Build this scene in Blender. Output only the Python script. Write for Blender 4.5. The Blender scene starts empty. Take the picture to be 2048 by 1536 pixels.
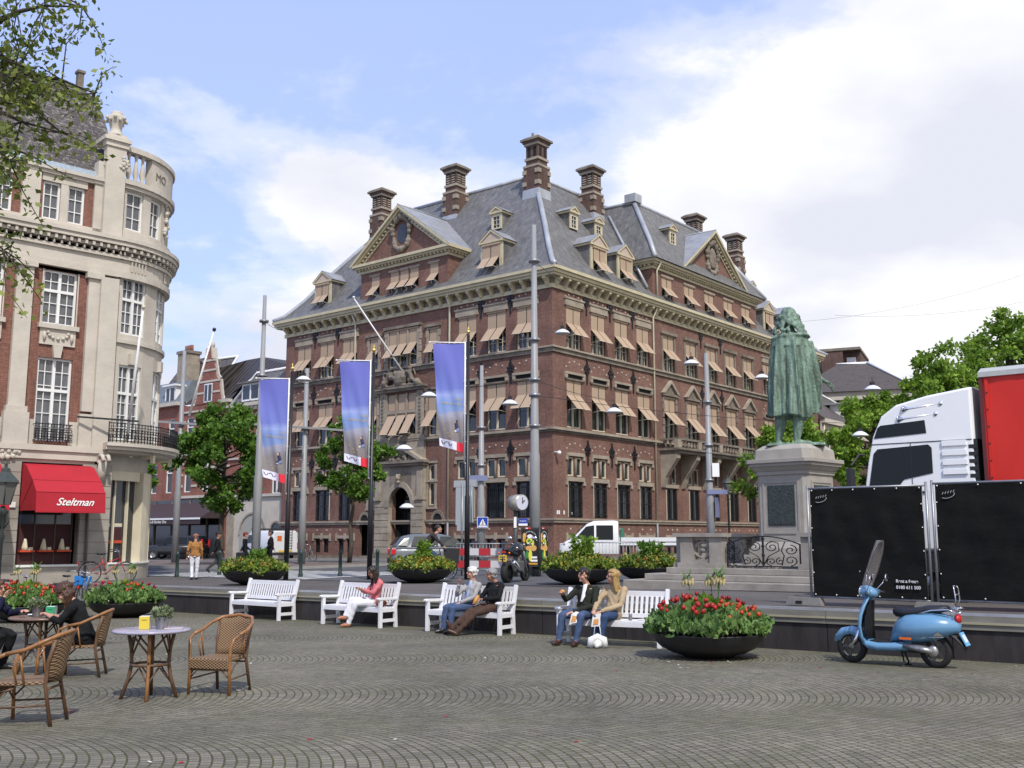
import bpy, bmesh, math, random
import numpy as np
from mathutils import Vector, Matrix, noise
R = math.radians
PI = math.pi
SC = bpy.context.scene
COL = SC.collection
random.seed(7)
# ---------------------------------------------------------------- camera
cam_d = bpy.data.cameras.new("camera")
cam_d.lens = 36.0 * 2047 / 2048
cam_d.sensor_width = 36.0
cam_d.clip_start = 0.1
cam_d.clip_end = 3000
cam = bpy.data.objects.new("camera", cam_d)
COL.objects.link(cam)
cam.location = (0, 0, 0)
cam.rotation_euler = (R(90 + 8.529), 0, 0)
SC.camera = cam
SC.render.resolution_x = 1024
SC.render.resolution_y = 768
# ---------------------------------------------------------------- sky and sun
SUN_EL, SUN_AZ = 50.0, 163.0      # azimuth clockwise from +Y (view direction)
world = bpy.data.worlds.new("World")
SC.world = world
world.use_nodes = True
wt = world.node_tree
wt.nodes.clear()
def wn(t, **k):
 n = wt.nodes.new(t)
 for a, b in k.items(): setattr(n, a, b)
 return n
def wl(a, b): wt.links.new(a, b)
w_out = wn('ShaderNodeOutputWorld')
sky = wn('ShaderNodeTexSky', sky_type='NISHITA', sun_disc=False)
sky.sun_elevation = R(SUN_EL); sky.sun_rotation = R(SUN_AZ)
sky.air_density = 1.0; sky.dust_density = 0.6; sky.ozone_density = 1.2; sky.altitude = 0
bg1 = wn('ShaderNodeBackground'); bg1.inputs[1].default_value = 0.118
hs = wn('ShaderNodeMix', data_type='RGBA', blend_type='MIX'); hs.inputs[0].default_value = 0.6
hs.inputs[7].default_value = (3.6, 4.6, 8.6, 1)
wl(sky.outputs[0], hs.inputs[6]); wl(hs.outputs[2], bg1.inputs[0])
tc = wn('ShaderNodeTexCoord')
sep = wn('ShaderNodeSeparateXYZ'); wl(tc.outputs['Generated'], sep.inputs[0])
def wm(op, a, b=None, c=None):
 n = wn('ShaderNodeMath', operation=op)
 for i, q in enumerate((a, b, c)):
  if q is None: continue
  if isinstance(q, (int, float)): n.inputs[i].default_value = q
  else: wl(q, n.inputs[i])
 return n.outputs[0]
zz = wm('ADD', wm('MAXIMUM', sep.outputs[2], 0.0), 0.22)
cx = wm('DIVIDE', sep.outputs[0], zz); cy = wm('DIVIDE', sep.outputs[1], zz)
cmb = wn('ShaderNodeCombineXYZ'); wl(cx, cmb.inputs[0]); wl(cy, cmb.inputs[1])
mp = wn('ShaderNodeMapping'); mp.inputs['Location'].default_value = (3.35, 1.3, 0.2); wl(cmb.outputs[0], mp.inputs[0])
n1 = wn('ShaderNodeTexNoise'); n1.inputs['Scale'].default_value = 1.15; n1.inputs['Detail'].default_value = 9
n1.inputs['Roughness'].default_value = 0.52; n1.inputs['Distortion'].default_value = 0.25; wl(mp.outputs[0], n1.inputs[0])
n2 = wn('ShaderNodeTexNoise'); n2.inputs['Scale'].default_value = 3.4; n2.inputs['Detail'].default_value = 8
n2.inputs['Roughness'].default_value = 0.6; wl(mp.outputs[0], n2.inputs[0])
# more cloud to the right and towards the horizon, clearer high on the left
cover = wm('ADD', wm('MULTIPLY', sep.outputs[0], 0.72), wm('MULTIPLY', sep.outputs[2], -0.90))
cover = wm('ADD', cover, 0.275)
fl = wm('ADD', wm('ADD', wm('MULTIPLY', n1.outputs[0], 1.45), wm('MULTIPLY', n2.outputs[0], 0.50)), cover)
rmp = wn('ShaderNodeValToRGB'); wl(fl, rmp.inputs[0])
rmp.color_ramp.interpolation = 'EASE'
rmp.color_ramp.elements[0].position = 0.73; rmp.color_ramp.elements[0].color = (0.06, 0.06, 0.06, 1)
rmp.color_ramp.elements[1].position = 0.93; rmp.color_ramp.elements[1].color = (1, 1, 1, 1)
el = rmp.color_ramp.elements.new(0.83); el.color = (0.45, 0.45, 0.45, 1)
# cloud brightness with soft grey undersides
n3 = wn('ShaderNodeTexNoise'); n3.inputs['Scale'].default_value = 1.5; n3.inputs['Detail'].default_value = 6
mp3 = wn('ShaderNodeMapping'); mp3.inputs['Location'].default_value = (7.7, 4.1, 0); wl(cmb.outputs[0], mp3.inputs[0]); wl(mp3.outputs[0], n3.inputs[0])
r3 = wn('ShaderNodeValToRGB'); wl(n3.outputs[0], r3.inputs[0])
r3.color_ramp.elements[0].position = 0.38; r3.color_ramp.elements[0].color = (0.74, 0.76, 0.86, 1)
r3.color_ramp.elements[1].position = 0.56; r3.color_ramp.elements[1].color = (0.98, 0.98, 1.0, 1)
bg2 = wn('ShaderNodeBackground'); wl(r3.outputs[0], bg2.inputs[0]); bg2.inputs[1].default_value = 0.77
mxs = wn('ShaderNodeMixShader'); wl(rmp.outputs[0], mxs.inputs[0]); wl(bg1.outputs[0], mxs.inputs[1]); wl(bg2.outputs[0], mxs.inputs[2])
wl(mxs.outputs[0], w_out.inputs[0])
sun_d = bpy.data.lights.new("sun", 'SUN'); sun_d.energy = 2.9; sun_d.angle = R(1.5); sun_d.color = (1.0, 0.95, 0.87)
sun = bpy.data.objects.new("sun", sun_d); COL.objects.link(sun)
_sd = Vector((math.sin(R(SUN_AZ)) * math.cos(R(SUN_EL)), math.cos(R(SUN_AZ)) * math.cos(R(SUN_EL)), math.sin(R(SUN_EL))))
sun.rotation_euler = _sd.to_track_quat('Z', 'Y').to_euler()
sun.location = _sd * 60
SC.view_settings.view_transform = 'Standard'; SC.view_settings.look = 'None'
SC.view_settings.gamma = 1; SC.view_settings.use_curve_mapping = False
SC.view_settings.exposure = 0.5
# ---------------------------------------------------------------- helpers
def gz(x, y):            # sunken plaza
 return -(1.6 + 0.017 * max(0.0, min(y, 32.0)))
def uz(x, y=0):          # street level
 return -1.30 + 0.013 * max(-42.0, min(x, 12.0))
FL = Vector((-.7727, .6348)); FR = Vector((.6348, .7727))   # along the two fronts of the brick building
def wall_y(x): return 21.0 - .8215 * (x - 1.2)
def tag(o, label=None, cat=None, group=None, kind=None):
 if label: o['label'] = label
 if cat: o['category'] = cat
 if group: o['group'] = group
 if kind: o['kind'] = kind
 return o
def thing(name, label, cat, loc=(0, 0, 0), rz=0, group=None, M=None):
 o = bpy.data.objects.new(name, None); COL.objects.link(o)
 o.empty_display_size = 0.2
 if M is not None: o.matrix_world = M
 else: o.location = loc; o.rotation_euler = (0, 0, rz)
 return tag(o, label, cat, group)
def copy_tree(o, parent=None):
 c = o.copy(); COL.objects.link(c)
 c.parent = parent
 for ch in list(o.children): copy_tree(ch, c)
 return c
class MB:
 """collects faces with material slots; build() links them as one mesh object"""
 def __init__(s, T=None):
  s.v = []; s.f = []; s.mi = []; s.mats = []; s.T = T if T is not None else Matrix(); s.flip = s.T.determinant() < 0
  s.sm = []
 def setT(s, T): s.T = T; s.flip = T.determinant() < 0; return s
 def m(s, mat):
  if mat not in s.mats: s.mats.append(mat)
  return s.mats.index(mat)
 def add(s, vs, fs, mat, smooth=False):
  b = len(s.v); T = s.T
  s.v.extend([tuple(T @ Vector(p)) for p in vs]); k = s.m(mat)
  for f in fs:
   g = [b + i for i in f]
   if s.flip: g.reverse()
   s.f.append(g); s.mi.append(k); s.sm.append(smooth)
  return s
 def box(s, x0, x1, y0, y1, z0, z1, mat, tx=0, ty=0, off=(0, 0)):
  # tx, ty: shrink of the top on x and y
  ox, oy = off
  vs = [(x0, y0, z0), (x1, y0, z0), (x1, y1, z0), (x0, y1, z0), (x0 + tx + ox, y0 + ty + oy, z1), (x1 - tx + ox, y0 + ty + oy, z1), (x1 - tx + ox, y1 - ty + oy, z1), (x0 + tx + ox, y1 - ty + oy, z1)]
  return s.add(vs, [(3, 2, 1, 0), (4, 5, 6, 7), (0, 1, 5, 4), (1, 2, 6, 5), (2, 3, 7, 6), (3, 0, 4, 7)], mat)
 def quad(s, a, b, c, d, mat): return s.add([a, b, c, d], [(0, 1, 2, 3)], mat)
 def poly(s, pts, mat): return s.add(pts, [tuple(range(len(pts)))], mat)
 def prism(s, pts, h, mat, smooth=False):
  """pts: list of 3D points (a planar loop), h: extrusion vector"""
  n = len(pts); h = Vector(h)
  vs = [Vector(p) for p in pts] + [Vector(p) + h for p in pts]
  fs = [tuple(reversed(range(n))), tuple(range(n, 2 * n))] + [(i, (i + 1) % n, n + (i + 1) % n, n + i) for i in range(n)]
  return s.add(vs, fs, mat, smooth)
 def beam(s, a, b, w, d, mat, up=(0, 0, 1)):
  a = Vector(a); b = Vector(b); t = (b - a).normalized(); u = Vector(up)
  if abs(t.dot(u)) > .98: u = Vector((0, 1, 0))
  x = t.cross(u).normalized(); y = x.cross(t).normalized()
  q = [x * w / 2 + y * d / 2, -x * w / 2 + y * d / 2, -x * w / 2 - y * d / 2, x * w / 2 - y * d / 2]
  vs = [a + k for k in q] + [b + k for k in q]
  return s.add(vs, [(0, 1, 2, 3), (7, 6, 5, 4)] + [(i, i + 4, (i + 1) % 4 + 4, (i + 1) % 4) for i in range(4)], mat)
 def tube(s, pts, r, mat, n=8, caps=True, closed=False, smooth=True, lat=None, ry=None):
  pts = [Vector(p) for p in pts]; m = len(pts)
  rs = r if isinstance(r, (list, tuple)) else [r] * m
  rys = rs if ry is None else (ry if isinstance(ry, (list, tuple)) else [ry] * m)
  tans = []
  for i in range(m):
   if closed: t = pts[(i + 1) % m] - pts[i - 1]
   elif i == 0: t = pts[1] - pts[0]
   elif i == m - 1: t = pts[-1] - pts[-2]
   else: t = pts[i + 1] - pts[i - 1]
   tans.append(t.normalized() if t.length > 1e-9 else Vector((0, 0, 1)))
  if lat is not None: nrm = Vector(lat)
  else:
   nrm = tans[0].orthogonal()
  vs = []
  for i in range(m):
   t = tans[i]; nrm = (nrm - t * nrm.dot(t))
   if nrm.length < 1e-6: nrm = t.orthogonal()
   nrm.normalize(); bn = t.cross(nrm)
   for k in range(n):
    a = 2 * PI * k / n
    vs.append(pts[i] + nrm * (rs[i] * math.cos(a)) + bn * (rys[i] * math.sin(a)))
  fs = []
  mm = m if closed else m - 1
  for i in range(mm):
   j = (i + 1) % m
   for k in range(n):
    l = (k + 1) % n
    fs.append((i * n + k, i * n + l, j * n + l, j * n + k))
  if caps and not closed:
   fs.append(tuple(reversed(range(n)))); fs.append(tuple(range((m - 1) * n, m * n)))
  return s.add(vs, fs, mat, smooth)
 def lathe(s, prof, mat, c=(0, 0, 0), n=24, smooth=True, a0=0, a1=2 * PI, sx=1, sy=1):
  full = abs(a1 - a0 - 2 * PI) < 1e-6; m = n if full else n + 1
  vs = []
  for (r, z) in prof:
   for k in range(m):
    a = a0 + (a1 - a0) * k / n
    vs.append((c[0] + r * math.cos(a) * sx, c[1] + r * math.sin(a) * sy, c[2] + z))
  fs = []
  for i in range(len(prof) - 1):
   for k in range(n):
    l = (k + 1) % m if full else k + 1
    fs.append((i * m + k, i * m + l, (i + 1) * m + l, (i + 1) * m + k))
  return s.add(vs, fs, mat, smooth)
 def ball(s, c, r, mat, n=12, sx=1, sy=1, sz=1, M=None):
  vs = []; fs = []; h = n // 2
  for i in range(h + 1):
   p = PI * i / h
   for k in range(n):
    a = 2 * PI * k / n
    q = Vector((r * sx * math.sin(p) * math.cos(a), r * sy * math.sin(p) * math.sin(a), -r * sz * math.cos(p)))
    if M is not None: q = M @ q
    vs.append(q + Vector(c))
  for i in range(h):
   for k in range(n): fs.append((i * n + k, i * n + (k + 1) % n, (i + 1) * n + (k + 1) % n, (i + 1) * n + k))
  return s.add(vs, fs, mat, True)
 def mesh(s, name='mesh'):
  me = bpy.data.meshes.new(name)
  me.from_pydata(s.v, [], s.f)
  for q in s.mats: me.materials.append(q)
  me.polygons.foreach_set('material_index', s.mi)
  me.polygons.foreach_set('use_smooth', s.sm)
  me.validate(); me.update()
  return me
 def build(s, name, parent=None, M=None, bevel=0):
  o = bpy.data.objects.new(name, s.mesh(name)); COL.objects.link(o)
  if parent: o.parent = parent
  if M is not None: o.matrix_basis = M
  if bevel:
   b = o.modifiers.new('bevel', 'BEVEL'); b.width = bevel; b.segments = 2; b.limit_method = 'ANGLE'; b.angle_limit = R(40)
  return o
def link(name, me, parent=None, M=None):
 o = bpy.data.objects.new(name, me); COL.objects.link(o)
 if parent: o.parent = parent
 if M is not None: o.matrix_basis = M
 return o
def struct(o, label=None): o['kind'] = 'structure'; return o
def stuff(o): o['kind'] = 'stuff'; return o
def solidify(mb, voxel, name='mesh', smooth=4, factor=0.5, sub=0, disp=None):
 """fuse overlapping closed shapes into one continuous skin"""
 me = mb.mesh('tmp'); o = bpy.data.objects.new('tmp', me); COL.objects.link(o)
 r = o.modifiers.new('r', 'REMESH'); r.mode = 'VOXEL'; r.voxel_size = voxel; r.use_smooth_shade = True
 if smooth:
  q = o.modifiers.new('s', 'SMOOTH'); q.iterations = smooth; q.factor = factor
 dg = bpy.context.evaluated_depsgraph_get(); dg.update()
 ev = o.evaluated_get(dg)
 out = bpy.data.meshes.new_from_object(ev, preserve_all_data_layers=False, depsgraph=dg); out.name = name
 bpy.data.objects.remove(o); bpy.data.meshes.remove(me)
 out.materials.clear()
 for q in mb.mats: out.materials.append(q)
 if disp:
  n = len(out.vertices); co = np.empty(n * 3); out.vertices.foreach_get('co', co); co = co.reshape(-1, 3)
  no = np.empty(n * 3); out.vertices.foreach_get('normal', no); no = no.reshape(-1, 3)
  co += no * disp(co)[:, None]; out.vertices.foreach_set('co', co.ravel()); out.update()
 out.polygons.foreach_set('use_smooth', [True] * len(out.polygons))
 out.polygons.foreach_set('material_index', [0] * len(out.polygons))
 return out
# ---------------------------------------------------------------- materials
MATS = {}
def mat(name, col=(.5, .5, .5), rough=.6, metal=0, spec=.5, noise_s=0, noise_a=0, bump=0, bump_s=30, col2=None, trans=0, ior=1.45, alpha=1, emis=None, es=1, coat=0, stretch=None, detail=5, coord='Object', fn=None):
 if name in MATS: return MATS[name]
 m = bpy.data.materials.new(name); m.use_nodes = True; t = m.node_tree; b = t.nodes['Principled BSDF']
 b.inputs['Base Color'].default_value = (*col, 1); b.inputs['Roughness'].default_value = rough; b.inputs['Metallic'].default_value = metal
 b.inputs['Specular IOR Level'].default_value = spec; b.inputs['IOR'].default_value = ior; b.inputs['Transmission Weight'].default_value = trans
 b.inputs['Alpha'].default_value = alpha; b.inputs['Coat Weight'].default_value = coat
 if emis: b.inputs['Emission Color'].default_value = (*emis, 1); b.inputs['Emission Strength'].default_value = es
 N = t.nodes; Lk = t.links.new
 tcn = N.new('ShaderNodeTexCoord'); src = tcn.outputs[coord]
 if stretch:
  mpn = N.new('ShaderNodeMapping'); mpn.inputs['Scale'].default_value = stretch; Lk(src, mpn.inputs[0]); src = mpn.outputs[0]
 if noise_s:
  nz = N.new('ShaderNodeTexNoise'); nz.inputs['Scale'].default_value = noise_s; nz.inputs['Detail'].default_value = detail; nz.inputs['Roughness'].default_value = .62; Lk(src, nz.inputs[0])
  rp = N.new('ShaderNodeValToRGB'); Lk(nz.outputs[0], rp.inputs[0])
  c2 = col2 or tuple(c * (1 - noise_a) for c in col)
  rp.color_ramp.elements[0].position = .32; rp.color_ramp.elements[0].color = (*c2, 1)
  rp.color_ramp.elements[1].position = .68; rp.color_ramp.elements[1].color = (*col, 1)
  Lk(rp.outputs[0], b.inputs['Base Color'])
 if bump:
  nb = N.new('ShaderNodeTexNoise'); nb.inputs['Scale'].default_value = bump_s; nb.inputs['Detail'].default_value = 4; Lk(src, nb.inputs[0])
  bn = N.new('ShaderNodeBump'); bn.inputs['Strength'].default_value = 1; bn.inputs['Distance'].default_value = bump; Lk(nb.outputs[0], bn.inputs['Height']); Lk(bn.outputs[0], b.inputs['Normal'])
 if fn: fn(m, t, b, src)
 MATS[name] = m; return m
def nd(t, ty, ins=None, **k):
 n = t.nodes.new(ty)
 for a, b in k.items(): setattr(n, a, b)
 for i, q in (ins or {}).items():
  if hasattr(q, 'is_output'): t.links.new(q, n.inputs[i])
  else: n.inputs[i].default_value = q
 return n
def mth(t, op, a, b=0.0, c=0.0):
 return nd(t, 'ShaderNodeMath', {0: a, 1: b, 2: c}, operation=op).outputs[0]
def ramp(t, src, stops):
 n = nd(t, 'ShaderNodeValToRGB', {0: src}); e = n.color_ramp.elements
 while len(e) < len(stops): e.new(.5)
 for q, (p, c) in zip(e, stops): q.position = p; q.color = (*c, 1) if len(c) == 3 else c
 return n.outputs[0]
def mixc(t, f, a, b, bt='MIX'):
 return nd(t, 'ShaderNodeMix', {0: f, 6: a, 7: b}, data_type='RGBA', blend_type=bt).outputs[2]
def brick_mat(name, c1, c2, mortar, scale_u=1.0, dirt=.35, bw=.22, bh=.062, stain=(.5, .45, .42)):
 # works on object-space walls: u = x + y (walls run along one axis), v = z
 def fn(m, t, b, src):
  s = nd(t, 'ShaderNodeSeparateXYZ', {0: src})
  cb = nd(t, 'ShaderNodeCombineXYZ', {0: mth(t, 'ADD', s.outputs[0], s.outputs[1]), 1: s.outputs[2]})
  br = nd(t, 'ShaderNodeTexBrick', {0: cb.outputs[0], 'Color1': (*c1, 1), 'Color2': (*c2, 1), 'Mortar': (*mortar, 1), 'Scale': 1.0, 'Mortar Size': .006, 'Mortar Smooth': .3, 'Bias': 0.0, 'Brick Width': bw, 'Row Height': bh})
  nz = nd(t, 'ShaderNodeTexNoise', {0: src, 'Scale': .55, 'Detail': 6, 'Roughness': .65})
  f = ramp(t, nz.outputs[0], [(.3, (1 - dirt,) * 3), (.7, (1.12,) * 3)])
  c = mixc(t, 1.0, br.outputs[0], f, 'MULTIPLY')
  n2 = nd(t, 'ShaderNodeTexNoise', {0: nd(t, 'ShaderNodeMapping', {0: src, 'Scale': (3, 3, .35)}).outputs[0], 'Scale': 1.2, 'Detail': 5})
  c = mixc(t, mth(t, 'MULTIPLY', ramp(t, n2.outputs[0], [(.5, (0, 0, 0)), (.75, (1, 1, 1))]), .35), c, (*stain, 1), 'MULTIPLY')
  n4 = nd(t, 'ShaderNodeTexNoise', {0: src, 'Scale': 9, 'Detail': 3})
  c = mixc(t, 1.0, c, ramp(t, n4.outputs[0], [(.35, (.82,) * 3), (.65, (1.15,) * 3)]), 'MULTIPLY')
  t.links.new(c, b.inputs['Base Color'])
  bn = nd(t, 'ShaderNodeBump', {'Height': br.outputs[1], 'Distance': .004, 'Strength': .6}); bn.invert = True
  t.links.new(bn.outputs[0], b.inputs['Normal'])
 return mat(name, c1, .85, fn=fn, spec=.25)
M_brick = brick_mat('main_brick', (.24, .128, .098), (.184, .097, .075), (.15, .115, .10))
M_brickR = brick_mat('red_brick', (.22, .092, .066), (.175, .072, .052), (.25, .17, .14), dirt=.2)
M_brickB = brick_mat('row_brick', (.30, .115, .08), (.25, .09, .065), (.26, .2, .17), dirt=.3)
M_brickD = brick_mat('dark_brick', (.125, .075, .062), (.10, .058, .048), (.15, .12, .1), dirt=.3)
M_stone = mat('sandstone', (.36, .31, .245), .85, noise_s=1.5, noise_a=.35, bump=.01, bump_s=12, spec=.2)
M_stoneD = mat('weathered_stone', (.25, .215, .175), .9, noise_s=1.2, noise_a=.5, bump=.02, bump_s=9, spec=.2)
M_lime = mat('limestone', (.53, .485, .415), .85, noise_s=1.1, noise_a=.20, bump=.008, bump_s=10, spec=.2, detail=8)
M_cream = mat('cream_paint', (.52, .46, .30), .5, noise_s=2.0, noise_a=.2)
M_creamL = mat('light_cream_paint', (.62, .56, .42), .5, noise_s=2.5, noise_a=.15)
M_white = mat('white_paint', (.74, .74, .73), .4, noise_s=6, noise_a=.07)
M_glass = mat('window_glass', (.012, .014, .017), .06, spec=.8, noise_s=.7, noise_a=0, col2=(.03, .035, .04))
M_glassC = mat('curtained_glass', (.05, .055, .065), .12, spec=.9, noise_s=1.6, col2=(.13, .13, .135), stretch=(2, 2, .4))
def _slate(m, t, b, src):
 a = nd(t, 'ShaderNodeTexNoise', {0: nd(t, 'ShaderNodeMapping', {0: src, 'Scale': (2.2, 2.2, .28)}).outputs[0], 'Scale': 1.5, 'Detail': 8, 'Roughness': .7})
 c = ramp(t, a.outputs[0], [(.3, (.085, .083, .080)), (.52, (.145, .142, .138)), (.72, (.225, .218, .205))])
 s = nd(t, 'ShaderNodeSeparateXYZ', {0: src})
 w = nd(t, 'ShaderNodeTexBrick', {0: nd(t, 'ShaderNodeCombineXYZ', {0: mth(t, 'ADD', s.outputs[0], s.outputs[1]), 1: s.outputs[2]}).outputs[0], 'Color1': (1, 1, 1, 1), 'Color2': (.82, .82, .84, 1), 'Mortar': (.55, .55, .55, 1), 'Scale': 1.0, 'Mortar Size': .008, 'Brick Width': .3, 'Row Height': .16})
 c = mixc(t, 1.0, c, w.outputs[0], 'MULTIPLY'); t.links.new(c, b.inputs['Base Color'])
M_slate = mat('slate_roof', (.12, .13, .14), .55, fn=_slate, spec=.4)
M_zinc = mat('zinc', (.40, .42, .45), .45, metal=.2, noise_s=1.3, noise_a=.3, stretch=(1, 1, .3))
M_zincD = mat('zinc_roof', (.30, .31, .33), .5, metal=.1, noise_s=1.6, noise_a=.3)
M_tan = mat('awning_cloth', (.40, .30, .215), .8, noise_s=.9, noise_a=.10, spec=.2)
M_black = mat('black_iron', (.012, .012, .014), .45, noise_s=8, noise_a=.3)
M_steel = mat('galvanised_steel', (.30, .31, .32), .42, metal=.55, noise_s=5, noise_a=.25)
M_polegray = mat('pole_paint', (.27, .275, .28), .45, noise_s=2, noise_a=.2, stretch=(3, 3, .6))
M_chrome = mat('chrome', (.75, .75, .77), .12, metal=1)
M_rubber = mat('rubber', (.016, .016, .017), .75, noise_s=20, noise_a=.3)
# ================================================================ ground
def _setts(m, t, b, src):
 s = nd(t, 'ShaderNodeSeparateXYZ', {0: src}); X, Y = s.outputs[0], s.outputs[1]
 W, Rr = 4.2, 2.55
 wob = nd(t, 'ShaderNodeTexNoise', {0: src, 'Scale': .5, 'Detail': 1})
 wx = mth(t, 'MULTIPLY', mth(t, 'SUBTRACT', wob.outputs[0], .5), .10)
 xr = mth(t, 'ADD', mth(t, 'ADD', mth(t, 'MULTIPLY', X, .99), mth(t, 'MULTIPLY', Y, .14)), wx)
 yr = mth(t, 'ADD', mth(t, 'SUBTRACT', mth(t, 'MULTIPLY', Y, .99), mth(t, 'MULTIPLY', X, .14)), wx)
 k = mth(t, 'SUBTRACT', nd(t, 'ShaderNodeMath', {0: mth(t, 'ADD', yr, 42.0 + 6.5 - .06), 1: W}, operation='MODULO').outputs[0], W / 2)
 arc = mth(t, 'SQRT', mth(t, 'SUBTRACT', Rr * Rr, mth(t, 'MULTIPLY', k, k)))
 u = mth(t, 'ADD', mth(t, 'SUBTRACT', xr, arc), 60.0)
 th = mth(t, 'MULTIPLY', nd(t, 'ShaderNodeMath', {0: k, 1: arc}, operation='ARCTAN2').outputs[0], Rr)
 n_ = nd(t, 'ShaderNodeTexNoise', {0: src, 'Scale': 7.0, 'Detail': 2})
 u = mth(t, 'ADD', u, mth(t, 'MULTIPLY', mth(t, 'SUBTRACT', n_.outputs[0], .5), .009))
 br = nd(t, 'ShaderNodeTexBrick', {0: nd(t, 'ShaderNodeCombineXYZ', {0: th, 1: u}).outputs[0], 'Color1': (.130, .122, .100, 1), 'Color2': (.200, .186, .154, 1), 'Mortar': (.046, .045, .028, 1), 'Scale': 1.0, 'Mortar Size': .008, 'Mortar Smooth': .3, 'Bias': 0.0, 'Brick Width': .098, 'Row Height': .094})
 g1 = nd(t, 'ShaderNodeTexNoise', {0: src, 'Scale': 55, 'Detail': 4, 'Roughness': .7})
 c = mixc(t, 1.0, br.outputs[0], ramp(t, g1.outputs[0], [(.3, (.72,) * 3), (.7, (1.3,) * 3)]), 'MULTIPLY')
 g2 = nd(t, 'ShaderNodeTexNoise', {0: src, 'Scale': .45, 'Detail': 8, 'Roughness': .68})
 c = mixc(t, 1.0, c, ramp(t, g2.outputs[0], [(.32, (.72, .71, .68)), (.68, (1.25, 1.23, 1.20))]), 'MULTIPLY')
 g3 = nd(t, 'ShaderNodeTexNoise', {0: src, 'Scale': .8, 'Detail': 6, 'Roughness': .7})
 g4 = nd(t, 'ShaderNodeTexNoise', {0: src, 'Scale': 16, 'Detail': 3})
 mo = mth(t, 'MULTIPLY', ramp(t, g3.outputs[0], [(.34, (.35,) * 3), (.56, (1, 1, 1))]), ramp(t, g4.outputs[0], [(.42, (0, 0, 0)), (.60, (1, 1, 1))]))
 jn = ramp(t, br.outputs[1], [(.05, (0, 0, 0)), (.6, (1, 1, 1))])
 c = mixc(t, mth(t, 'MULTIPLY', ramp(t, g3.outputs[0], [(.45, (0, 0, 0)), (.8, (1, 1, 1))]), .35), c, (.10, .10, .042, 1))
 c = mixc(t, mth(t, 'MULTIPLY', mo, jn), c, (.092, .098, .026, 1))
 dw = mth(t, 'ADD', mth(t, 'MULTIPLY', X, .6348), mth(t, 'MULTIPLY', Y, .7727))      # distance along the wall normal
 nearw = ramp(t, mth(t, 'DIVIDE', mth(t, 'SUBTRACT', dw, 13.2), 4.0), [(.2, (0, 0, 0)), (.95, (1, 1, 1))])
 g5 = nd(t, 'ShaderNodeTexNoise', {0: src, 'Scale': 2.2, 'Detail': 7, 'Roughness': .75})
 c = mixc(t, mth(t, 'MULTIPLY', mth(t, 'MULTIPLY', nearw, ramp(t, g5.outputs[0], [(.38, (0, 0, 0)), (.68, (1, 1, 1))])), .75), c, (.095, .095, .042, 1))
 t.links.new(c, b.inputs['Base Color'])
 h = mth(t, 'ADD', mth(t, 'SUBTRACT', 1.0, br.outputs[1]), mth(t, 'MULTIPLY', g1.outputs[0], .25))
 bn = nd(t, 'ShaderNodeBump', {'Height': h, 'Distance': .016, 'Strength': 1.0}); t.links.new(bn.outputs[0], b.inputs['Normal'])
M_setts = mat('granite_setts', (.13, .12, .11), .82, fn=_setts, spec=.3)
def _pave(c1, c2, bw, bh, ang=.69):
 def fn(m, t, b, src):
  s = nd(t, 'ShaderNodeMapping', {0: src, 'Rotation': (0, 0, ang)})
  br = nd(t, 'ShaderNodeTexBrick', {0: s.outputs[0], 'Color1': (*c1, 1), 'Color2': (*c2, 1), 'Mortar': tuple(q * .5 for q in c1) + (1,), 'Scale': 1.0, 'Mortar Size': .008, 'Brick Width': bw, 'Row Height': bh})
  nz = nd(t, 'ShaderNodeTexNoise', {0: src, 'Scale': .45, 'Detail': 7, 'Roughness': .7})
  c = mixc(t, 1.0, br.outputs[0], ramp(t, nz.outputs[0], [(.3, (.74,) * 3), (.7, (1.2,) * 3)]), 'MULTIPLY')
  n2 = nd(t, 'ShaderNodeTexNoise', {0: src, 'Scale': 22, 'Detail': 3})
  c = mixc(t, 1.0, c, ramp(t, n2.outputs[0], [(.3, (.86,) * 3), (.7, (1.12,) * 3)]), 'MULTIPLY')
  t.links.new(c, b.inputs['Base Color'])
 return fn
M_pave = mat('clinker_paving', (.12, .11, .1), .85, fn=_pave((.130, .116, .108), (.106, .097, .091), .21, .07), spec=.25)
M_side = mat('red_brown_paving', (.16, .12, .1), .85, fn=_pave((.175, .140, .122), (.150, .118, .104), .30, .15), spec=.25)
M_asph = mat('asphalt', (.085, .086, .09), .85, noise_s=.5, noise_a=.25, bump=.004, bump_s=90, detail=8)
M_kerb = mat('kerb_stone', (.30, .29, .27), .8, noise_s=2, noise_a=.25)
M_mark = mat('road_marking', (.62, .62, .60), .7, noise_s=3, noise_a=.25, detail=8)
def _panel(m, t, b, src):
 w = nd(t, 'ShaderNodeTexNoise', {0: nd(t, 'ShaderNodeMapping', {0: src, 'Scale': (2, 2, .5)}).outputs[0], 'Scale': 1.6, 'Detail': 8, 'Roughness': .7})
 t.links.new(ramp(t, w.outputs[0], [(.3, (.020, .018, .018)), (.62, (.045, .040, .040)), (.8, (.075, .068, .062))]), b.inputs['Base Color'])
M_wallp = mat('dark_wall_panel', (.04, .04, .04), .7, fn=_panel, spec=.3)
def line_pt(x, off):      # point on the wall line moved off metres to the street side
 return Vector((x, wall_y(x))) + FR * off
g = MB()
a = line_pt(-60, .2); c_ = line_pt(26, .2)
pts = []
NX = 24
for i in range(NX + 1):
 x = -60 + 86 * i / NX; p = line_pt(x, .2)
 pts.append((p.x, p.y))
rows = []
for (x, y) in pts:
 col = []
 for yy in (-8, 0, 8, 16, 24, 32):
  y1 = min(yy, y); col.append((x, y1, gz(x, y1)))
 col.append((x, y, gz(x, y))) if y > 32 else col.append((x, y, gz(x, y)))
 rows.append(col)
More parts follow.
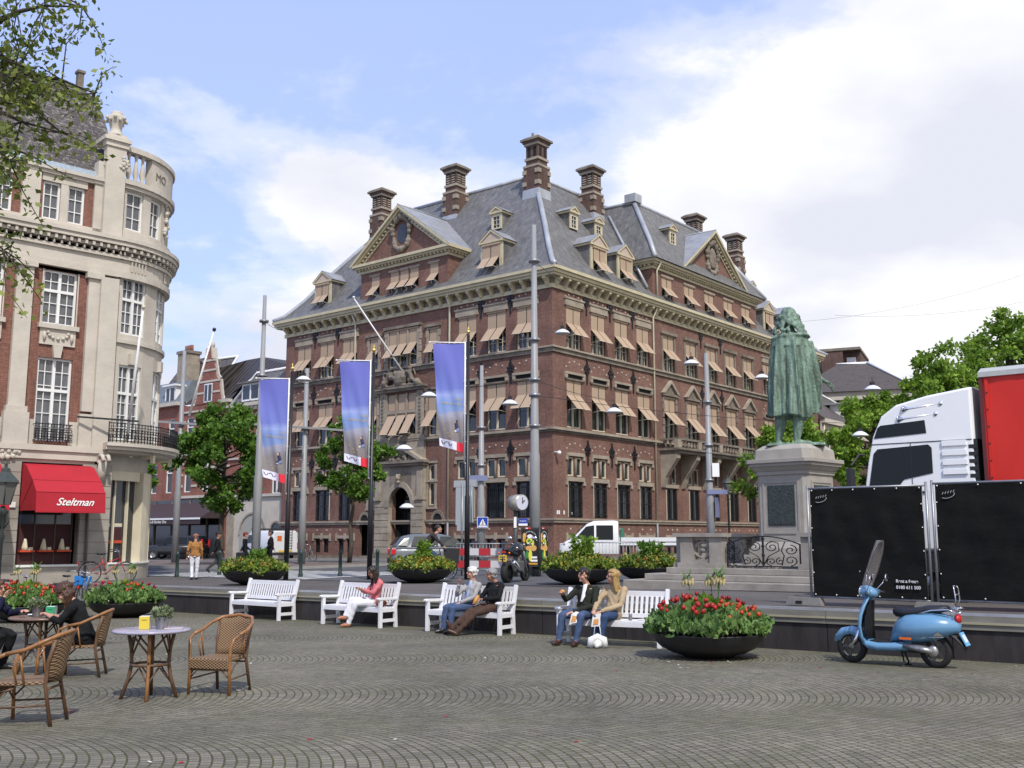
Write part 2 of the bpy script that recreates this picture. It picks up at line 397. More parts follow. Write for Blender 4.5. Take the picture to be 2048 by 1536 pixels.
for i in range(NX):
 for k in range(6):
  q = [rows[i][k], rows[i + 1][k], rows[i + 1][k + 1], rows[i][k + 1]]
  u_ = []
  for p in q:
   if p not in u_: u_.append(p)
  if len(u_) >= 3: g.poly(u_, M_setts)
struct(g.build('lower_square'))
def sheet(name, poly, z_off, material, div=1):
 g = MB(); g.poly([(x, y, uz(x) + z_off) for x, y in poly], material); return struct(g.build(name))
g = MB()
xs = [-1500, -42, -30, -20, -12, -8, -4, 0, 4, 8, 12, 30, 1500]
for i in range(len(xs) - 1):
 x0, x1 = xs[i], xs[i + 1]
 p0 = line_pt(max(-60, min(x0, 26)), .2); p1 = line_pt(max(-60, min(x1, 26)), .2)
 g.poly([(x0 if abs(x0) > 60 else p0.x, p0.y, uz(x0)), (x1 if abs(x1) > 60 else p1.x, p1.y, uz(x1)), (x1 if abs(x1) > 60 else p1.x, 90, uz(x1)), (x0 if abs(x0) > 60 else p0.x, 90, uz(x0))], M_pave)
for i in range(len(xs) - 1):
 x0, x1 = xs[i], xs[i + 1]
 g.poly([(x0, 90, uz(x0)), (x1, 90, uz(x1)), (x1, 2200, uz(x1)), (x0, 2200, uz(x0))], M_pave)
struct(g.build('ground'))
BC = Vector((2.332, 58.0))                  # corner of the brick building
def P(l, r):                                # l metres along the left front, r metres behind it (negative = in front)
 q = BC + FL * l + FR * r; return (q.x, q.y)
def band_(mb, l0, l1, r0, r1, zo, m_, st=1.5):
 n = max(1, int(abs(l1 - l0) / st)); k = max(1, int(abs(r1 - r0) / 3))
 for i in range(n):
  for j in range(k):
   la, lb = l0 + (l1 - l0) * i / n, l0 + (l1 - l0) * (i + 1) / n; ra, rb = r0 + (r1 - r0) * j / k, r0 + (r1 - r0) * (j + 1) / k
   mb.poly([(p[0], p[1], uz(p[0]) + zo) for p in (P(la, ra), P(la, rb), P(lb, rb), P(lb, ra))], m_)
g = MB(); band_(g, -45, 70, -24.2, -17.4, .012, M_asph); band_(g, 2.2, 70, -8, -3.0, .012, M_asph); band_(g, -11, -4.4, -8, 90, .014, M_asph); band_(g, -12, 2.2, -17.4, -8, .011, M_asph); struct(g.build('road'))
def slab(name, l0, l1, r0, r1, h, m_):
 g = MB(); band_(g, l0, l1, r0, r1, h, m_); struct(g.build(name)); k = MB()
 for (a, b_, c, d) in ((l0, l1, r0, r0 + .15), (l0, l1, r1 - .15, r1), (l0, l0 + .15, r0 + .15, r1 - .15), (l1 - .15, l1, r0 + .15, r1 - .15)):
  n = max(1, int(max(b_ - a, d - c) / 2))
  for i in range(n):
   q = [P(a + (b_ - a) * i / n, c), P(a + (b_ - a) * (i + 1) / n, c), P(a + (b_ - a) * (i + 1) / n, d), P(a + (b_ - a) * i / n, d)] if b_ - a > d - c else [P(a, c + (d - c) * i / n), P(b_, c + (d - c) * i / n), P(b_, c + (d - c) * (i + 1) / n), P(a, c + (d - c) * (i + 1) / n)]
   k.prism([(p[0], p[1], uz(p[0]) - .05) for p in q], (0, 0, .05 + h + .006), M_kerb)
 struct(k.build(name + '_kerb'))
slab('traffic_island', 2.4, 66, -17.2, -8.2, .12, M_side)
slab('pavement', -4.0, 20, -2.8, .5, .12, M_side)
slab('side_pavement', -3.9, .4, .7, 90, .12, M_side)
z = MB()
for i in range(11): band_(z, -7.6 + i * 1.0, -7.1 + i * 1.0, -23.8, -17.8, .024, M_mark, .5)
for i in range(14): band_(z, 6 + i * 2.6, 7.4 + i * 2.6, -20.9, -20.75, .024, M_mark)
band_(z, -8, 2.6, -24.05, -23.9, .024, M_mark); band_(z, 4, 60, -24.0, -23.88, .024, M_mark)
struct(z.build('road_markings'))
rw = thing('retaining_wall', 'low dark panelled wall with a pale stone coping behind the white benches', 'wall', (0, 0, 0))
XL, XR = -13.4, 24.0
pan = MB(); cop = MB(); strip = MB()
nseg = 24
step = (XR - XL) / nseg
for i in range(nseg):
 x0, x1 = XL + i * step, XL + (i + 1) * step
 for (mb, o0, o1, za, zb, m_, gap) in ((pan, 0.0, .2, None, -.20, M_wallp, .006), (cop, -.035, .36, -.20, .012, mat('coping_stone', (.215, .205, .175), .8, noise_s=1.4, noise_a=.35, stretch=(1, 1, 4)), .003)):
  p0 = line_pt(x0 + gap, o0); p1 = line_pt(x1 - gap, o0); q0 = line_pt(x0 + gap, o1); q1 = line_pt(x1 - gap, o1)
  zt = lambda p: uz(p.x) + zb
  zl = (lambda p: gz(p.x, p.y) - .05) if za is None else (lambda p: uz(p.x) + za)
  vs = [(p0.x, p0.y, zl(p0)), (p1.x, p1.y, zl(p1)), (q1.x, q1.y, zl(q1)), (q0.x, q0.y, zl(q0)), (p0.x, p0.y, zt(p0)), (p1.x, p1.y, zt(p1)), (q1.x, q1.y, zt(q1)), (q0.x, q0.y, zt(q0))]
  mb.add(vs, [(3, 2, 1, 0), (4, 5, 6, 7), (0, 1, 5, 4), (1, 2, 6, 5), (2, 3, 7, 6), (3, 0, 4, 7)], m_)
 for zo0, zo1, o0, o1, m_ in ((.013, .055, -.03, .03, mat('steel_strip', (.52, .52, .55), .35, metal=.5, noise_s=3, noise_a=.2)), (-.115, -.085, -.06, -.036, mat('fillet', (.36, .33, .22), .7, noise_s=2, noise_a=.2))):
  p0 = line_pt(x0 + .01, o0); p1 = line_pt(x1 - .01, o0); q0 = line_pt(x0 + .01, o1); q1 = line_pt(x1 - .01, o1)
  vs = [(p.x, p.y, uz(p.x) + zo) for zo in (zo0, zo1) for p in (p0, p1, q1, q0)]
  strip.add(vs, [(3, 2, 1, 0), (4, 5, 6, 7), (0, 1, 5, 4), (1, 2, 6, 5), (2, 3, 7, 6), (3, 0, 4, 7)], m_)
pan.build('wall_panels', rw); cop.build('coping', rw); strip.build('edge_strip', rw)
# ================================================================ the brick corner building
BM = Matrix(((FR.x, FL.x, 0, BC.x), (FR.y, FL.y, 0, BC.y), (0, 0, 1, 0), (0, 0, 0, 1)))
MBD = thing('corner_building', 'large dark red brick office building with slate roof, tall chimneys and tan window awnings', 'building', M=BM)
TR = Matrix(((1, 0, 0, 0), (0, -1, 0, 0), (0, 0, 1, 0), (0, 0, 0, 1)))     # (s, out, z) on the right front
TL = Matrix(((0, -1, 0, 0), (1, 0, 0, 0), (0, 0, 1, 0), (0, 0, 0, 1)))     # (s, out, z) on the left front
LR, LL = 37.6, 24.3
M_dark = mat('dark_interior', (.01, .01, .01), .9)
def wall_sheet(mb, s0, s1, z0, z1, holes, m_, o=0.0, depth=.28, mreveal=None):
 S = sorted({s0, s1} | {min(max(h[0], s0), s1) for h in holes} | {min(max(h[1], s0), s1) for h in holes})
 Z = sorted({z0, z1} | {min(max(h[2], z0), z1) for h in holes} | {min(max(h[3], z0), z1) for h in holes})
 for i in range(len(S) - 1):
  run = None
  for k in range(len(Z) - 1):
   cs, cz = (S[i] + S[i + 1]) / 2, (Z[k] + Z[k + 1]) / 2
   hole = any(h[0] < cs < h[1] and h[2] < cz < h[3] for h in holes)
   if not hole: run = (Z[k] if run is None else run)
   if (hole or k == len(Z) - 2) and run is not None:
    ze = Z[k] if hole else Z[k + 1]
    mb.quad((S[i], o, run), (S[i], o, ze), (S[i + 1], o, ze), (S[i + 1], o, run), m_); run = None
 mr = mreveal or m_
 for a, b, c, d in holes:
  if a < s0 - .01 or b > s1 + .01: continue
  mb.quad((a, o, c), (a, o - depth, c), (a, o - depth, d), (a, o, d), mr)
  mb.quad((b, o, c), (b, o, d), (b, o - depth, d), (b, o - depth, c), mr)
  mb.quad((a, o, d), (a, o - depth, d), (b, o - depth, d), (b, o, d), mr)
  mb.quad((a, o, c), (b, o, c), (b, o - depth, c), (a, o - depth, c), mr)
WCACHE = {}; RW = random.Random(2)
def window(parent, T, s, z, w, h, style='sash', o=-.16, frame=None, awning=None, pane=None, name='window', mull=1, bars=(2, 3), trans=None, group=None, awm=None):
 """one window: child 'window' (frame) with sub-parts glass and awning. (s, z) = bottom centre"""
 frame = frame or M_creamL; pane = pane or M_glass
 vr = 0
 if awning:
  vr = RW.choice((0, 0, 1, 2, 3)); awning = (awning[0], awning[1], round(awning[2] + (0, .10, -.06, .04)[vr], 3), round(awning[3] + (0, -.10, .05, -.04)[vr], 3))
 key = (style, round(w, 2), round(h, 2), frame.name, str(awning), pane.name, mull, bars, trans)
 if key not in WCACHE:
  f = MB(); g_ = MB(); a = None
  t = .075
  f.box(-w / 2, -w / 2 + t, -.05, .05, 0, h, frame); f.box(w / 2 - t, w / 2, -.05, .05, 0, h, frame)
  f.box(-w / 2 + t, w / 2 - t, -.05, .05, 0, t, frame); f.box(-w / 2 + t, w / 2 - t, -.05, .05, h - t, h, frame)
  for k in range(mull):
   x = -w / 2 + w * (k + 1) / (mull + 1)
   f.box(x - .05, x + .05, -.045, .06, t, h - t, frame)
  if trans: f.box(-w / 2 + t, w / 2 - t, -.045, .065, trans - .05, trans + .05, frame)
  nx, nz = bars
  b_ = .028
  nl = mull + 1; lw = w / nl
  for l in range(nl):
   xa = -w / 2 + l * lw
   for k in range(1, nx): f.box(xa + lw * k / nx - b_ / 2, xa + lw * k / nx + b_ / 2, -.02, .02, t, h - t, frame)
  for k in range(1, nz):
   zz_ = h * k / nz
   if trans and abs(zz_ - trans) < .12: continue
   f.box(-w / 2 + t, w / 2 - t, -.022, .022, zz_ - b_ / 2, zz_ + b_ / 2, frame)
  g_.box(-w / 2 + .02, w / 2 - .02, -.035, -.03, .02, h - .02, pane)
  if awning:
   top, kink, end, out = awning        # heights above sill, reach
   am = awm or M_tan
   a = MB()
   nn = mull + 1
   for l in range(nn):
    xa = -w / 2 + l * w / nn + .035; xb = -w / 2 + (l + 1) * w / nn - .035
    a.box(xa, xb, .115, .125, kink, top, am)
    a.prism([(xa, .12, kink), (xb, .12, kink), (xb, .12 + out, end), (xa, .12 + out, end)], (0, .006, .012), am)
    a.tube([(xa, .13 + out, end), (xb, .13 + out, end)], .018, M_creamL, n=5)
   for x in (-w / 2 + .03, w / 2 - .03): a.tube([(x, .05, kink - (kink - end) * .95 - .1), (x, .12 + out, end)], .012, M_creamL, n=4)
   a.box(-w / 2, w / 2, .06, .19, top, top + .10, am)
  WCACHE[key] = (f.mesh('window_frame'), g_.mesh('glass'), a.mesh('awning') if a else None)
 fm, gm, am_ = WCACHE[key]
 M = T @ Matrix.Translation((s, o, z))
 wi = link(name, fm, parent, M)
 link('glass', gm, wi)
 if am_: link('awning', am_, wi)
 if group: wi['group'] = group
 return wi
Z3 = (11.02, 13.46); Z2 = (6.33, 9.1); Z1a = (3.52, 4.62); Z1b = (1.13, 3.18)
wing_R = [2.1, 4.65, 7.2, 9.75]; wing_R2 = [28.0, 30.5, 33.1, 35.6]; mid_R = [12.95, 15.95, 18.85, 21.75, 24.6]
wing_L = [1.93, 4.25, 6.6]; wing_L2 = [17.42, 19.8, 22.25]
holesR, holesL = [], []
WB = MB(); STN = MB(); STUD = MB(); IRON = MB()
AW3 = (2.44, 1.50, .72, .66); AW2 = (2.77, 1.92, 1.05, .74)
def lintel_flat(T, s, w, z, h=.42):
 STN.setT(T); STN.box(s - w / 2 - .18, s + w / 2 + .18, 0, .10, z + .03, z + h, M_stone)
 STN.box(s - w / 2 - .24, s + w / 2 + .24, 0, .15, z + h, z + h + .10, M_stone)
def studs(T, s, z, w=1.7, h=.55, n=5):
 STUD.setT(T)
 for i in range(n):
  a = PI * (i + .5) / n; x = s - math.cos(a) * w / 2; zz_ = z + math.sin(a) * h
  STUD.box(x - .042, x + .042, -.01, .03, zz_ - .042, zz_ + .042, M_lime)
an = MB()
an.box(-.035, .035, 0, .07, -.75, .75, M_black); an.box(-.22, .22, 0, .07, .18, .25, M_black); an.box(-.15, .15, 0, .07, -.05, .02, M_black)
for sx in (-1, 1):
 an.prism([(0, .01, .62), (sx * .16, .01, .38), (sx * .1, .01, .30), (0, .01, .42)], (0, .06, 0), M_black)
 an.prism([(sx * .05, .01, .12), (sx * .24, .01, -.02), (sx * .06, .01, -.16)], (0, .06, 0), M_black)
 an.box(sx * .22 - .05, sx * .22 + .05, 0, .08, .14, .30, M_black)
an_me = an.mesh('wall_anchor')
def anchor(T, s, z): link('wall_anchor', an_me, MBD, T @ Matrix.Translation((s, .01, z)))
class _GR:
 def setT(s, T): s.T = T; s.q = MB(T)
 def box(s, *a): s.q.box(*a)
 def done(s): s.q.build('window_grille', MBD)
GR = _GR()
def bay(T, holes, s, w=1.5, ground=True, base=True, ped=False):
 holes.append((s - w / 2, s + w / 2, *Z3)); window(MBD, T, s, Z3[0], w, Z3[1] - Z3[0], awning=AW3, bars=(2, 4))
 holes.append((s - w / 2, s + w / 2, *Z2)); window(MBD, T, s, Z2[0], w, Z2[1] - Z2[0], awning=AW2, bars=(1, 1), trans=2.0)
 if ground:
  for sx in (-1, 1):
   c = s + sx * (w / 4 + .04)
   ww = w / 2 - .1
   holes.append((c - ww / 2, c + ww / 2, *Z1a)); window(MBD, T, c, Z1a[0], ww, Z1a[1] - Z1a[0], mull=0, bars=(1, 1), o=-.12)
  holes.append((s - w / 2 + .02, s + w / 2 - .02, *Z1b)); window(MBD, T, s, Z1b[0], w - .04, Z1b[1] - Z1b[0], mull=1, bars=(1, 1), frame=M_black, o=-.14)
  STN.setT(T)
  STN.box(s - w / 2 - .14, s + w / 2 + .14, 0, .09, 3.22, 3.46, M_stone)
  for sx in (-1, 1): STN.box(s + sx * (w / 2 + .12) - .1, s + sx * (w / 2 + .12) + .1, 0, .09, 3.0, 3.22, M_stone)
  STN.tube([(s, .04, 3.48), (s, .06, 3.9), (s, .05, 4.5)], [.08, .055, .07], M_stoneD, n=8)
  STN.box(s - w / 2 - .12, s + w / 2 + .12, 0, .10, 4.68, 4.88, M_stone)
  for sx in (-1, 1): STN.box(s + sx * (w / 2 + .1) - .09, s + sx * (w / 2 + .1) + .09, 0, .09, 4.45, 4.68, M_stone)
  GR.setT(T)
  for k in range(9):
   x = s - w / 2 + .12 + k * (w - .24) / 8; GR.box(x - .014, x + .014, .02, .045, 1.2, 3.05, M_black)
  for zz_ in (1.35, 2.1, 2.9): GR.box(s - w / 2 + .05, s + w / 2 - .05, .015, .04, zz_ - .02, zz_ + .02, M_black)
  GR.box(s - w / 2 + .03, s - w / 2 + .055, 0, .04, 1.15, 3.1, M_creamL); GR.done()
  studs(T, s, 4.98, n=5, h=.45)
 if base:
  for sx in (-1, 1):
   c = s + sx * .42
   holes.append((c - .27, c + .27, -1.0, -.10)); window(MBD, T, c, -1.0, .54, .9, mull=0, bars=(1, 1), frame=M_black, o=-.14)
  STN.setT(T)
  STN.box(s - .92, s + .92, 0, .06, -.06, .14, M_stone)
  for x in (-.87, .87): STN.box(s + x - .07, s + x + .07, 0, .07, -.22, .28, M_stone)
  STN.box(s - .09, s + .09, 0, .08, -.14, .28, M_stone)
  STUD.setT(T)
  for x in (-.5, .5): STUD.box(s + x - .05, s + x + .05, -.01, .03, .45, .55, M_lime)
 if not ped:
  lintel_flat(T, s, w, Z3[1] + .08)
  STN.setT(T); STN.box(s - w / 2 - .18, s + w / 2 + .18, 0, .10, 9.14, 9.22, M_stoneD); STN.box(s - w / 2 - .22, s + w / 2 + .22, 0, .14, 9.46, 9.60, M_stone)
  for sx in (-1, 1): STN.box(s + sx * (w / 2 + .12) - .10, s + sx * (w / 2 + .12) + .10, 0, .12, 9.22, 9.46, M_stone)
  IR = MB(T); IR.box(s - w / 2 + .02, s + w / 2 - .02, .0, .02, 9.22, 9.46, M_dark); IR.build('transom_vent', MBD)
  studs(T, s, 9.72); studs(T, s, 14.05, h=.22, n=5)
for s in wing_R + wing_R2: bay(TR, holesR, s)
for s in wing_L + wing_L2: bay(TL, holesL, s)
for i, s in enumerate(mid_R):
 w = 1.45
 holesR.append((s - w / 2, s + w / 2, *Z3)); window(MBD, TR, s, Z3[0], w, Z3[1] - Z3[0], awning=AW3, bars=(2, 4))
 STN.setT(TR)
 for (a, b, c, d) in ((s - w / 2 - .2, s - w / 2, 11.0, 13.5), (s + w / 2, s + w / 2 + .2, 11.0, 13.5)): STN.box(a, b, 0, .05, c, d, M_stoneD)
 STN.box(s - w / 2 - .28, s + w / 2 + .28, 0, .16, 13.52, 13.72, M_stoneD)
 holesR.append((s - w / 2, s + w / 2, 6.33, 9.25))
 window(MBD, TR, s, 6.33, w, 2.92, awning=(2.85, 1.75 if 0 < i < 4 else 1.95, .75 if 0 < i < 4 else 1.05, .85), bars=(1, 1), trans=2.0)
 for sx in (-1, 1):
  for k in range(6): STN.box(s + sx * (w / 2 + .12) - .12 + (.03 if k % 2 else 0), s + sx * (w / 2 + .12) + .12 - (.03 if k % 2 else 0), 0, .06, 6.4 + k * .5, 6.4 + k * .5 + .42, M_stoneD)
 STN.box(s - w / 2 - .3, s + w / 2 + .3, 0, .16, 9.34, 9.5, M_stoneD)
 for sx in (-1, 1):
  STN.prism([(s + sx * (w / 2 + .38), .0, 9.5), (s, .0, 10.42), (s, .0, 10.22), (s + sx * (w / 2 + .1), .0, 9.5)], (0, .22, 0), M_stone)
 STN.prism([(s - w / 2 - .1, .0, 9.5), (s + w / 2 + .1, .0, 9.5), (s, .0, 10.22)], (0, .05, 0), M_stoneD)
 for sx in (-1, 1):
  c = s + sx * .42; holesR.append((c - .32, c + .32, *Z1a)) if i in (0, 4) or True else None
  window(MBD, TR, c, Z1a[0], .64, 1.1, mull=0, bars=(1, 1), o=-.12)
 holesR.append((s - .7, s + .7, *Z1b)); window(MBD, TR, s, Z1b[0], 1.4, 2.05, mull=1, bars=(1, 1), frame=M_black, o=-.14)
 STN.box(s - .86, s + .86, 0, .09, 3.22, 3.46, M_stone)
 GR.setT(TR)
 for k in range(8): x = s - .62 + k * 1.24 / 7; GR.box(x - .014, x + .014, .02, .045, 1.2, 3.05, M_black)
 GR.box(s - .7, s - .67, 0, .04, 1.15, 3.1, M_creamL); GR.done()
 for sx in (-1, 1):
  c = s + sx * .42; holesR.append((c - .27, c + .27, -1.15, -.10)); window(MBD, TR, c, -1.15, .54, 1.05, mull=0, bars=(1, 1), frame=M_black, o=-.14)
 STN.box(s - .92, s + .92, 0, .06, -.06, .14, M_stone)
 STUD.setT(TR)
 for x in (-.6, .0, .6): STUD.box(s + x - .05, s + x + .05, -.01, .03, .45, .55, M_lime)
for s, w in ((9.5, .80), (14.98, .86)):
 holesL.append((s - w / 2, s + w / 2, 11.02, 13.2)); window(MBD, TL, s, 11.02, w, 2.18, mull=0, awning=(2.14, 1.35, .55, .6), bars=(1, 1))
 holesL.append((s - w / 2, s + w / 2, 6.33, 9.1)); window(MBD, TL, s, 6.33, w, 2.77, mull=0, awning=(2.7, 1.6, .5, .8), bars=(1, 1), trans=1.85)
 STN.setT(TL)
 for zb, zt in ((11.0, 13.3), (6.3, 9.2)):
  for sx in (-1, 1):
   k = 0; zz_ = zb
   while zz_ < zt - .1:
    d = .16 if k % 2 else .24
    STN.box(s + sx * (w / 2 + d / 2) - d / 2, s + sx * (w / 2 + d / 2) + d / 2, 0, .06, zz_, min(zz_ + .40, zt), M_stone); zz_ += .42; k += 1
  STN.box(s - w / 2 - .3, s + w / 2 + .3, 0, .15, zt, zt + .18, M_stoneD)
 for c, zz_, h in ((s, 3.55, .95), (s, 1.98, 1.42)):
  holesL.append((c - .28, c + .28, zz_, zz_ + h)); window(MBD, TL, c, zz_, .56, h, mull=0, bars=(1, 1), o=-.14)
 for sx in (-1, 1): STN.box(s + sx * .36 - .08, s + sx * .36 + .08, 0, .05, 1.85, 4.62, M_stone)
 for zz_ in (1.75, 3.42, 4.60): STN.box(s - .50, s + .50, 0, .09, zz_, zz_ + .13, M_stone)
for s in (11.3, 12.22, 13.14):
 holesL.append((s - .40, s + .40, 11.02, 13.5)); window(MBD, TL, s, 11.02, .80, 2.48, mull=0, awning=(2.4, 1.5, .62, .65), bars=(1, 1), o=-.12)
 holesL.append((s - .40, s + .40, 6.45, 9.2)); window(MBD, TL, s, 6.45, .80, 2.75, mull=0, awning=(1.45, 1.4, .05, .85), bars=(1, 1), o=-.12)
 STN.setT(TL); STN.box(s - .36, s + .36, -.06, -.01, 8.15, 9.1, M_tan)
STN.setT(TL)
for s in (10.84, 11.76, 12.68, 13.60):
 STN.box(s - .055, s + .055, -.10, .08, 10.98, 13.55, M_stone); STN.box(s - .055, s + .055, -.10, .10, 6.42, 9.22, M_stone)
STN.box(10.95, 13.5, -.08, .09, 7.95, 8.12, M_stone)
for s0, s1 in ((10.25, 10.78), (13.66, 14.2)):
 STN.box(s0, s1, 0, .12, 6.3, 9.35, M_stone)
 for k in range(11): STUD.setT(TL); STUD.box((s0 + s1) / 2 - .10, (s0 + s1) / 2 + .10, .12, .17, 6.6 + k * .24, 6.72 + k * .24, M_stoneD)
for s0, s1 in ((10.5, 10.8), (13.64, 13.94)):
 for k in range(6): STN.box(s0 + (.05 if k % 2 else 0), s1 - (.05 if k % 2 == 0 else 0), 0, .07, 11.0 + k * .42, 11.38 + k * .42, M_stone)
STN.box(10.05, 14.4, 0, .30, 9.35, 9.52, M_stoneD); STN.box(9.95, 14.5, 0, .40, 9.52, 9.66, M_stoneD)
STN.box(10.5, 13.95, 0, .18, 13.56, 13.74, M_stoneD)
STN.box(10.0, 14.4, 0, .25, 6.22, 6.40, M_stone)
for s in (3.1, 5.45):
 for z in (14.0, 9.75, 4.95): anchor(TL, s, z)
for s in (18.6, 21.05):
 for z in (14.0, 9.75, 4.95): anchor(TL, s, z)
for s in (3.37, 5.92, 8.47, 29.25, 31.8, 34.4):
 for z in (14.0, 9.8, 4.95): anchor(TR, s, z)
for s in (17.4, 20.3): anchor(TR, s, 14.0); anchor(TR, s, 9.8)
holesL += [(8.35, 9.5, -1.5, 1.0), (14.95, 16.1, -1.5, 1.0), (10.95, 12.95, -1.5, 3.3)]
WB.setT(TR); wall_sheet(WB, 0, LR, -1.6, 14.4, holesR, M_brick)
WB.setT(TL); wall_sheet(WB, 0, LL, -1.6, 14.4, holesL, M_brick)
WB.setT(Matrix()); WB.quad((LR, 0, -1.6), (LR, 24, -1.6), (LR, 24, 14.4), (LR, 0, 14.4), M_brick); WB.quad((0, LL, -1.6), (30, LL, -1.6), (30, LL, 14.4), (0, LL, 14.4), M_brick)
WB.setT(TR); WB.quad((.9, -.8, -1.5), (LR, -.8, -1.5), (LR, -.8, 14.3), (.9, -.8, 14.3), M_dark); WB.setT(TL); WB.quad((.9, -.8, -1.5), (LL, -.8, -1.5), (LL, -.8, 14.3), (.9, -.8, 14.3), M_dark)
def course(z0, z1, o, m_, extra=None):
 STN.setT(Matrix())
 STN.box(-o, LR + .02, -o, 0.0, z0, z1, m_); STN.box(-o, 0.0, 0.0, LL + .02, z0, z1, m_)
course(10.62, 10.86, .10, M_stoneD); course(10.86, 10.96, .20, M_stone)
course(5.98, 6.10, .08, M_stoneD); course(6.10, 6.24, .22, M_stone)
course(.84, .98, .10, M_stone); course(.98, 1.08, .16, M_stone)
course(-1.6, -1.18, .07, M_stoneD)
WB.build('wall', MBD); STN.build('stone_dressing', MBD); stuff(STUD.build('stone_studs', MBD))
CO = MB()
def ring(mb, x0, x1, y0, y1, z0, z1, m_): mb.box(x0, x1, y0, y1, z0, z1, m_)
for (o, z0, z1) in ((.12, 14.38, 14.62), (.55, 15.02, 15.16), (.66, 15.16, 15.34), (.78, 15.34, 15.52)):
 CO.box(-o, LR + .3, -o, 0.02, z0, z1, M_cream); CO.box(-o, .02, .02, LL + o, z0, z1, M_cream)
CO.box(-.06, LR, -.06, .01, 14.62, 15.02, M_stoneD); CO.box(-.06, .01, .01, LL, 14.62, 15.02, M_stoneD)
def bracket(T, s):
 CO.setT(T); CO.prism([(s - .11, .06, 15.02), (s - .11, .52, 15.02), (s - .11, .52, 14.9), (s - .11, .30, 14.74), (s - .11, .16, 14.5), (s - .11, .06, 14.45)], (.22, 0, 0), M_cream)
n = int(LR / .85)
for i in range(n + 1): bracket(TR, .25 + i * (LR - .5) / n)
n = int(LL / .85)
for i in range(n + 1): bracket(TL, .25 + i * (LL - .5) / n)
CO.setT(Matrix())
CO.build('cornice', MBD)
RF = MB()
PROF = [(-.74, 15.53), (-.15, 15.88), (.9, 17.15), (2.15, 19.08), (3.6, 21.05), (5.13, 22.97), (6.2, 24.28)]
DB = 26.0
def rring(a, z): return [(a, a, z), (LR - a, a, z), (LR - a, DB - a, z), (a, LL - a, z)]
def rringf(a, z): return [(a, a, z), (LR - a, a, z), (LR - a, LL - a, z), (a, LL - a, z)]
for i in range(len(PROF) - 1):
 A = rringf(*PROF[i]); B = rringf(*PROF[i + 1])
 for k in range(4): RF.quad(A[k], A[(k + 1) % 4], B[(k + 1) % 4], B[k], M_slate)
RF.poly(rringf(*PROF[-1]), M_zincD)
C0 = [(10.5, -.62, 18.42), (26.9, -.62, 18.42), (26.9, 9, 18.42), (10.5, 9, 18.42)]
C1 = [(11.5, .38, 19.9), (25.9, .38, 19.9), (25.9, 9, 19.9), (11.5, 9, 19.9)]
C2 = [(13.7, 3.0, 23.7), (23.7, 3.0, 23.7), (23.7, 12, 23.7), (13.7, 12, 23.7)]
for A, B in ((C0, C1), (C1, C2)):
 for k in (0, 1, 3): RF.quad(A[k], A[(k + 1) % 4], B[(k + 1) % 4], B[k], M_slate)
RF.poly([(13.7, 3.0, 23.7), (23.7, 3.0, 23.7), (23.7, 12, 23.9), (13.7, 12, 23.9)], M_zincD)
roof = RF.build('roof', MBD)
FLs = MB()      # zinc flashings on hips and ridges
def strip(pts, w=.16): FLs.tube(pts, w, M_zinc, n=6)
strip([(a + .0, a + .0, z + .05) for a, z in PROF], .17)
strip([(a, LL - a, z + .05) for a, z in PROF], .17)
strip([(LR - a, a, z + .05) for a, z in PROF], .17)
strip([(6.2, 6.2, 24.33), (LR - 6.2, 6.2, 24.33)], .14); strip([(6.2, 6.2, 24.33), (6.2, LL - 6.2, 24.33)], .14)
strip([C0[0], C1[0], C2[0]], .17); strip([C0[1], C1[1], C2[1]], .17); strip([C2[0], C2[1]], .14); strip([C2[0], (13.7, 7, 23.8)], .12)
strip([(10.6, .1, 16.4), (10.9, 1.2, 18.3), (11.6, 2.6, 20.1), (13.2, 4.8, 22.9)], .10)
FLs.box(13.4, 14.3, 2.7, 3.6, 23.7, 24.3, M_zinc); FLs.build('roof_flashing', MBD)
SK = MB()
for x in (16.5, 19.5, 22.0):
 SK.prism([(x - 1.0, 4.2, 23.72), (x + 1.0, 4.2, 23.72), (x, 4.2, 24.6)], (0, 2.0, 0), M_zincD)
SK.build('skylights', MBD)
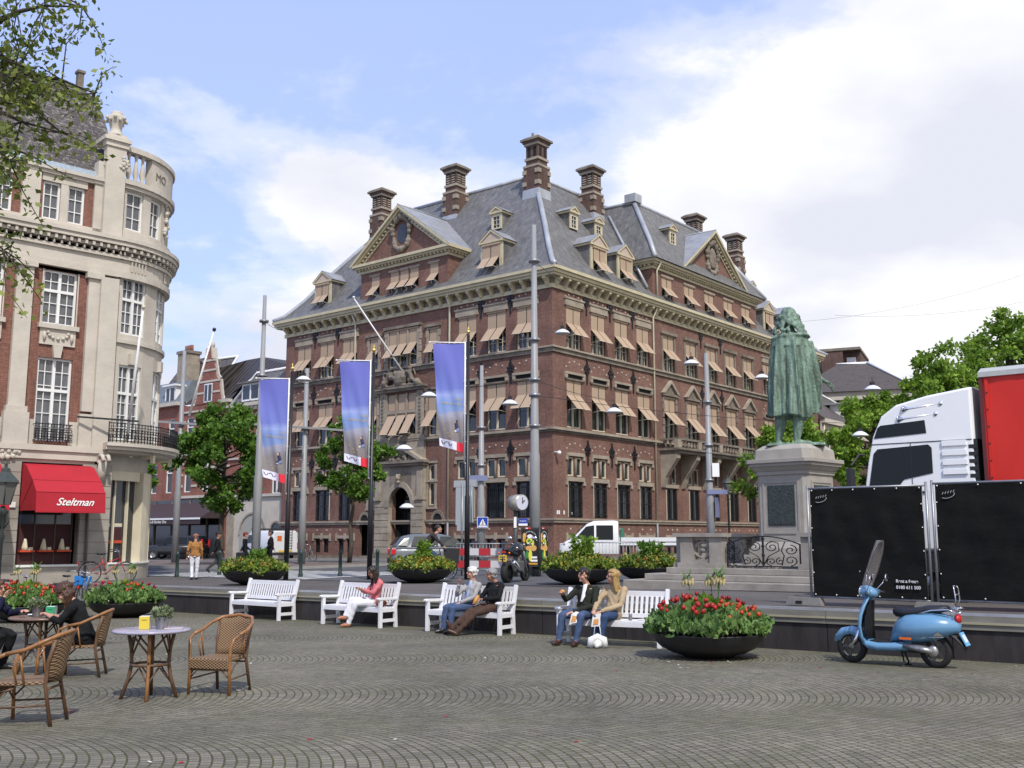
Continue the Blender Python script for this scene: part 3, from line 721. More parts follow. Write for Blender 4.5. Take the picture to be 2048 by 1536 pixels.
# attic storeys with pediments -------------------------------------------------
def attic(T, s0, s1, wins, pcs, pw, zbase, zapex, gable_back, side_back, name):
 hol = [(s - w / 2, s + w / 2, 15.85, 17.48) for s, w in wins]
 w_ = MB(T); wall_sheet(w_, s0, s1, 15.4, 17.9, hol, M_brick, o=.0)
 w_.quad((s0, 0, 15.4), (s0, -side_back, 15.4), (s0, -side_back, 18.0), (s0, 0, 18.0), M_brick)
 w_.quad((s1, 0, 15.4), (s1, 0, 18.0), (s1, -side_back, 18.0), (s1, -side_back, 15.4), M_brick)
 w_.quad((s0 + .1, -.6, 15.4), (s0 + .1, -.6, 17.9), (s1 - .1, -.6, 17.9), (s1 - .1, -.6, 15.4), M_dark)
 c = MB(T)
 for (o, z0, z1) in ((.10, 17.82, 18.0), (.34, 18.12, 18.24), (.48, 18.24, 18.42)):
  c.box(s0 - o, s1 + o, 0.003, o, z0, z1, M_cream)
  c.box(s0 - o, s0, -side_back, 0.0, z0, z1, M_cream); c.box(s1, s1 + o, -side_back, 0.0, z0, z1, M_cream)
 n = int((s1 - s0) / .32)
 for i in range(n + 1):
  s = s0 + .06 + i * (s1 - s0 - .12) / n; c.box(s - .07, s + .07, .06, .26, 18.0, 18.12, M_cream)
 for i in range(int(side_back / .32)):
  for se in (s0, s1):
   sg = -1 if se == s0 else 1
   c.box(min(se, se + sg * .26), max(se, se + sg * .26), -.2 - i * .32, -.06 - i * .32, 18.0, 18.12, M_cream)
 pl, pr = pcs - pw / 2, pcs + pw / 2
 for sg, e in ((-1, pl), (1, pr)):
  d = Vector((pcs - e, 0, zapex - zbase)); L_ = d.length; d.normalize(); nz_ = Vector((-d.z * (1 if sg < 0 else -1), 0, abs(d.x)))
  for (o, h0, h1) in ((.50, -.16, 0), (.36, -.30, -.16), (.12, -.55, -.42)):
   a = Vector((e, 0, zbase)) + nz_ * h0; b = Vector((pcs, 0, zapex)) + Vector((0, 0, 1)) * (h0 / nz_.z); a2 = Vector((e, 0, zbase)) + nz_ * h1; b2 = Vector((pcs, 0, zapex)) + Vector((0, 0, 1)) * (h1 / nz_.z)
   pp = [a, b, b2, a2]
   c.prism([(q.x, .004, q.z) for q in pp], (0, o, 0), M_cream)
  n = int(L_ / .34)
  for i in range(1, n):
   q = Vector((e, 0, zbase)) + d * (L_ * i / n) - nz_ * .36
   c.box(q.x - .07, q.x + .07, .06, .26, q.z - .07, q.z + .06, M_cream)
 w_.prism([(pl + .4, 0, 18.42), (pr - .4, 0, 18.42), (pcs, 0, zapex - .45)], (0, .03, 0), M_brick)
 g_ = MB(T)
 for sg, e in ((-1, pl), (1, pr)):
  g_.quad((e, .5, zbase + .02), (pcs, .5, zapex + .02), (pcs, -gable_back, zapex + .02), (e, -gable_back * .45, zbase + .02), M_zincD)
  g_.quad((e, .5, zbase - .06), (e, -gable_back * .45, zbase - .06), (e, -gable_back * .45, zbase + .02), (e, .5, zbase + .02), M_cream)
 g_.tube([(pcs, .5, zapex + .04), (pcs, -gable_back, zapex + .04)], .07, M_zinc, n=5)
 w_.build('attic_wall', MBD); c.build('pediment_cornice', MBD); g_.build('gable_roof', MBD)
 for s, w in wins:
  window(MBD, T, s, 15.85, w, 1.63, mull=1 if w > 1.1 else 0, bars=(1, 1), awning=(1.6, .95, .30, .55), o=-.14)
 st = MB(T)
 for s, w in wins: st.box(s - w / 2 - .12, s + w / 2 + .12, 0, .08, 17.5, 17.62, M_stone)
 st.build('attic_lintels', MBD)
 bb = MB(); zc = (zbase + zapex) / 2 - .15
 for i in range(22):
  a = 2 * PI * i / 22; rx, rz_ = .78, 1.12
  bb.ball((rx * math.cos(a) * (1 + .1 * math.sin(5 * a)), .08 + .05 * math.sin(3 * a), rz_ * math.sin(a)), .20 + .05 * math.sin(7 * a), M_stoneD, n=8)
 bb.ball((0, .1, 1.15), .3, M_stoneD, n=8); bb.ball((-.5, .08, .95), .25, M_stoneD, n=8); bb.ball((.5, .08, .95), .25, M_stoneD, n=8)
 if gable_back > 4.5: bb.ball((0, .1, 0), .8, M_stoneD, n=12, sx=.62, sy=.25, sz=1)
 me = solidify(bb, .05, 'cartouche', smooth=2)
 link('cartouche', me, MBD, T @ Matrix.Translation((pcs, .05, zc)))
 if gable_back <= 4.5:
  oc = MB(T); oc.tube([(pcs, .03, zc), (pcs, .055, zc)], .44, M_glass, n=20, smooth=False, lat=(1, 0, 0), ry=.66); oc.build('round_window', MBD)
attic(TL, 8.27, 16.41, [(9.5, .78), (11.3, .82), (12.22, .82), (13.14, .82), (14.98, .82)], 12.45, 9.3, 18.42, 21.9, 4.3, 1.9, 'left')
attic(TR, 11.1, 26.4, [(12.95, 1.35), (15.95, 1.35), (18.85, 1.35), (21.75, 1.35), (24.6, 1.35)], 19.3, 10.2, 18.42, 22.3, 5.0, 2.0, 'right')
# dormers ----------------------------------------------------------------------
def dormer(T, s, z0, w, h, oin, depth, gh, aw, name='dormer'):
 """z0 sill, front plane at out = -oin"""
 d = MB(T @ Matrix.Translation((s, -oin, z0)))
 d.box(-w / 2, -w / 2 + .2 * w / 2, -.1, 0, 0, h, M_cream); d.box(w / 2 - .2 * w / 2, w / 2, -.1, 0, 0, h, M_cream)
 d.box(-w / 2 + .1 * w, w / 2 - .1 * w, -.1, -.01, h - .12, h, M_cream)
 d.box(-w / 2 - .12, w / 2 + .12, -depth * .9, .10, h, h + .12, M_cream)
 d.prism([(-w / 2 + .02, -.1, -.05), (-w / 2 + .02, -.1, h), (-w / 2 + .02, -depth, h), (-w / 2 + .02, -depth * .12, -.05)], (.05, 0, 0), M_slate)
 d.prism([(w / 2 - .07, -.1, -.05), (w / 2 - .07, -.1, h), (w / 2 - .07, -depth, h), (w / 2 - .07, -depth * .12, -.05)], (.05, 0, 0), M_slate)
 d.prism([(-w / 2, .0, h + .12), (w / 2, .0, h + .12), (0, .0, h + gh)], (0, .03, 0), mat('pink_stucco', (.48, .38, .31), .8, noise_s=3, noise_a=.15))
 for sg in (-1, 1):
  d.prism([(sg * (w / 2 + .18), .10, h + .12), (0, .10, h + gh + .14), (0, .10, h + gh), (sg * (w / 2), .10, h + .12)], (0, -.14, 0), M_cream)
  d.quad((sg * (w / 2 + .2), .12, h + .13), (0, .12, h + gh + .17), (0, -depth * 1.1, h + gh + .17), (sg * (w / 2 + .2), -depth * 1.02, h + .13), M_zincD)
 o = d.build(name, MBD)
 window(o, T, s, z0 + .02, w * .8, h - .14, mull=1 if w > 1.2 else 0, bars=(2, 3) if w < 1.2 else (1, 1), awning=aw, o=-oin - .06, frame=M_creamL)
 return o
AWD = (1.9, 1.12, .45, .55)
for s in (4.95, 20.85): dormer(TL, s, 15.95, 1.75, 2.1, .35, 2.0, .72, AWD)
for s in (5.35, 8.35, 29.4, 32.4): dormer(TR, s, 15.95, 1.75, 2.1, .35, 2.0, .72, AWD)
for T, s, oi, z in ((TL, 6.35, 2.45, 19.7), (TR, 5.65, 2.45, 19.7), (TR, 8.45, 2.45, 19.7), (TR, 15.4, .85, 20.55), (TR, 31.0, 2.45, 19.7), (TL, 18.2, 2.45, 19.7)):
 dormer(T, s, z, .85, 1.05, oi, 1.15, .36, None, 'small_dormer')
# chimneys ----------------------------------------------------------------------
def chimney(x, y, z0, zt, ang=0, opened=False):
 c = MB(Matrix.Translation((x, y, 0)))
 w = .62; zt -= .33
 c.box(-w, w, -w, w, z0 - 1.6, zt - 2.05, M_brickD)
 c.box(-w - .03, w + .03, -w - .03, w + .03, zt - 2.05, zt - 1.9, M_stone)
 c.box(-w + .12, w - .12, -w + .12, w - .12, zt - 1.9, zt - .5, M_brickD)
 c.box(-w + .04, w - .04, -w + .04, w - .04, zt - 1.55, zt - 1.38, M_stone)
 c.box(-w + .02, w - .02, -w + .02, w - .02, zt - .52, zt - .36, M_stone)
 c.box(-w - .05, w + .05, -w - .05, w + .05, zt - .36, zt - .22, M_brickD)
 c.box(-w - .17, w + .17, -w - .17, w + .17, zt - .22, zt - .08, M_stoneD)
 c.box(-w - .17, w + .17, -w - .17, w + .17, zt - .08, zt + .10, M_stoneD, tx=.25, ty=.25)
 for (sx, sy) in ((-1, -1), (1, -1), (-1, 1), (1, 1)):
  for zz_ in (zt - 2.35, zt - 3.15):
   c.box(sx * w - (.06 if sx < 0 else .26), sx * w + (.26 if sx < 0 else .06), sy * w - (.06 if sy < 0 else .26), sy * w + (.26 if sy < 0 else .06), zz_ - .16, zz_ + .12, M_stone)
 for f in range(2):
  for u in (-.24, .24):
   if opened:
    if f == 0: c.box(u - .12, u + .12, -w + .105, -w + .115, zt - 1.3, zt - .62, M_dark)
    else: c.box(-w + .105, -w + .115, u - .12, u + .12, zt - 1.3, zt - .62, M_dark)
   else:
    for k in range(4):
     zz_ = zt - 1.28 + k * .17
     if f == 0: c.box(u - .14, u + .14, -w + .08, -w + .12, zz_, zz_ + .08, M_stone);
     else: c.box(-w + .08, -w + .12, u - .14, u + .14, zz_, zz_ + .08, M_stone)
    if f == 0: c.box(u - .16, u + .16, -w + .11, -w + .118, zt - 1.34, zt - .56, M_dark)
    else: c.box(-w + .11, -w + .118, u - .16, u + .16, zt - 1.34, zt - .56, M_dark)
 if opened:
  for u in (-.4, 0, .35): c.tube([(u, 0, zt + .05), (u, 0, zt + .35)], .1, M_stoneD, n=6)
 c.box(-w - .10, w + .10, -w - .10, w + .10, z0 - 1.7, z0 - .35, M_zinc, tx=.07, ty=.07)
 c.build('chimney', MBD)
chimney(5.05, 5.05, 23.0, 26.55, opened=True)
chimney(5.05, 12.35, 22.7, 26.35); chimney(5.05, 19.9, 22.6, 26.25)
chimney(11.35, 5.05, 22.9, 26.35); chimney(26.1, 5.05, 22.9, 26.5); chimney(33.2, 5.05, 22.9, 26.5)
DP = MB()
for T, s, z0, z1 in ((TR, 10.9, 14.9, .9), (TL, 8.0, 14.9, .9), (TR, 11.5, 18.2, 15.6), (TL, 16.75, 14.9, .9)):
 q = MB(T)
 q.tube([(s, .45, z0 + .1), (s, .12, z0 - .5), (s, .12, z1)], .065, M_creamL, n=6)
 q.build('downpipe', MBD)
 if z1 < 2: q = MB(T); q.tube([(s, .12, .9), (s, .12, -1.3)], .065, M_polegray, n=6); q.build('downpipe', MBD)
q = MB(TR); q.ball((.15, .32, 4.75), .13, M_white, n=8); q.box(.1, .2, 0, .3, 4.78, 4.84, M_white); q.build('security_camera', MBD)
# portal ------------------------------------------------------------------------
po = MB(TL)
PS0, PS1, PC = 9.95, 14.3, 12.0
def arch_pts(c, r, zs, n=14): return [(c - r * math.cos(PI * i / n), zs + r * 1.25 * math.sin(PI * i / n)) for i in range(n + 1)]
outer = [(PS0, -1.5), (PS0, 4.5), (PS1, 4.5), (PS1, -1.5)]
inner = [(PC - 1.0, -1.5)] + arch_pts(PC, 1.0, 1.9) + [(PC + 1.0, -1.5)]
o = .28
for sgn in (0, 1):
 a, b = (PS0, PC - 1.0) if sgn == 0 else (PC + 1.0, PS1)
 po.box(a, b, 0, o, -1.5, 1.9, M_stone)
ap = arch_pts(PC, 1.0, 1.9)
for i in range(len(ap) - 1):
 (xa, za), (xb, zb) = ap[i], ap[i + 1]
 po.prism([(xa, 0, za), (xb, 0, zb), (xb, 0, 4.5), (xa, 0, 4.5)], (0, o, 0), M_stoneD)
po.box(PS0, PC - 1.0, 0, o, 1.9, 4.5, M_stone); po.box(PC + 1.0, PS1, 0, o, 1.9, 4.5, M_stone)
ap2 = arch_pts(PC, 1.30, 1.9); ap1 = arch_pts(PC, 1.02, 1.9)
for i in range(len(ap1) - 1):
 po.prism([(ap1[i][0], o, ap1[i][1]), (ap1[i + 1][0], o, ap1[i + 1][1]), (ap2[i + 1][0], o, ap2[i + 1][1]), (ap2[i][0], o, ap2[i][1])], (0, .10, 0), M_stone)
for k in range(8):      # rusticated blocks
 for a, b in ((PS0 + .02, PS0 + .58), (PS0 + .6, PC - 1.02), (PC + 1.02, PS1 - .6), (PS1 - .58, PS1 - .02)):
  po.box(a, b, o, o + .05, -1.0 + k * .42, -1.0 + k * .42 + .38, M_stone)
po.box(PS0 - .08, PS1 + .08, 0, o + .12, -1.5, -1.02, M_stoneD)
po.box(PS0 - .05, PS0 + .62, 0, o + .16, 2.34, 2.55, M_stone); po.box(PS1 - .62, PS1 + .05, 0, o + .16, 2.34, 2.55, M_stone)
for a in (PS0 + .1, PS1 - .5): po.box(a, a + .4, o, o + .12, 2.55, 4.2, M_stone)
po.box(PS0 - .15, PS1 + .15, 0, o + .22, 4.5, 4.66, M_stoneD); po.box(PS0 - .25, PS1 + .25, 0, o + .36, 4.66, 4.82, M_stoneD)
for sg in (-1, 1): po.prism([(PC + sg * 2.2, .0, 4.82), (PC, .0, 5.92), (PC, .0, 5.70), (PC + sg * 1.8, .0, 4.82)], (0, o + .32, 0), M_stone)
po.prism([(PC - 1.8, 0, 4.82), (PC + 1.8, 0, 4.82), (PC, 0, 5.7)], (0, o + .02, 0), M_stoneD)
po.box(PS0 + .1, PS1 - .1, 0, .18, 4.82, 6.1, M_stone)
po.build('entrance_portal', MBD)
dd = MB(TL); dd.box(PC - 1.0, PC + 1.0, -.9, -.8, -1.5, 3.4, mat('door_black', (.012, .012, .013), .5, noise_s=2, noise_a=.4)); dd.box(PC - 1.0, PC + 1.0, -.8, -.75, 1.85, 1.95, M_stoneD)
for k in range(4): dd.box(PC - .9 + k * .46, PC - .9 + k * .46 + .36, -.8, -.77, -1.2, 1.6, M_black)
dd.build('door', MBD)
for s in (8.93, 15.53):
 q = MB(TL)
 r0 = arch_pts(s, .58, .98, 10); r1 = arch_pts(s, .40, .98, 10)
 for i in range(10): q.prism([(r1[i][0], 0, r1[i][1]), (r1[i + 1][0], 0, r1[i + 1][1]), (r0[i + 1][0], 0, r0[i + 1][1]), (r0[i][0], 0, r0[i][1])], (0, .07, 0), M_stoneD)
 q.prism([(a, .004, b) for a, b in [(s - .40, .98)] + r1[1:-1] + [(s + .40, .98)]][::-1], (0, .012, 0), M_dark)
 q.box(s - .68, s - .4, 0, .12, .82, 1.1, M_stone); q.box(s + .4, s + .68, 0, .12, .82, 1.1, M_stone)
 q.build('side_door', MBD)
bb = MB()
random.seed(3)
for i in range(26):
 t = random.uniform(-1, 1); hh = (1 - abs(t)) * 1.15 + .25
 bb.ball((t * 1.75, .12 + random.uniform(-.05, .12), random.uniform(.1, hh)), random.uniform(.14, .26), M_stoneD, n=8)
bb.ball((0, .15, .55), .62, M_stoneD, n=12, sy=.5); bb.ball((0, .2, 1.45), .20, M_stoneD, n=10); bb.box(-1.9, 1.9, 0, .3, 0, .12, M_stoneD)
for sg in (-1, 1):
 bb.tube([(sg * .6, .2, .9), (sg * 1.0, .25, .85), (sg * 1.15, .25, .4), (sg * 1.5, .25, .2)], [.16, .18, .15, .1], M_stoneD, n=8); bb.ball((sg * .95, .25, 1.12), .17, M_stoneD, n=8)
 bb.tube([(sg * .9, .25, .8), (sg * 1.35, .3, 1.0), (sg * 1.5, .25, .6)], .07, M_stoneD, n=6)
me = solidify(bb, .035, 'relief', 2)
link('carved_relief', me, MBD, TL @ Matrix.Translation((12.2, .08, 9.66)))
bb = MB(); random.seed(5)
for i in range(20): t = random.uniform(-1, 1); bb.ball((t * .95, .05 + random.uniform(0, .08), random.uniform(.0, (1 - abs(t)) * .55 + .05)), random.uniform(.07, .14), M_stoneD, n=8)
bb.box(-1, 1, 0, .06, -.05, .05, M_stoneD)
link('carved_relief', solidify(bb, .03, 'relief2', 2), MBD, TL @ Matrix.Translation((PC, .30, 4.86)))
q = MB(); q.ball((0, .12, 0), .17, M_stone, n=10, sz=1.2); q.ball((0, .1, -.25), .13, M_stoneD, n=8); q.ball((-.1, .1, .15), .1, M_stoneD, n=8); q.ball((.1, .1, .15), .1, M_stoneD, n=8)
link('keystone_head', solidify(q, .02, 'head', 1), MBD, TL @ Matrix.Translation((PC, .38, 3.75)))
def text_mesh(body, size, m_, extrude=.002, align='CENTER', shear=0, bold=0):
 c = bpy.data.curves.new('txt', 'FONT'); c.body = body; c.size = size; c.extrude = extrude; c.align_x = align; c.shear = shear; c.offset = bold
 o = bpy.data.objects.new('txt', c); COL.objects.link(o); dg = bpy.context.evaluated_depsgraph_get(); dg.update()
 me = bpy.data.meshes.new_from_object(o.evaluated_get(dg), depsgraph=dg); bpy.data.objects.remove(o)
 me.materials.clear(); me.materials.append(m_); return me
def stand(T, s, o_, z, mirror=False):
 return T @ Matrix.Translation((s, o_, z)) @ Matrix(((-1, 0, 0, 0), (0, 0, 1, 0), (0, 1, 0, 0), (0, 0, 0, 1)))
link('door_lettering', text_mesh('Raad voor de rechtspraak', .16, mat('letter_grey', (.5, .5, .5), .6)), MBD, stand(TL, PC, -.70, 1.98))
q = MB(TL); q.tube([(11.9, .3, 10.6), (14.2, 2.6, 15.4)], [.06, .035], M_white, n=8); q.ball((14.2, 2.6, 15.45), .09, M_white, n=8); q.beam((11.9, .1, 10.9), (12.4, .9, 11.7), .04, .04, M_black); q.build('flagpole', MBD)
# balcony on the right front -----------------------------------------------------
b = MB(TR)
b.box(11.6, 25.0, 0, 1.35, 5.42, 5.62, M_stoneD); b.box(11.5, 25.1, 0, 1.5, 5.62, 5.78, M_stoneD)
b.box(11.6, 25.0, 1.15, 1.40, 6.28, 6.42, M_stoneD); b.box(11.6, 11.85, 0, 1.15, 6.28, 6.42, M_stoneD); b.box(24.75, 25.0, 0, 1.15, 6.28, 6.42, M_stoneD)
for s in (11.75, 14.45, 17.4, 20.3, 23.15, 24.85): b.box(s - .22, s + .22, 1.12, 1.42, 5.78, 6.30, M_stone)
for s in np.arange(12.2, 24.6, .42):
 b.tube([(s, 1.27, 5.78), (s, 1.27, 5.95), (s, 1.27, 6.1), (s, 1.27, 6.3)], [.07, .11, .06, .07], M_stoneD, n=6)
for s in (.35, .7): b.tube([(11.75, s, 5.78), (11.75, s, 6.3)], .08, M_stoneD, n=6)
b.build('balcony', MBD)
for s in (11.85, 14.45, 17.4, 20.3, 23.15, 24.75):
 b = MB(TR); b.prism([(s - .22, 0, 3.2), (s - .22, .12, 3.25), (s - .22, .35, 3.9), (s - .22, .95, 4.7), (s - .22, 1.25, 5.1), (s - .22, 1.25, 5.42), (s - .22, 0, 5.42)], (.44, 0, 0), M_stone); b.build('balcony_bracket', MBD)
# ================================================================ limestone corner building on the left
EV = Vector((.7246, .689)); NV = Vector((-.689, .7246)); LA = Vector((-14.508, 36.0))
LM = Matrix(((EV.x, NV.x, 0, LA.x), (EV.y, NV.y, 0, LA.y), (0, 0, 1, 0), (0, 0, 0, 1)))   # local x along front, y into the building
LB = thing('limestone_corner_building', 'pale limestone and red brick building with rounded corner, red shop awning and black balcony', 'building', M=LM)
TF = Matrix(((1, 0, 0, 0), (0, -1, 0, 0), (0, 0, 1, 0), (0, 0, 0, 1)))
RC = 2.85; S0 = .24; AMAX = R(125)
M_whitew = mat('window_white', (.70, .70, .68), .4)
def bent(src, z_only=False):
 """wrap a mesh built on (arc length, out, z) round the corner"""
 out = []
 for (x, y, z) in src.v:
  a = x / RC; out.append((S0 + (RC + y) * math.sin(a), RC - (RC + y) * math.cos(a), z))
 src.v = out
 return src
def abox(mb, s0, s1, o0, o1, z0, z1, m_, step=.35):
 n = max(1, int((s1 - s0) / step))
 for i in range(n):
  a = s0 + (s1 - s0) * i / n; b = s0 + (s1 - s0) * (i + 1) / n
  mb.add([(a, o0, z0), (b, o0, z0), (b, o1, z0), (a, o1, z0), (a, o0, z1), (b, o0, z1), (b, o1, z1), (a, o1, z1)],
    ([(0, 1, 2, 3), (7, 6, 5, 4), (3, 2, 6, 7), (1, 0, 4, 5)] + ([(0, 3, 7, 4)] if i == 0 else []) + ([(2, 1, 5, 6)] if i == n - 1 else [])), m_)
def awall(mb, s0, s1, z0, z1, holes, m_, o=0, depth=.25):
 cuts = [s0 + k * .3 for k in range(int((s1 - s0) / .3) + 1)]
 hs = list(holes)
 fake = [(c, c + 1e-4, z0 - 5, z0 - 4.9) for c in cuts if not any(h[0] - .05 < c < h[1] + .05 for h in hs)]
 S = wall_sheet(mb, s0, s1, z0, z1, hs + [(f[0], f[0], z0, z0) for f in fake], m_, o=o, depth=depth)
SL = MB(TF); BRK = MB(TF)
holes = []
bays = [-1.72, -4.15, -6.6]
for c in bays:
 holes.append((c - .58, c + .58, 7.28, 9.20)); window(LB, TF, c, 7.28, 1.16, 1.92, bars=(2, 5), trans=1.2, frame=M_whitew, pane=M_glassC, o=-.14)
 holes.append((c - .58, c + .58, 3.25, 6.12)); window(LB, TF, c, 3.25, 1.16, 2.87, bars=(2, 6), trans=1.75, frame=M_whitew, pane=M_glassC, o=-.14)
 for d in (-.50, .34):
  holes.append((c + d - .30, c + d + .30, 10.98, 12.34)); window(LB, TF, c + d, 10.98, .60, 1.36, mull=0, bars=(2, 3), frame=M_whitew, pane=M_glassC, o=-.12)
wall_sheet(BRK, -9.0, .35, 3.1, 9.2, [h for h in holes if h[3] < 10], M_brickR, depth=.24)
wall_sheet(BRK, -9.0, .35, 10.7, 12.6, [h for h in holes if h[3] > 10], M_brickR, depth=.2)
BRK.build('brick_wall', LB)
for s in (-2.94, -5.38, -7.8):
 SL.box(s - .27, s + .27, 0, .16, 4.35, 9.15, M_lime); SL.box(s - .34, s + .34, 0, .22, 4.15, 4.35, M_lime); SL.box(s - .40, s + .40, 0, .26, 3.1, 4.15, M_lime)
 SL.box(s - .36, s + .36, 0, .26, 9.15, 9.32, M_lime)
 SL.box(s - .30, s + .30, 0, .12, 10.77, 12.6, M_lime)
SL.box(-.80, -.42, 0, .16, 4.35, 9.15, M_lime); SL.box(-.86, -.36, 0, .20, 3.1, 4.25, M_lime); SL.box(-.9, -.3, 0, .26, 9.1, 9.3, M_lime)
SL.box(-.42, .22, 0, .30, 3.1, 9.2, M_lime)
SL.box(-.78, -.34, 0, .10, 10.77, 12.9, M_lime); SL.box(-.50, .22, 0, .28, 10.77, 14.1, M_lime)
SL.box(-.56, .28, 0, .34, 14.1, 14.3, M_lime); SL.box(-.64, .34, -.5, .42, 14.3, 14.44, M_lime); SL.box(-.50, .22, -.45, .28, 14.44, 14.60, M_lime)
SL.box(-.84, -.3, -.3, .16, 12.62, 12.86, M_lime); SL.box(-.70, -.34, -.3, .1, 12.86, 13.5, M_lime)
for s, c in ((-2.94, -1.72), (-5.38, -4.15)):    # stone apron flanks beside the lower windows
 SL.box(c - .95, c - .58, 0, .06, 3.1, 3.95, M_lime); SL.box(c + .58, c + .88, 0, .06, 3.1, 3.95, M_lime)
for c in bays:
 SL.box(c - .68, c + .68, 0, .16, 7.12, 7.28, M_lime)
 SL.box(c - .60, c + .60, 0, .07, 6.56, 7.12, M_lime)
 for k in range(7):
  a = PI * k / 6; SL.ball((c - .34 * math.cos(a), .10, 6.98 - .20 * math.sin(a)), .065, M_lime, n=6)
 for d in (-.46, .46): SL.tube([(c + d, .09, 7.0), (c + d, .1, 6.85), (c + d, .09, 6.66)], [.04, .065, .03], M_lime, n=6)
 SL.prism([(c - .11, .0, 6.12), (c + .11, .0, 6.12), (c + .17, .0, 6.54), (c - .17, .0, 6.54)], (0, .16, 0), M_lime)
 SL.box(c - .62, c - .58, 0, .03, 7.28, 9.2, M_lime); SL.box(c + .58, c + .62, 0, .03, 7.28, 9.2, M_lime)
 SL.box(c - .86, c + .70, 0, .05, 12.34, 12.6, M_lime); SL.box(c - .21, c + .05, 0, .04, 10.9, 12.34, M_lime)
def ent(f, s0, s1, seg=None):
 f(s0, s1, -.02, .18, 9.32, 9.55); f(s0, s1, -.02, .12, 9.55, 10.0); f(s0, s1, -.02, .22, 10.0, 10.12); f(s0, s1, -.02, .28, 10.28, 10.40)
 f(s0, s1, -.02, .42, 10.44, 10.60); f(s0, s1, -.02, .48, 10.60, 10.74)
ent(lambda a, b, c, d, e, g_: SL.box(a, b, c, d, e, g_, M_lime), -9.0, .36)
s = -8.9
while s < .3: SL.box(s, s + .09, .1, .38, 10.28, 10.42, M_lime); SL.box(s, s + .05, .1, .27, 10.14, 10.26, M_lime); s += .26
SL.box(-9.0, -.34, -.4, .14, 12.6, 12.72, M_lime); SL.box(-9, -.34, -.4, .22, 12.72, 12.84, M_lime); SL.box(-9, .3, -.4, .1, 10.74, 10.96, M_lime)
SL.box(-9.0, .2, 0, .30, 2.90, 3.10, M_lime); SL.box(-9, .2, 0, .22, 2.62, 2.90, M_lime); SL.box(-9, -.2, -.02, .10, 2.50, 2.62, M_lime)
for s0, s1 in ((-3.35, -2.62), (-5.85, -5.05), (-.62, .42)):
 for k in range(9):
  z = -.93 + k * .385; SL.box(s0 + .01, s1 - .01, 0, .14, z + .01, z + .375, mat('grey_limestone', (.36, .33, .285), .85, noise_s=1.4, noise_a=.35, detail=8))
 SL.box(s0 + .02, s1 - .02, -.3, .125, -.93, 2.5, M_stoneD)
SL.box(-9, .45, -.3, .20, -2.4, -.93, MATS['grey_limestone']); SL.box(-2.62, -.62, -.2, .24, -.97, -.90, M_whitew)
for c in (-2.98, -5.4):
 for k in range(9): SL.ball((c + random.uniform(-.35, .35), .2, 2.72 + random.uniform(-.14, .12)), .10, M_lime, n=6)
[SL.tube([(x_, .42 + (.30 - .045 * k) * math.cos(k * .8), 2.62 + (.30 - .045 * k) * math.sin(k * .8)) for k in range(6)], .07, M_lime, n=6) for x_ in (-.14, .06)]; SL.tube([(-.04, .42, 2.62), (-.04, .30, 2.2), (-.04, .18, 1.8)], [.14, .16, .06], M_lime, n=8); SL.ball((-.04, .42, 2.62), .14, M_lime, n=8)
SL.build('stone_front', LB)
# curved corner ------------------------------------------------------------------
AL = AMAX * RC
cw = MB(); ch = []
def awin(a, z, w, h, **k):
 s = R(a) * RC; ch.append((s - w / 2, s + w / 2, z, z + h))
 T = Matrix.Translation((S0 + RC * math.sin(R(a)), RC - RC * math.cos(R(a)), 0)) @ Matrix.Rotation(R(a), 4, 'Z') @ TF
 window(LB, T, 0, z, w, h, frame=M_whitew, pane=M_glassC, o=-.16, **k)
for a in (15, 50, 84, 116):
 awin(a, 7.3, 1.04, 2.1, bars=(2, 5), trans=1.3); awin(a, 3.45, .98, 2.72, bars=(2, 6), trans=1.7)
for a in (11, 33, 56, 79, 102): awin(a, 11.2, .72, 1.46, mull=0, bars=(2, 3))
awall(cw, 0.0, AL, 2.9, 13.04, ch, M_lime, depth=.22)
f = lambda a, b, c, d, e, g_: abox(cw, a, b, c, d, e, g_, M_lime)
ent(f, 0, AL)
s = .1
while s < AL: abox(cw, s, s + .09, .1, .38, 10.28, 10.42, M_lime); abox(cw, s, s + .05, .1, .27, 10.14, 10.26, M_lime); s += .26
f(0, AL, -.02, .10, 6.95, 7.08); f(0, AL, -.02, .12, 12.72, 12.86); f(0, AL, -.02, .20, 12.86, 13.04); f(0, AL, -.02, .12, 10.74, 11.1)
f(0, AL, -.02, .10, 9.62, 9.75)
for a in (15, 50, 84):
 s = R(a) * RC; f(s - .13, s + .13, 0, .14, 6.2, 6.6)
 for k in range(5): f(s - .32 + k * .14, s - .28 + k * .14, .15, .19, 9.6, 9.98)
f(1.15, AL, -.24, .08, 13.04, 14.12); f(.0, AL, -.26, .16, 14.12, 14.28); f(.0, AL, -.18, .08, 14.28, 14.36)
bent(cw)
for k in range(3):
 a = (.22 + k * .30) / RC; x, y = S0 + (RC - .06) * math.sin(a), RC - (RC - .06) * math.cos(a)
 cw.lathe([(.09, 0), (.05, .1), (.12, .35), (.06, .75), (.05, .9), (.09, 1.08)], M_lime, (x, y, 13.04), n=8)
cw.build('corner_bow', LB)
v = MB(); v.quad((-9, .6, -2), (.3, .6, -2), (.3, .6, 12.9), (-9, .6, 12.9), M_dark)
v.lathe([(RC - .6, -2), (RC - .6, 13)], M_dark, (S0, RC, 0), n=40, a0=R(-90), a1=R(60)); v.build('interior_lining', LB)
cv = MB()
for k in range(16): cv.ball((R(48 + random.uniform(-3, 3)) * RC + 0, .05, 11.5 + k * .1), random.uniform(.06, .12), M_lime, n=6)
bent(cv).build('carved_ornament', LB); cv = MB()
for k in range(14): cv.ball((R(-1) * RC + random.uniform(-.14, .14), .30, 12.9 + random.uniform(0, .9)), .07, M_lime, n=6)
bent(cv).build('carved_ornament', LB)
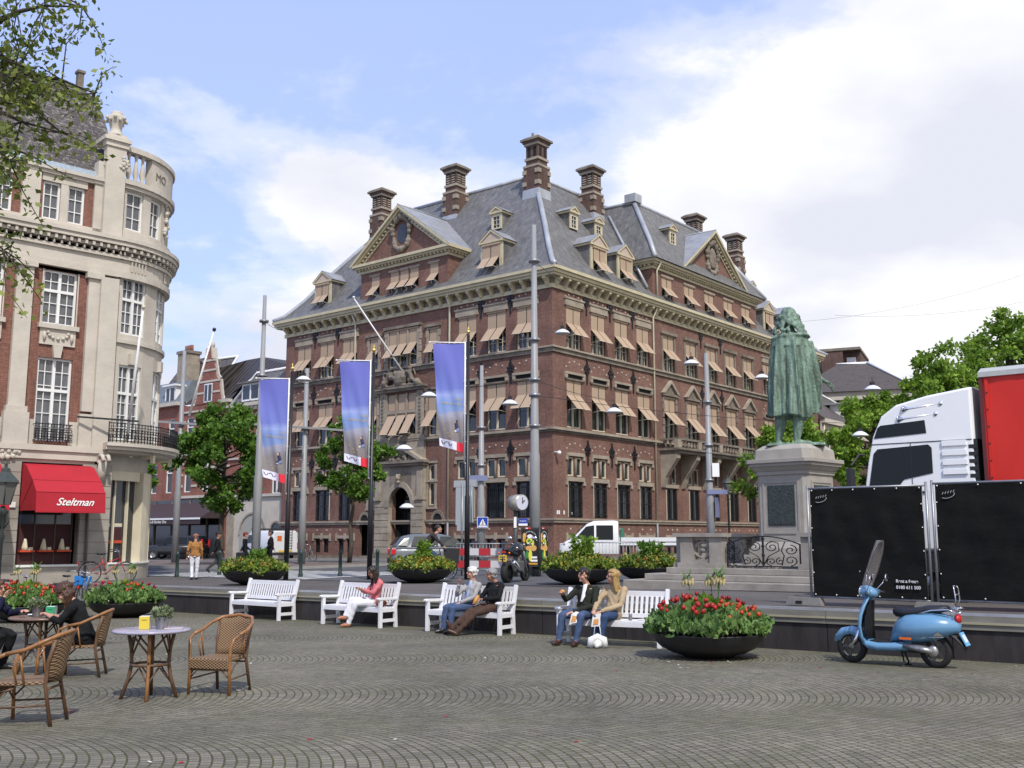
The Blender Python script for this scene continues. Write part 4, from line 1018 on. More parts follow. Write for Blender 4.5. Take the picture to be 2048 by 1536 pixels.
tx = text_mesh('MO', .42, M_stoneD, .01)
tm = MB(); vs = [(v.co.x + R(34) * RC, .09 + v.co.z, v.co.y + 13.42) for v in tx.vertices]; tm.add(vs, [tuple(p.vertices) for p in tx.polygons], M_stoneD); bent(tm).build('parapet_letters', LB)
u = MB(); u.lathe([(.26, 0), (.26, .08), (.20, .14), (.20, .25), (.24, .42), (.33, .62), (.30, .74), (.20, .79), (.22, .85), (.16, .92), (.05, .95), (0, .95)], M_lime, (-.14, -.05, 14.60), n=16)
for k in range(12): a = 2 * PI * k / 12; u.ball((-.14 + .34 * math.cos(a), -.05 + .34 * math.sin(a), 15.24 - .10 * abs(math.sin(3 * a))), .08, M_lime, n=6)
u.build('stone_urn', LB)
b = MB(); f2 = lambda a, b_, c, d, e, g_: abox(b, a, b_, c, d, e, g_, M_lime)
BS = .0
f2(-.25, AL * .80, 0, .72, 3.04, 3.16); f2(-.25, AL * .80, 0, .82, 3.16, 3.28); f2(-.1, AL * .78, 0, .45, 2.94, 3.04)
bent(b); b.build('balcony', LB)
def railing(mb, s0, s1, o, z0, z1, pitch=.11):
 s = s0; k = 0
 abox(mb, s0, s1, o - .02, o + .02, z1 - .03, z1, M_black); abox(mb, s0, s1, o - .015, o + .015, z0 + .06, z0 + .085, M_black); abox(mb, s0, s1, o - .012, o + .012, z1 - .14, z1 - .12, M_black)
 while s <= s1:
  mb.tube([(s, o, z0), (s, o, z1)], .015, M_black, n=4)
  if k % 4 == 0: mb.tube([(s, o, z0 - .05), (s, o, z1 + .03)], .02, M_black, n=5)
  h = z1 - z0
  c = Vector((s + pitch / 2, o, z0 + h * .33)); mb.tube([c + Vector((.045 * math.cos(t), 0, .06 * math.sin(t))) for t in np.linspace(0, 2 * PI, 9)[:-1]], .015, M_black, n=4, closed=True)
  c = Vector((s + pitch / 2, o, z0 + h * .62)); mb.tube([c + Vector((.05 * math.cos(t), 0, .05 * math.sin(t))) for t in np.linspace(0, 2 * PI, 9)[:-1]], .016, M_black, n=4, closed=True)
  if k % 6 == 3:
   for zc in (.3, .5, .7): mb.ball((s, o, z0 + h * zc), .035, M_black, n=6)
  s += pitch; k += 1
r = MB(); railing(r, -.2, AL * .78, .72, 3.28, 3.98); bent(r)
for c in bays[:2]:
 r2 = MB(TF); railing(r2, c - .60, c + .60, .30, 3.22, 3.82, .10)
 for e in (-.6, .6): r2.tube([(c + e, .0, 3.8), (c + e, .3, 3.8)], .014, M_black, n=4); r2.tube([(c + e, .0, 3.25), (c + e, .3, 3.25)], .014, M_black, n=4)
 r2.build('window_railing', LB)
r.build('balcony_railing', LB)
g_ = MB(); AG = AL
abox(g_, 0, AG, -.50, -.46, -.93, 2.35, M_glass); abox(g_, 0, AG, -.5, -.3, 2.3, 2.95, M_lime); abox(g_, 0, AG, -1.1, -.10, -2.3, -.93, MATS['grey_limestone']); abox(g_, .0, AG, -.45, -.06, -.93, -.88, M_whitew)
bent(g_); g_.build('shop_glazing', LB)
p = MB()
for a, w, d0, d1 in ((13.5, .06, -.46, -.38), (27, .09, -.46, -.36), (47, .80, -.46, -.12), (70, .8, -.46, -.12), (95, .5, -.46, -.12)):
 s = R(a) * RC; abox(p, s - w / 2, s + w / 2, d0, d1, -.93, 2.35, M_creamL)
abox(p, 0, R(36) * RC, -.46, -.2, 2.02, 2.35, M_creamL)
bent(p); p.build('shop_posts', LB)
for a in (30, 62):
 p = MB(); s = R(a) * RC; abox(p, s - .05, s + .05, .42, .56, 2.66, 2.95, M_creamL); abox(p, s - .04, s + .04, 0, .45, 2.82, 2.95, M_creamL); bent(p); p.build('balcony_bracket', LB)
sw = MB(TF); sw.box(-2.55, -.70, -.30, -.27, -.90, 2.45, M_glass)
for s in (-2.55, -1.95, -1.28, -.72): sw.box(s - .02, s + .02, -.27, -.23, -.9, 1.6, mat('bronze', (.07, .055, .04), .4, metal=.3))
sw.box(-5.0, -3.4, -.30, -.27, -.90, 2.45, M_glass); sw.build('shop_window', LB)
sp = MB(TF); sp.box(-2.5, -.75, -.262, -.255, -.88, .45, mat('display_maroon', (.05, .012, .014), .7)); sp.build('display_backdrop', LB)
M_orange = mat('display_orange', (.50, .06, .02), .7)
for s in (-2.2, -1.60, -1.0):
 q = MB(TF); q.box(s - .24, s + .24, -.25, -.02, -.48, -.42, M_orange); q.build('display_shelf', LB)
 q = MB(TF); q.tube([(s - .08, -.1, -.42), (s - .08, -.1, -.3), (s - .07, -.1, -.12), (s - .07, -.1, -.04)], [.13, .10, .06, .03], mat('display_bust', (.62, .57, .42), .7), n=8, ry=.05); q.box(s + .06, s + .18, -.16, -.08, -.42, -.32, MATS['display_bust']); q.build('display_bust', LB)
for a in (7, 19.5):
 q = MB(); s = R(a) * RC; abox(q, s - .2, s + .2, -.46, -.40, -.2, -.1, M_orange); abox(q, s - .2, s + .2, -.458, -.452, -.1, .35, MATS['display_maroon']); abox(q, s - .2, s + .2, -.458, -.44, .38, .5, M_creamL); bent(q).build('display_shelf', LB)
M_red = mat('awning_red', (.38, .010, .022), .75, noise_s=2, noise_a=.12, bump=.004, bump_s=5)
def awning(s0, s1, letters):
 q = MB(TF); prof = [(.14, 2.45), (.50, 2.37), (1.20, 1.86), (1.60, 1.46), (1.66, .86)]
 for i in range(4):
  (a, b_), (c, d) = prof[i], prof[i + 1]
  q.quad((s0, a, b_), (s1, a, b_), (s1, c, d), (s0, c, d), M_red)
  q.quad((s0, a, b_ - .012), (s0, c, d - .012), (s1, c, d - .012), (s1, a, b_ - .012), M_red)
  if i in (1, 2): q.tube([(s0, c, d), (s1, c, d)], .012, mat('awning_seam', (.22, .006, .012), .8), n=4)
 for s in (s0, s1): q.poly([(s, a, b_) for a, b_ in prof] + [(s, .14, .88)], M_red)
 for s in (s0,): q.beam((s - .005, .14, .9), (s - .005, 1.2, 1.84), .012, .012, MATS['awning_seam'])
 q.box(s0, s1, 1.60, 1.665, .80, .86, M_red)
 o = q.build('shop_awning', LB)
 if letters:
  me = text_mesh('Steltman', .34, mat('letter_white', (.8, .78, .76), .6), .004, shear=.45, bold=.004)
  ang = math.atan2(.06, .60)
  T = TF @ Matrix.Translation(((s0 + s1) / 2 + .10, 1.66, 1.04)) @ Matrix.Rotation(0, 4, 'X') @ Matrix(((1, 0, 0, 0), (0, -math.sin(ang), 1, 0), (0, math.cos(ang), 0, 0), (0, 0, 0, 1)))
  link('awning_lettering', me, LB, T)
awning(-2.60, -.36, True); awning(-5.6, -3.40, False)
q = MB(TF); q.box(-3.45, -2.75, .14, .2, .98, 1.16, M_white); q.build('fascia_board', LB)
q = MB(TF); q.tube([(-.36, .2, 1.2), (-.36, .2, -1.4)], .05, mat('pipe_brown', (.11, .09, .08), .6), n=6); q.build('downpipe', LB)
q = MB(TF); q.beam((-1.0, .35, 4.12), (.9, 1.0, 4.05), .05, .06, M_black); q.build('iron_bar', LB)
def pole(a, b_, r, tip):
 q = MB(); q.tube([a, b_], [r, r * .6], M_white, n=8); q.ball(b_, .08, tip, n=8); q.build('flagpole', LB)
q0 = LM.inverted()
pole((.7, -.55, 3.35), (.35, -2.15, 7.9), .06, M_creamL)
pole((3.55, .6, 4.6), (4.0, -.25, 7.9), .05, M_black)
def _rs(m, t, b, src):
 s = nd(t, 'ShaderNodeSeparateXYZ', {0: src})
 br = nd(t, 'ShaderNodeTexBrick', {0: nd(t, 'ShaderNodeCombineXYZ', {0: mth(t, 'ADD', s.outputs[0], mth(t, 'MULTIPLY', s.outputs[1], .5)), 1: s.outputs[2]}).outputs[0], 'Color1': (.06, .052, .055, 1), 'Color2': (.12, .105, .10, 1), 'Mortar': (.03, .03, .03, 1), 'Scale': 1.0, 'Mortar Size': .012, 'Brick Width': .20, 'Row Height': .13})
 n = nd(t, 'ShaderNodeTexNoise', {0: nd(t, 'ShaderNodeMapping', {0: src, 'Scale': (5, 5, 8)}).outputs[0], 'Scale': 1.3, 'Detail': 2})
 c = mixc(t, ramp(t, n.outputs[0], [(.57, (0, 0, 0)), (.66, (1, 1, 1))]), br.outputs[0], (.20, .19, .175, 1))
 t.links.new(c, b.inputs['Base Color'])
M_slateW = mat('weathered_slates', (.1, .1, .1), .8, fn=_rs)
r = MB(TF)
r.quad((-9, .12, 12.84), (-.5, .12, 12.84), (-.5, -.25, 13.18), (-9, -.25, 13.18), mat('lead_blue', (.30, .36, .40), .6, noise_s=3, noise_a=.3, stretch=(4, 1, 1)))
prof = [(.25, 13.18), (.75, 14.4), (1.6, 16.0), (2.7, 17.2)]
for i in range(3):
 (a, z0), (c, z1) = prof[i], prof[i + 1]
 e0 = {0: .15, 1: .08, 2: -.02, 3: -.3}
 r.quad((-9, -a, z0), (e0[i], -a, z0), (e0[i + 1], -c, z1), (-9, -c, z1), M_slateW)
 r.quad((e0[i], -a, z0), (e0[i] + 1.2, -a - 7, z0), (e0[i + 1] + 1.2, -c - 6, z1), (e0[i + 1], -c, z1), M_slateW)
r.quad((-9, -2.7, 17.2), (-.3, -2.7, 17.2), (.3, -8.7, 17.4), (-9, -9, 18.5), M_slateW)
r.tube([(-9, -2.7, 17.24), (-.3, -2.7, 17.24)], .09, M_zincD, n=6)
r.build('roof', LB)
q = MB(); q.box(-.62, -.40, 2.75, 3.0, 17.0, 17.9, M_stoneD); q.box(-.66, -.36, 2.7, 3.05, 17.9, 18.0, M_stoneD); q.build('chimney', LB)
q = MB(); q.quad((-9, .9, -2), (-9, .9, 13), (-9, 9, 13), (-9, 9, -2), M_brickR); q.quad((-9, 9, -2), (-9, 9, 13), (2, 9, 13), (2, 9, -2), M_brickR); q.lathe([(RC, 13.1), (0.1, 13.1)], M_zincD, (S0, RC, 0), n=24); q.build('rear_wall', LB)
# ================================================================ street of houses behind, left of the office
def TRow(off=1.0): return Matrix(((FL.x, -FR.x, 0, BC.x + FR.x * off), (FL.y, -FR.y, 0, BC.y + FR.y * off), (0, 0, 1, 0), (0, 0, 0, 1)))
TW = TRow()          # local (s, out, z)
def house(name, label, s0, s1, z1, wallm, wins, frame=M_whitew, gh=-1.7, pane=M_glass, depth=9, reveal=None):
 h = thing(name, label, 'building', M=TW)
 w = MB(); wall_sheet(w, s0, s1, gh, z1, [(s - w_ / 2, s + w_ / 2, z, z + hh) for s, z, w_, hh in wins], wallm, depth=.2, mreveal=reveal)
 for s in (s0, s1): w.quad((s, 0, gh), (s, -depth, gh), (s, -depth, z1), (s, 0, z1), wallm)
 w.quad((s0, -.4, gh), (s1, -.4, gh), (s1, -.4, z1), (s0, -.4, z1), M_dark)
 w.build('wall', h)
 for s, z, w_, hh in wins: window(h, Matrix(), s, z, w_, hh, mull=0 if w_ < 1.0 else 1, bars=(1, 1), trans=round(hh * .68, 2), frame=frame, pane=pane, o=-.12)
 return h
def band(h, name, boxes, m_):
 q = MB()
 for b_ in boxes: q.box(*b_, m_)
 return q.build(name, h)
h = house('mansard_house', 'narrow brick house with grey mansard roof and arched white ground floor beside the office building', 24.75, 32.0, 9.9, M_brickB, [(30.25, 6.7, 1.1, 2.2), (28.4, 6.3, 1.1, 2.7), (26.4, 6.3, 1.1, 2.7), (30.25, 3.2, 1.0, 2.2), (28.4, 3.2, 1.0, 2.2), (26.3, 3.2, 1.0, 2.2)])
band(h, 'cornice', [(24.7, 32.1, 0, .5, 9.9, 10.15), (24.7, 32.1, 0, .3, 9.6, 9.9), (24.7, 32.1, 0, .12, 5.9, 6.05)] + [(24.9 + k * .5, 25.05 + k * .5, 0, .42, 9.7, 9.9) for k in range(14)], M_lime)
q = MB()
for c in (26.35, 28.4, 30.3):
 ap = [(c + .65 * math.cos(PI * i / 8), 9.0 + .45 * math.sin(PI * i / 8)) for i in range(9)]
 for i in range(8): q.beam((ap[i][0], .03, ap[i][1]), (ap[i + 1][0], .03, ap[i + 1][1]), .08, .14, M_lime)
q.build('window_arches', h)
q = MB(); q.prism([(24.8, .1, 10.15), (32.0, .1, 10.15), (30.6, -1.2, 12.7), (24.8, -1.2, 12.7)], (0, -.1, 0), M_slate)
q.quad((32.0, .1, 10.15), (30.6, -1.2, 12.7), (30.6, -7, 12.7), (32.0, -7, 10.15), M_slate); q.quad((24.8, -1.2, 12.7), (30.6, -1.2, 12.7), (30.6, -7, 12.9), (24.8, -7, 12.9), M_zincD)
q.tube([(32.0, .15, 10.2), (30.6, -1.2, 12.75), (24.8, -1.2, 12.75)], .12, M_white, n=5); q.build('roof', h)
q = MB(); q.box(28.6, 30.8, -1.2, .05, 10.35, 11.7, M_white); q.box(28.75, 30.65, .05, .07, 10.5, 11.55, M_glass); q.box(29.6, 29.75, .05, .1, 10.4, 11.6, M_white); q.box(28.4, 31.0, -1.2, .35, 11.7, 11.82, M_slate); q.build('dormer', h)
q = MB(); q.box(24.8, 31.9, .0, .14, -1.7, 3.1, M_lime)
for c, r_, zs in ((28.7, 1.6, .2), (25.9, .65, .5)):
 ap = [(c + r_ * math.cos(PI * i / 12), zs + r_ * math.sin(PI * i / 12)) for i in range(13)]
 q.poly([(a, .145, b_) for a, b_ in [(c - r_, -1.6 if r_ > 1 else -.6)] + ap[::-1] + [(c + r_, -1.6 if r_ > 1 else -.6)]], mat('pale_door', (.33, .32, .28), .6) if r_ > 1 else M_glass)
 for i in range(12): q.beam((ap[i][0], .15, ap[i][1]), (ap[i + 1][0], .15, ap[i + 1][1]), .12, .14, M_stone)
q.box(31.0, 31.9, .14, .22, -1.7, 3.0, M_stone); q.box(24.8, 31.9, .1, .3, 3.0, 3.2, M_lime); q.build('arched_ground_floor', h)
h = house('gabled_house', 'red brick Dutch gable house with stone bands and a dark tiled roof', 32.05, 39.0, 10.6, M_brickB, [(37.65, 7.15, .95, 2.5), (35.1, 7.1, 1.3, 2.3), (32.9, 7.1, .8, 2.3), (37.7, 3.6, .95, 2.4), (35.1, 3.6, 1.2, 2.4), (32.9, 3.6, .8, 2.4)])
q = MB()
gp = [(37.1, 10.6), (36.9, 11.0), (36.6, 12.4), (36.2, 12.7), (35.95, 13.6), (35.7, 14.2), (35.62, 15.1), (34.95, 15.1), (34.8, 14.2), (34.55, 13.6), (34.3, 12.7), (33.9, 12.4), (33.6, 11.0), (33.3, 10.6)]
q.prism([(a, .05, b_) for a, b_ in gp], (0, -.4, 0), M_brickB)
for i in range(len(gp) - 1):
 if i == 6: continue
 q.beam((gp[i][0], -.1, gp[i][1]), (gp[i + 1][0], -.1, gp[i + 1][1]), .14, .5, M_lime)
q.ball((35.28, -.1, 15.35), .36, M_lime, n=10, sy=.6)
for z in (11.4, 12.3, 13.2, 14.0): q.box(34.3 if z > 12.5 else 33.7, 36.2 if z > 12.5 else 36.8, .05, .09, z, z + .16, M_lime)
q.box(34.7, 35.8, .055, .08, 10.7, 12.2, M_white); q.box(34.8, 35.7, .08, .1, 10.8, 12.1, M_glass); q.box(35.2, 35.3, .1, .12, 10.8, 12.1, M_white)
q.build('gable', h)
band(h, 'stone_bands', [(32.05, 36.4, 0, .05, z, z + .16) for z in (7.4, 8.3, 9.2, 4.5, 5.4)] + [(38.3, 39.0, 0, .05, z, z + .18) for z in (7.4, 8.3, 9.2, 4.0, 4.9, 5.8)] + [(36.4, 37.1, 0, .05, z, z + .18) for z in (7.4, 8.3, 9.2, 4.0, 4.9, 5.8)] + [(32.05, 39.0, 0, .12, 6.55, 6.7), (32.05, 33.4, 0, .4, 10.45, 10.7), (32.05, 39.0, 0, .2, 3.1, 3.3), (32.05, 39.0, 0, .1, 10.0, 10.15)], M_lime)
M_tile = mat('black_tiles', (.035, .030, .030), .6, fn=lambda m, t, b, src: (lambda w: t.links.new(ramp(t, w.outputs[0], [(.2, (.012, .01, .01)), (.6, (.055, .045, .042))]), b.inputs['Base Color']))(nd(t, 'ShaderNodeTexWave', {0: src, 'Scale': 1.2, 'Distortion': .6, 'Detail': 2}, bands_direction='DIAGONAL')))
q = MB()
q.quad((25.5, -2.2, 12.4), (32.6, -3.0, 14.5), (32.6, -9, 14.6), (25.5, -9, 12.6), M_tile)
q.quad((25.5, -2.2, 12.4), (30.5, -1.0, 12.6), (33.4, -.1, 10.7), (32.6, -3.0, 14.5), M_tile)
q.quad((32.1, 0.05, 10.7), (33.9, 0.05, 10.7), (34.8, -3.2, 14.5), (32.6, -3.2, 14.5), M_tile)
q.quad((34.8, -3.2, 14.5), (34.8, 0, 13.3), (34.8, 0, 10.7), (34.8, -3.2, 10.7), M_tile); q.quad((36, 0, 10.7), (39, 0, 10.7), (38.5, -3, 13), (36, -3, 13), M_tile)
q.quad((24.9, -3.5, 12.2), (32.6, -3.2, 14.5), (32.6, -3.4, 10.5), (24.9, -3.6, 10.5), M_tile)
q.build('roof', h)
h = house('slate_mansard_house', 'brick house with blue grey mansard and chimneys above a dark shop awning', 39.05, 47, 10.75, M_brickB, [(40.35, 7.2, .9, 2.5), (42.6, 7.2, .9, 2.5), (45, 7.2, .9, 2.5), (40.35, 3.6, .9, 2.4), (42.6, 3.6, .9, 2.4)])
band(h, 'cornice', [(39.05, 47, 0, .45, 10.75, 11.05), (39.05, 47, 0, .15, 6.6, 6.8)], M_lime)
q = MB(); M_lead = mat('lead_mansard', (.15, .17, .19), .6, noise_s=1, noise_a=.3)
q.quad((39.05, .1, 11.05), (47, .1, 11.05), (47, -1.3, 13.1), (39.6, -1.3, 13.1), M_lead); q.quad((39.05, .1, 11.05), (39.6, -1.3, 13.1), (39.6, -6, 13.1), (39.05, -6, 11.05), M_lead)
q.quad((38.0, -3, 12.8), (47, -3, 12.8), (47, -5, 15.6), (38.6, -5, 15.4), M_slateW); q.tube([(38.6, -5, 15.5), (47, -5, 15.7)], .13, M_white, n=5); q.tube([(38.0, -3, 12.8), (38.6, -5, 15.5)], .12, M_white, n=5); q.build('roof', h)
q = MB(); q.box(40.1, 41.7, -1.1, -.1, 11.1, 12.5, M_white); q.box(40.35, 41.45, -.1, -.06, 11.25, 12.35, M_glass); q.box(40.85, 40.95, -.06, -.03, 11.2, 12.4, M_white); q.box(39.9, 41.9, -1.1, .1, 12.5, 12.65, M_white); q.build('dormer', h)
for s, z0, z1, w in ((41.7, 12.5, 15.6, .75), (38.6, 12.5, 14.6, .5)):
 q = MB(); q.box(s - w, s + w, -2.8, -1.6, z0, z1, M_brickD if s < 39 else M_stone); q.box(s - w - .1, s + w + .1, -2.9, -1.5, z1, z1 + .25, M_stoneD)
 for k in (-.4, 0, .4): q.tube([(s + k, -2.2, z1 + .2), (s + k, -2.2, z1 + .8)], .14, M_brickR, n=6)
 q.build('chimney', h)
q = MB(); M_aub = mat('awning_aubergine', (.045, .028, .032), .8)
q.prism([(32.4, .05, 2.7), (46, .05, 2.7), (46, 2.2, 1.45), (32.4, 2.2, 1.45)], (0, .02, .03), M_aub); q.box(32.4, 46, 2.18, 2.22, 1.0, 1.45, M_aub); q.box(32.4, 46, 2.2, 2.26, 1.36, 1.50, M_white)
q.prism([(32.4, .05, 2.7), (32.4, 2.2, 1.45), (32.4, .05, 1.45)], (.03, 0, 0), M_aub); q.build('shop_awning', h)
link('shop_lettering', text_mesh('You & Number One', .32, MATS['letter_white'], .004), h, stand(Matrix(), 38.2, 2.24, 1.10))
q = MB(); q.box(32.5, 46.8, .01, .06, -1.6, 3.0, M_glass)
for s in (32.6, 34.6, 37, 39.5, 42, 44.5): q.box(s - .08, s + .08, .06, .15, -1.6, 2.9, M_stoneD)
q.build('shop_front', h)
# ================================================================ houses behind on the right
M_tileG = mat('grey_tile_roof', (.085, .072, .066), .7, noise_s=2.5, noise_a=.35, detail=8)
hM = Matrix(((FR.x, FL.x, 0, BC.x), (FR.y, FL.y, 0, BC.y), (0, 0, 1, 0), (0, 0, 0, 1)))
TRt = hM @ TR
h = thing('tiled_roof_house', 'brown brick house with grey tiled roof and white gutter behind the statue', 'building', M=TRt)
q = MB(); wins = [(39.6 + k * 2.6, 7.0, .95, 2.4) for k in range(5)] + [(39.6 + k * 2.6, 3.2, .95, 2.4) for k in range(5)]
wall_sheet(q, 38.0, 52, -1.5, 9.3, [(s - w / 2, s + w / 2, z, z + hh) for s, z, w, hh in wins], M_brickD, depth=.2); q.quad((38, 0, -1.5), (38, -8, -1.5), (38, -8, 9.3), (38, 0, 9.3), M_brickD)
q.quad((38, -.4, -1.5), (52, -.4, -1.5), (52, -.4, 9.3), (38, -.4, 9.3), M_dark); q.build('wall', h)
for s, z, w, hh in wins: window(h, Matrix(), s, z, w, hh, mull=0, bars=(2, 4), frame=M_whitew, o=-.1)
band(h, 'cornice', [(37.9, 52.2, 0, .15, 8.9, 9.7), (37.9, 52.2, 0, .5, 9.7, 10.1)], M_lime)
q = MB(); q.quad((37.8, .5, 10.1), (52.2, .5, 10.1), (46.8, -5.5, 14.6), (37.8, -5.5, 14.6), M_tileG); q.quad((52.2, .5, 10.1), (52.2, -10, 10.1), (46.8, -5.5, 14.6), (46.8, -5.5, 14.6), M_tileG); q.tube([(52.2, .5, 10.2), (46.8, -5.5, 14.7), (37.8, -5.5, 14.7)], .12, M_white, n=5)
q.quad((37.8, .5, 10.1), (37.8, -5.5, 14.6), (37.8, -9, 14.6), (37.8, -9, 9), M_tileG); q.build('roof', h)
q = MB(); q.box(44.2, 45.6, -1.6, -.4, 10.6, 12.0, M_white); q.box(44.4, 45.4, -.4, -.37, 10.75, 11.85, M_glass); q.box(43.9, 45.8, -2.6, -.2, 12.0, 12.15, M_zinc); q.build('dormer', h)
q = MB(); q.tube([(38.1, .3, 10), (38.1, .2, -1)], .08, M_creamL, n=6); q.build('downpipe', h)
q = MB(); q.box(38.2, 40.8, -6.2, -5.2, 14.2, 15.5, M_brickD)
for k in range(4): q.tube([(38.5 + k * .6, -5.7, 15.5), (38.5 + k * .6, -5.7, 16.0)], .16, M_stone, n=6)
q.build('chimney', h)
h = thing('hip_roofed_block', 'low block with grey hip roofs and white ridges far behind the right trees', 'building', (37, 105, 0), R(-20))
q = MB(); q.box(-7, 16, -6, 8, -1.4, 13.4, M_brickD); q.box(-7.3, 16.3, -6.3, 8.3, 13.4, 14.2, M_lime); q.build('wall', h)
q = MB(); q.box(-7.6, 4.6, -6.6, 8.6, 14.2, 17.6, M_tileG, tx=4.6, ty=4.6); q.box(4.7, 16.6, -6.6, 8.6, 14.2, 17.0, M_tileG, tx=4.6, ty=4.6)
q.tube([(-3, -2, 17.65), (0, -2, 17.65), (0, 4, 17.65), (-3, 4, 17.65)], .14, M_white, n=5, closed=True); q.tube([(4.6, -6.6, 14.25), (0, -2, 17.7)], .14, M_white, n=5); q.tube([(4.8, -6.6, 14.25), (9.3, -2, 17.1), (12, -2, 17.1)], .14, M_white, n=5); q.build('roof', h)
h = thing('brick_tower_block', 'flat topped brown brick tower block rising behind the grey roofs', 'building', (36.5, 118, 0), R(-25))
q = MB(); q.box(-4.5, 2.6, -4, 5, -1.4, 20.8, M_brickD); q.box(2.6, 4.4, -3, 5, -1.4, 20.8, M_brickD); q.box(-4.6, 4.5, -4.1, 5.1, 20.8, 21.1, M_stoneD); q.build('wall', h)
q = MB()
for z in (17.0, 18.8): q.box(2.9, 3.9, -3.05, -3.0, z, z + 1.3, M_white)
q.box(-.4, .3, -4.05, -4.0, 16.5, 19.5, M_glass); q.build('window', h)
# ================================================================ street furniture
def at(o, x, y, rz=0, dz=0, low=False):
 o.location = (x, y, (gz(x, y) if low else uz(x)) + dz); o.rotation_euler = (0, 0, rz); return o
# ---- benches
M_benchw = mat('bench_white', (.70, .70, .72), .45, noise_s=3, noise_a=.10, detail=8)
def make_bench():
 b = thing('park_bench', 'white slatted wooden park bench', 'bench')
 L_ = 1.95; D = .56
 s = MB()
 for k in range(5): s.box(-L_ / 2 + .05, L_ / 2 - .05, -.01 + k * .095, .07 + k * .095, .43, .455, M_benchw)
 s.box(-L_ / 2 + .04, L_ / 2 - .04, -.035, -.012, .345, .43, M_benchw); s.build('seat', b, bevel=.004)
 bk = MB()
 def back(z): return .45 + (z - .45) * .26
 bk.beam((-L_ / 2 + .04, back(.90), .90), (L_ / 2 - .04, back(.90), .90), .04, .10, M_benchw)
 bk.beam((-L_ / 2 + .04, back(.50), .52), (L_ / 2 - .04, back(.50), .52), .035, .08, M_benchw)
 n = 19
 for k in range(n):
  x = -L_ / 2 + .13 + k * (L_ - .26) / (n - 1)
  bk.beam((x, back(.54), .55), (x, back(.86), .87), .052, .018, M_benchw, up=(0, 1, 0))
 bk.build('backrest', b, bevel=.004)
 for sx in (-1, 1):
  x = sx * (L_ / 2 - .03)
  q = MB(); q.box(x - .035, x + .035, -.045, .035, 0, .64, M_benchw); q.build('leg', b, bevel=.006)
  q = MB(); q.prism([(x - .035, .44, 0), (x - .035, .52, 0), (x - .035, .49, .45), (x - .035, back(.98) + .03, .98), (x - .035, back(.98) - .04, 1.0), (x - .035, back(.5) - .05, .45)], (.07, 0, 0), M_benchw); q.build('leg', b, bevel=.006)
  q = MB(); q.prism([(x - .045, -.10, .615), (x - .045, -.12, .65), (x - .045, -.05, .675), (x - .045, back(.68) - .02, .66), (x - .045, back(.68) - .02, .61), (x - .045, -.04, .615)], (.09, 0, 0), M_benchw); q.build('armrest', b, bevel=.008)
  q = MB(); q.box(x - .02, x + .02, .035, .46, .13, .20, M_benchw); q.box(x - .022, x + .022, .035, .44, .35, .43, M_benchw); q.build('side_rail', b)
 return b
bench0 = make_bench()
bench_spots = [((-6.52, 26.5), -38, 'empty white slatted bench, farthest left of the row along the wall'),
    ((-3.68, 23.95), -38, 'white slatted bench on which the woman in the pink top sits'),
    ((-1.02, 21.75), -35, 'white slatted bench on which the two older men sit'),
    ((1.72, 18.75), -25, 'white slatted bench with the young couple, next to the tulip bowl')]
BN = []
for i, ((x, y), a, lab) in enumerate(bench_spots):
 b = bench0 if i == 0 else copy_tree(bench0)
 at(b, x, y, R(a), low=True); b['label'] = lab; b['group'] = 'white benches along the retaining wall'; BN.append(b)
# ---- foliage helpers
def leaf_mat(name, c1, c2, c3, tr=.25, rough=.55):
 m = bpy.data.materials.new(name); m.use_nodes = True; t = m.node_tree; b = t.nodes['Principled BSDF']
 g = nd(t, 'ShaderNodeNewGeometry'); c = ramp(t, g.outputs['Random Per Island'], [(.0, c1), (.5, c2), (1.0, c3)])
 n = nd(t, 'ShaderNodeTexNoise', {0: nd(t, 'ShaderNodeTexCoord').outputs['Object'], 'Scale': 1.1, 'Detail': 3})
 c = mixc(t, 1.0, c, ramp(t, n.outputs[0], [(.35, (.75, .78, .8)), (.65, (1.25, 1.2, 1.05))]), 'MULTIPLY')
 t.links.new(c, b.inputs['Base Color']); b.inputs['Roughness'].default_value = rough; b.inputs['Specular IOR Level'].default_value = .3
 tl = nd(t, 'ShaderNodeBsdfTranslucent', {0: c}); mx = nd(t, 'ShaderNodeMixShader', {0: tr, 1: b.outputs[0], 2: tl.outputs[0]})
 t.links.new(mx.outputs[0], t.nodes['Material Output'].inputs[0]); return m
M_leaf = leaf_mat('leaf_fresh', (.10, .20, .02), (.18, .31, .035), (.28, .41, .07), .42)
M_leafD = leaf_mat('leaf_dark', (.06, .14, .018), (.10, .21, .026), (.16, .28, .045), .38)
M_leafP = leaf_mat('leaf_plane', (.09, .13, .022), (.16, .21, .04), (.26, .29, .08), .3)
M_tul = leaf_mat('leaf_tulip', (.07, .15, .045), (.12, .22, .06), (.20, .30, .11), .2)
M_mixp = leaf_mat('leaf_mixed', (.05, .12, .02), (.13, .20, .03), (.30, .30, .05), .2)
M_bark = mat('bark', (.085, .068, .052), .9, noise_s=6, noise_a=.5, bump=.02, bump_s=12, stretch=(1, 1, .3))
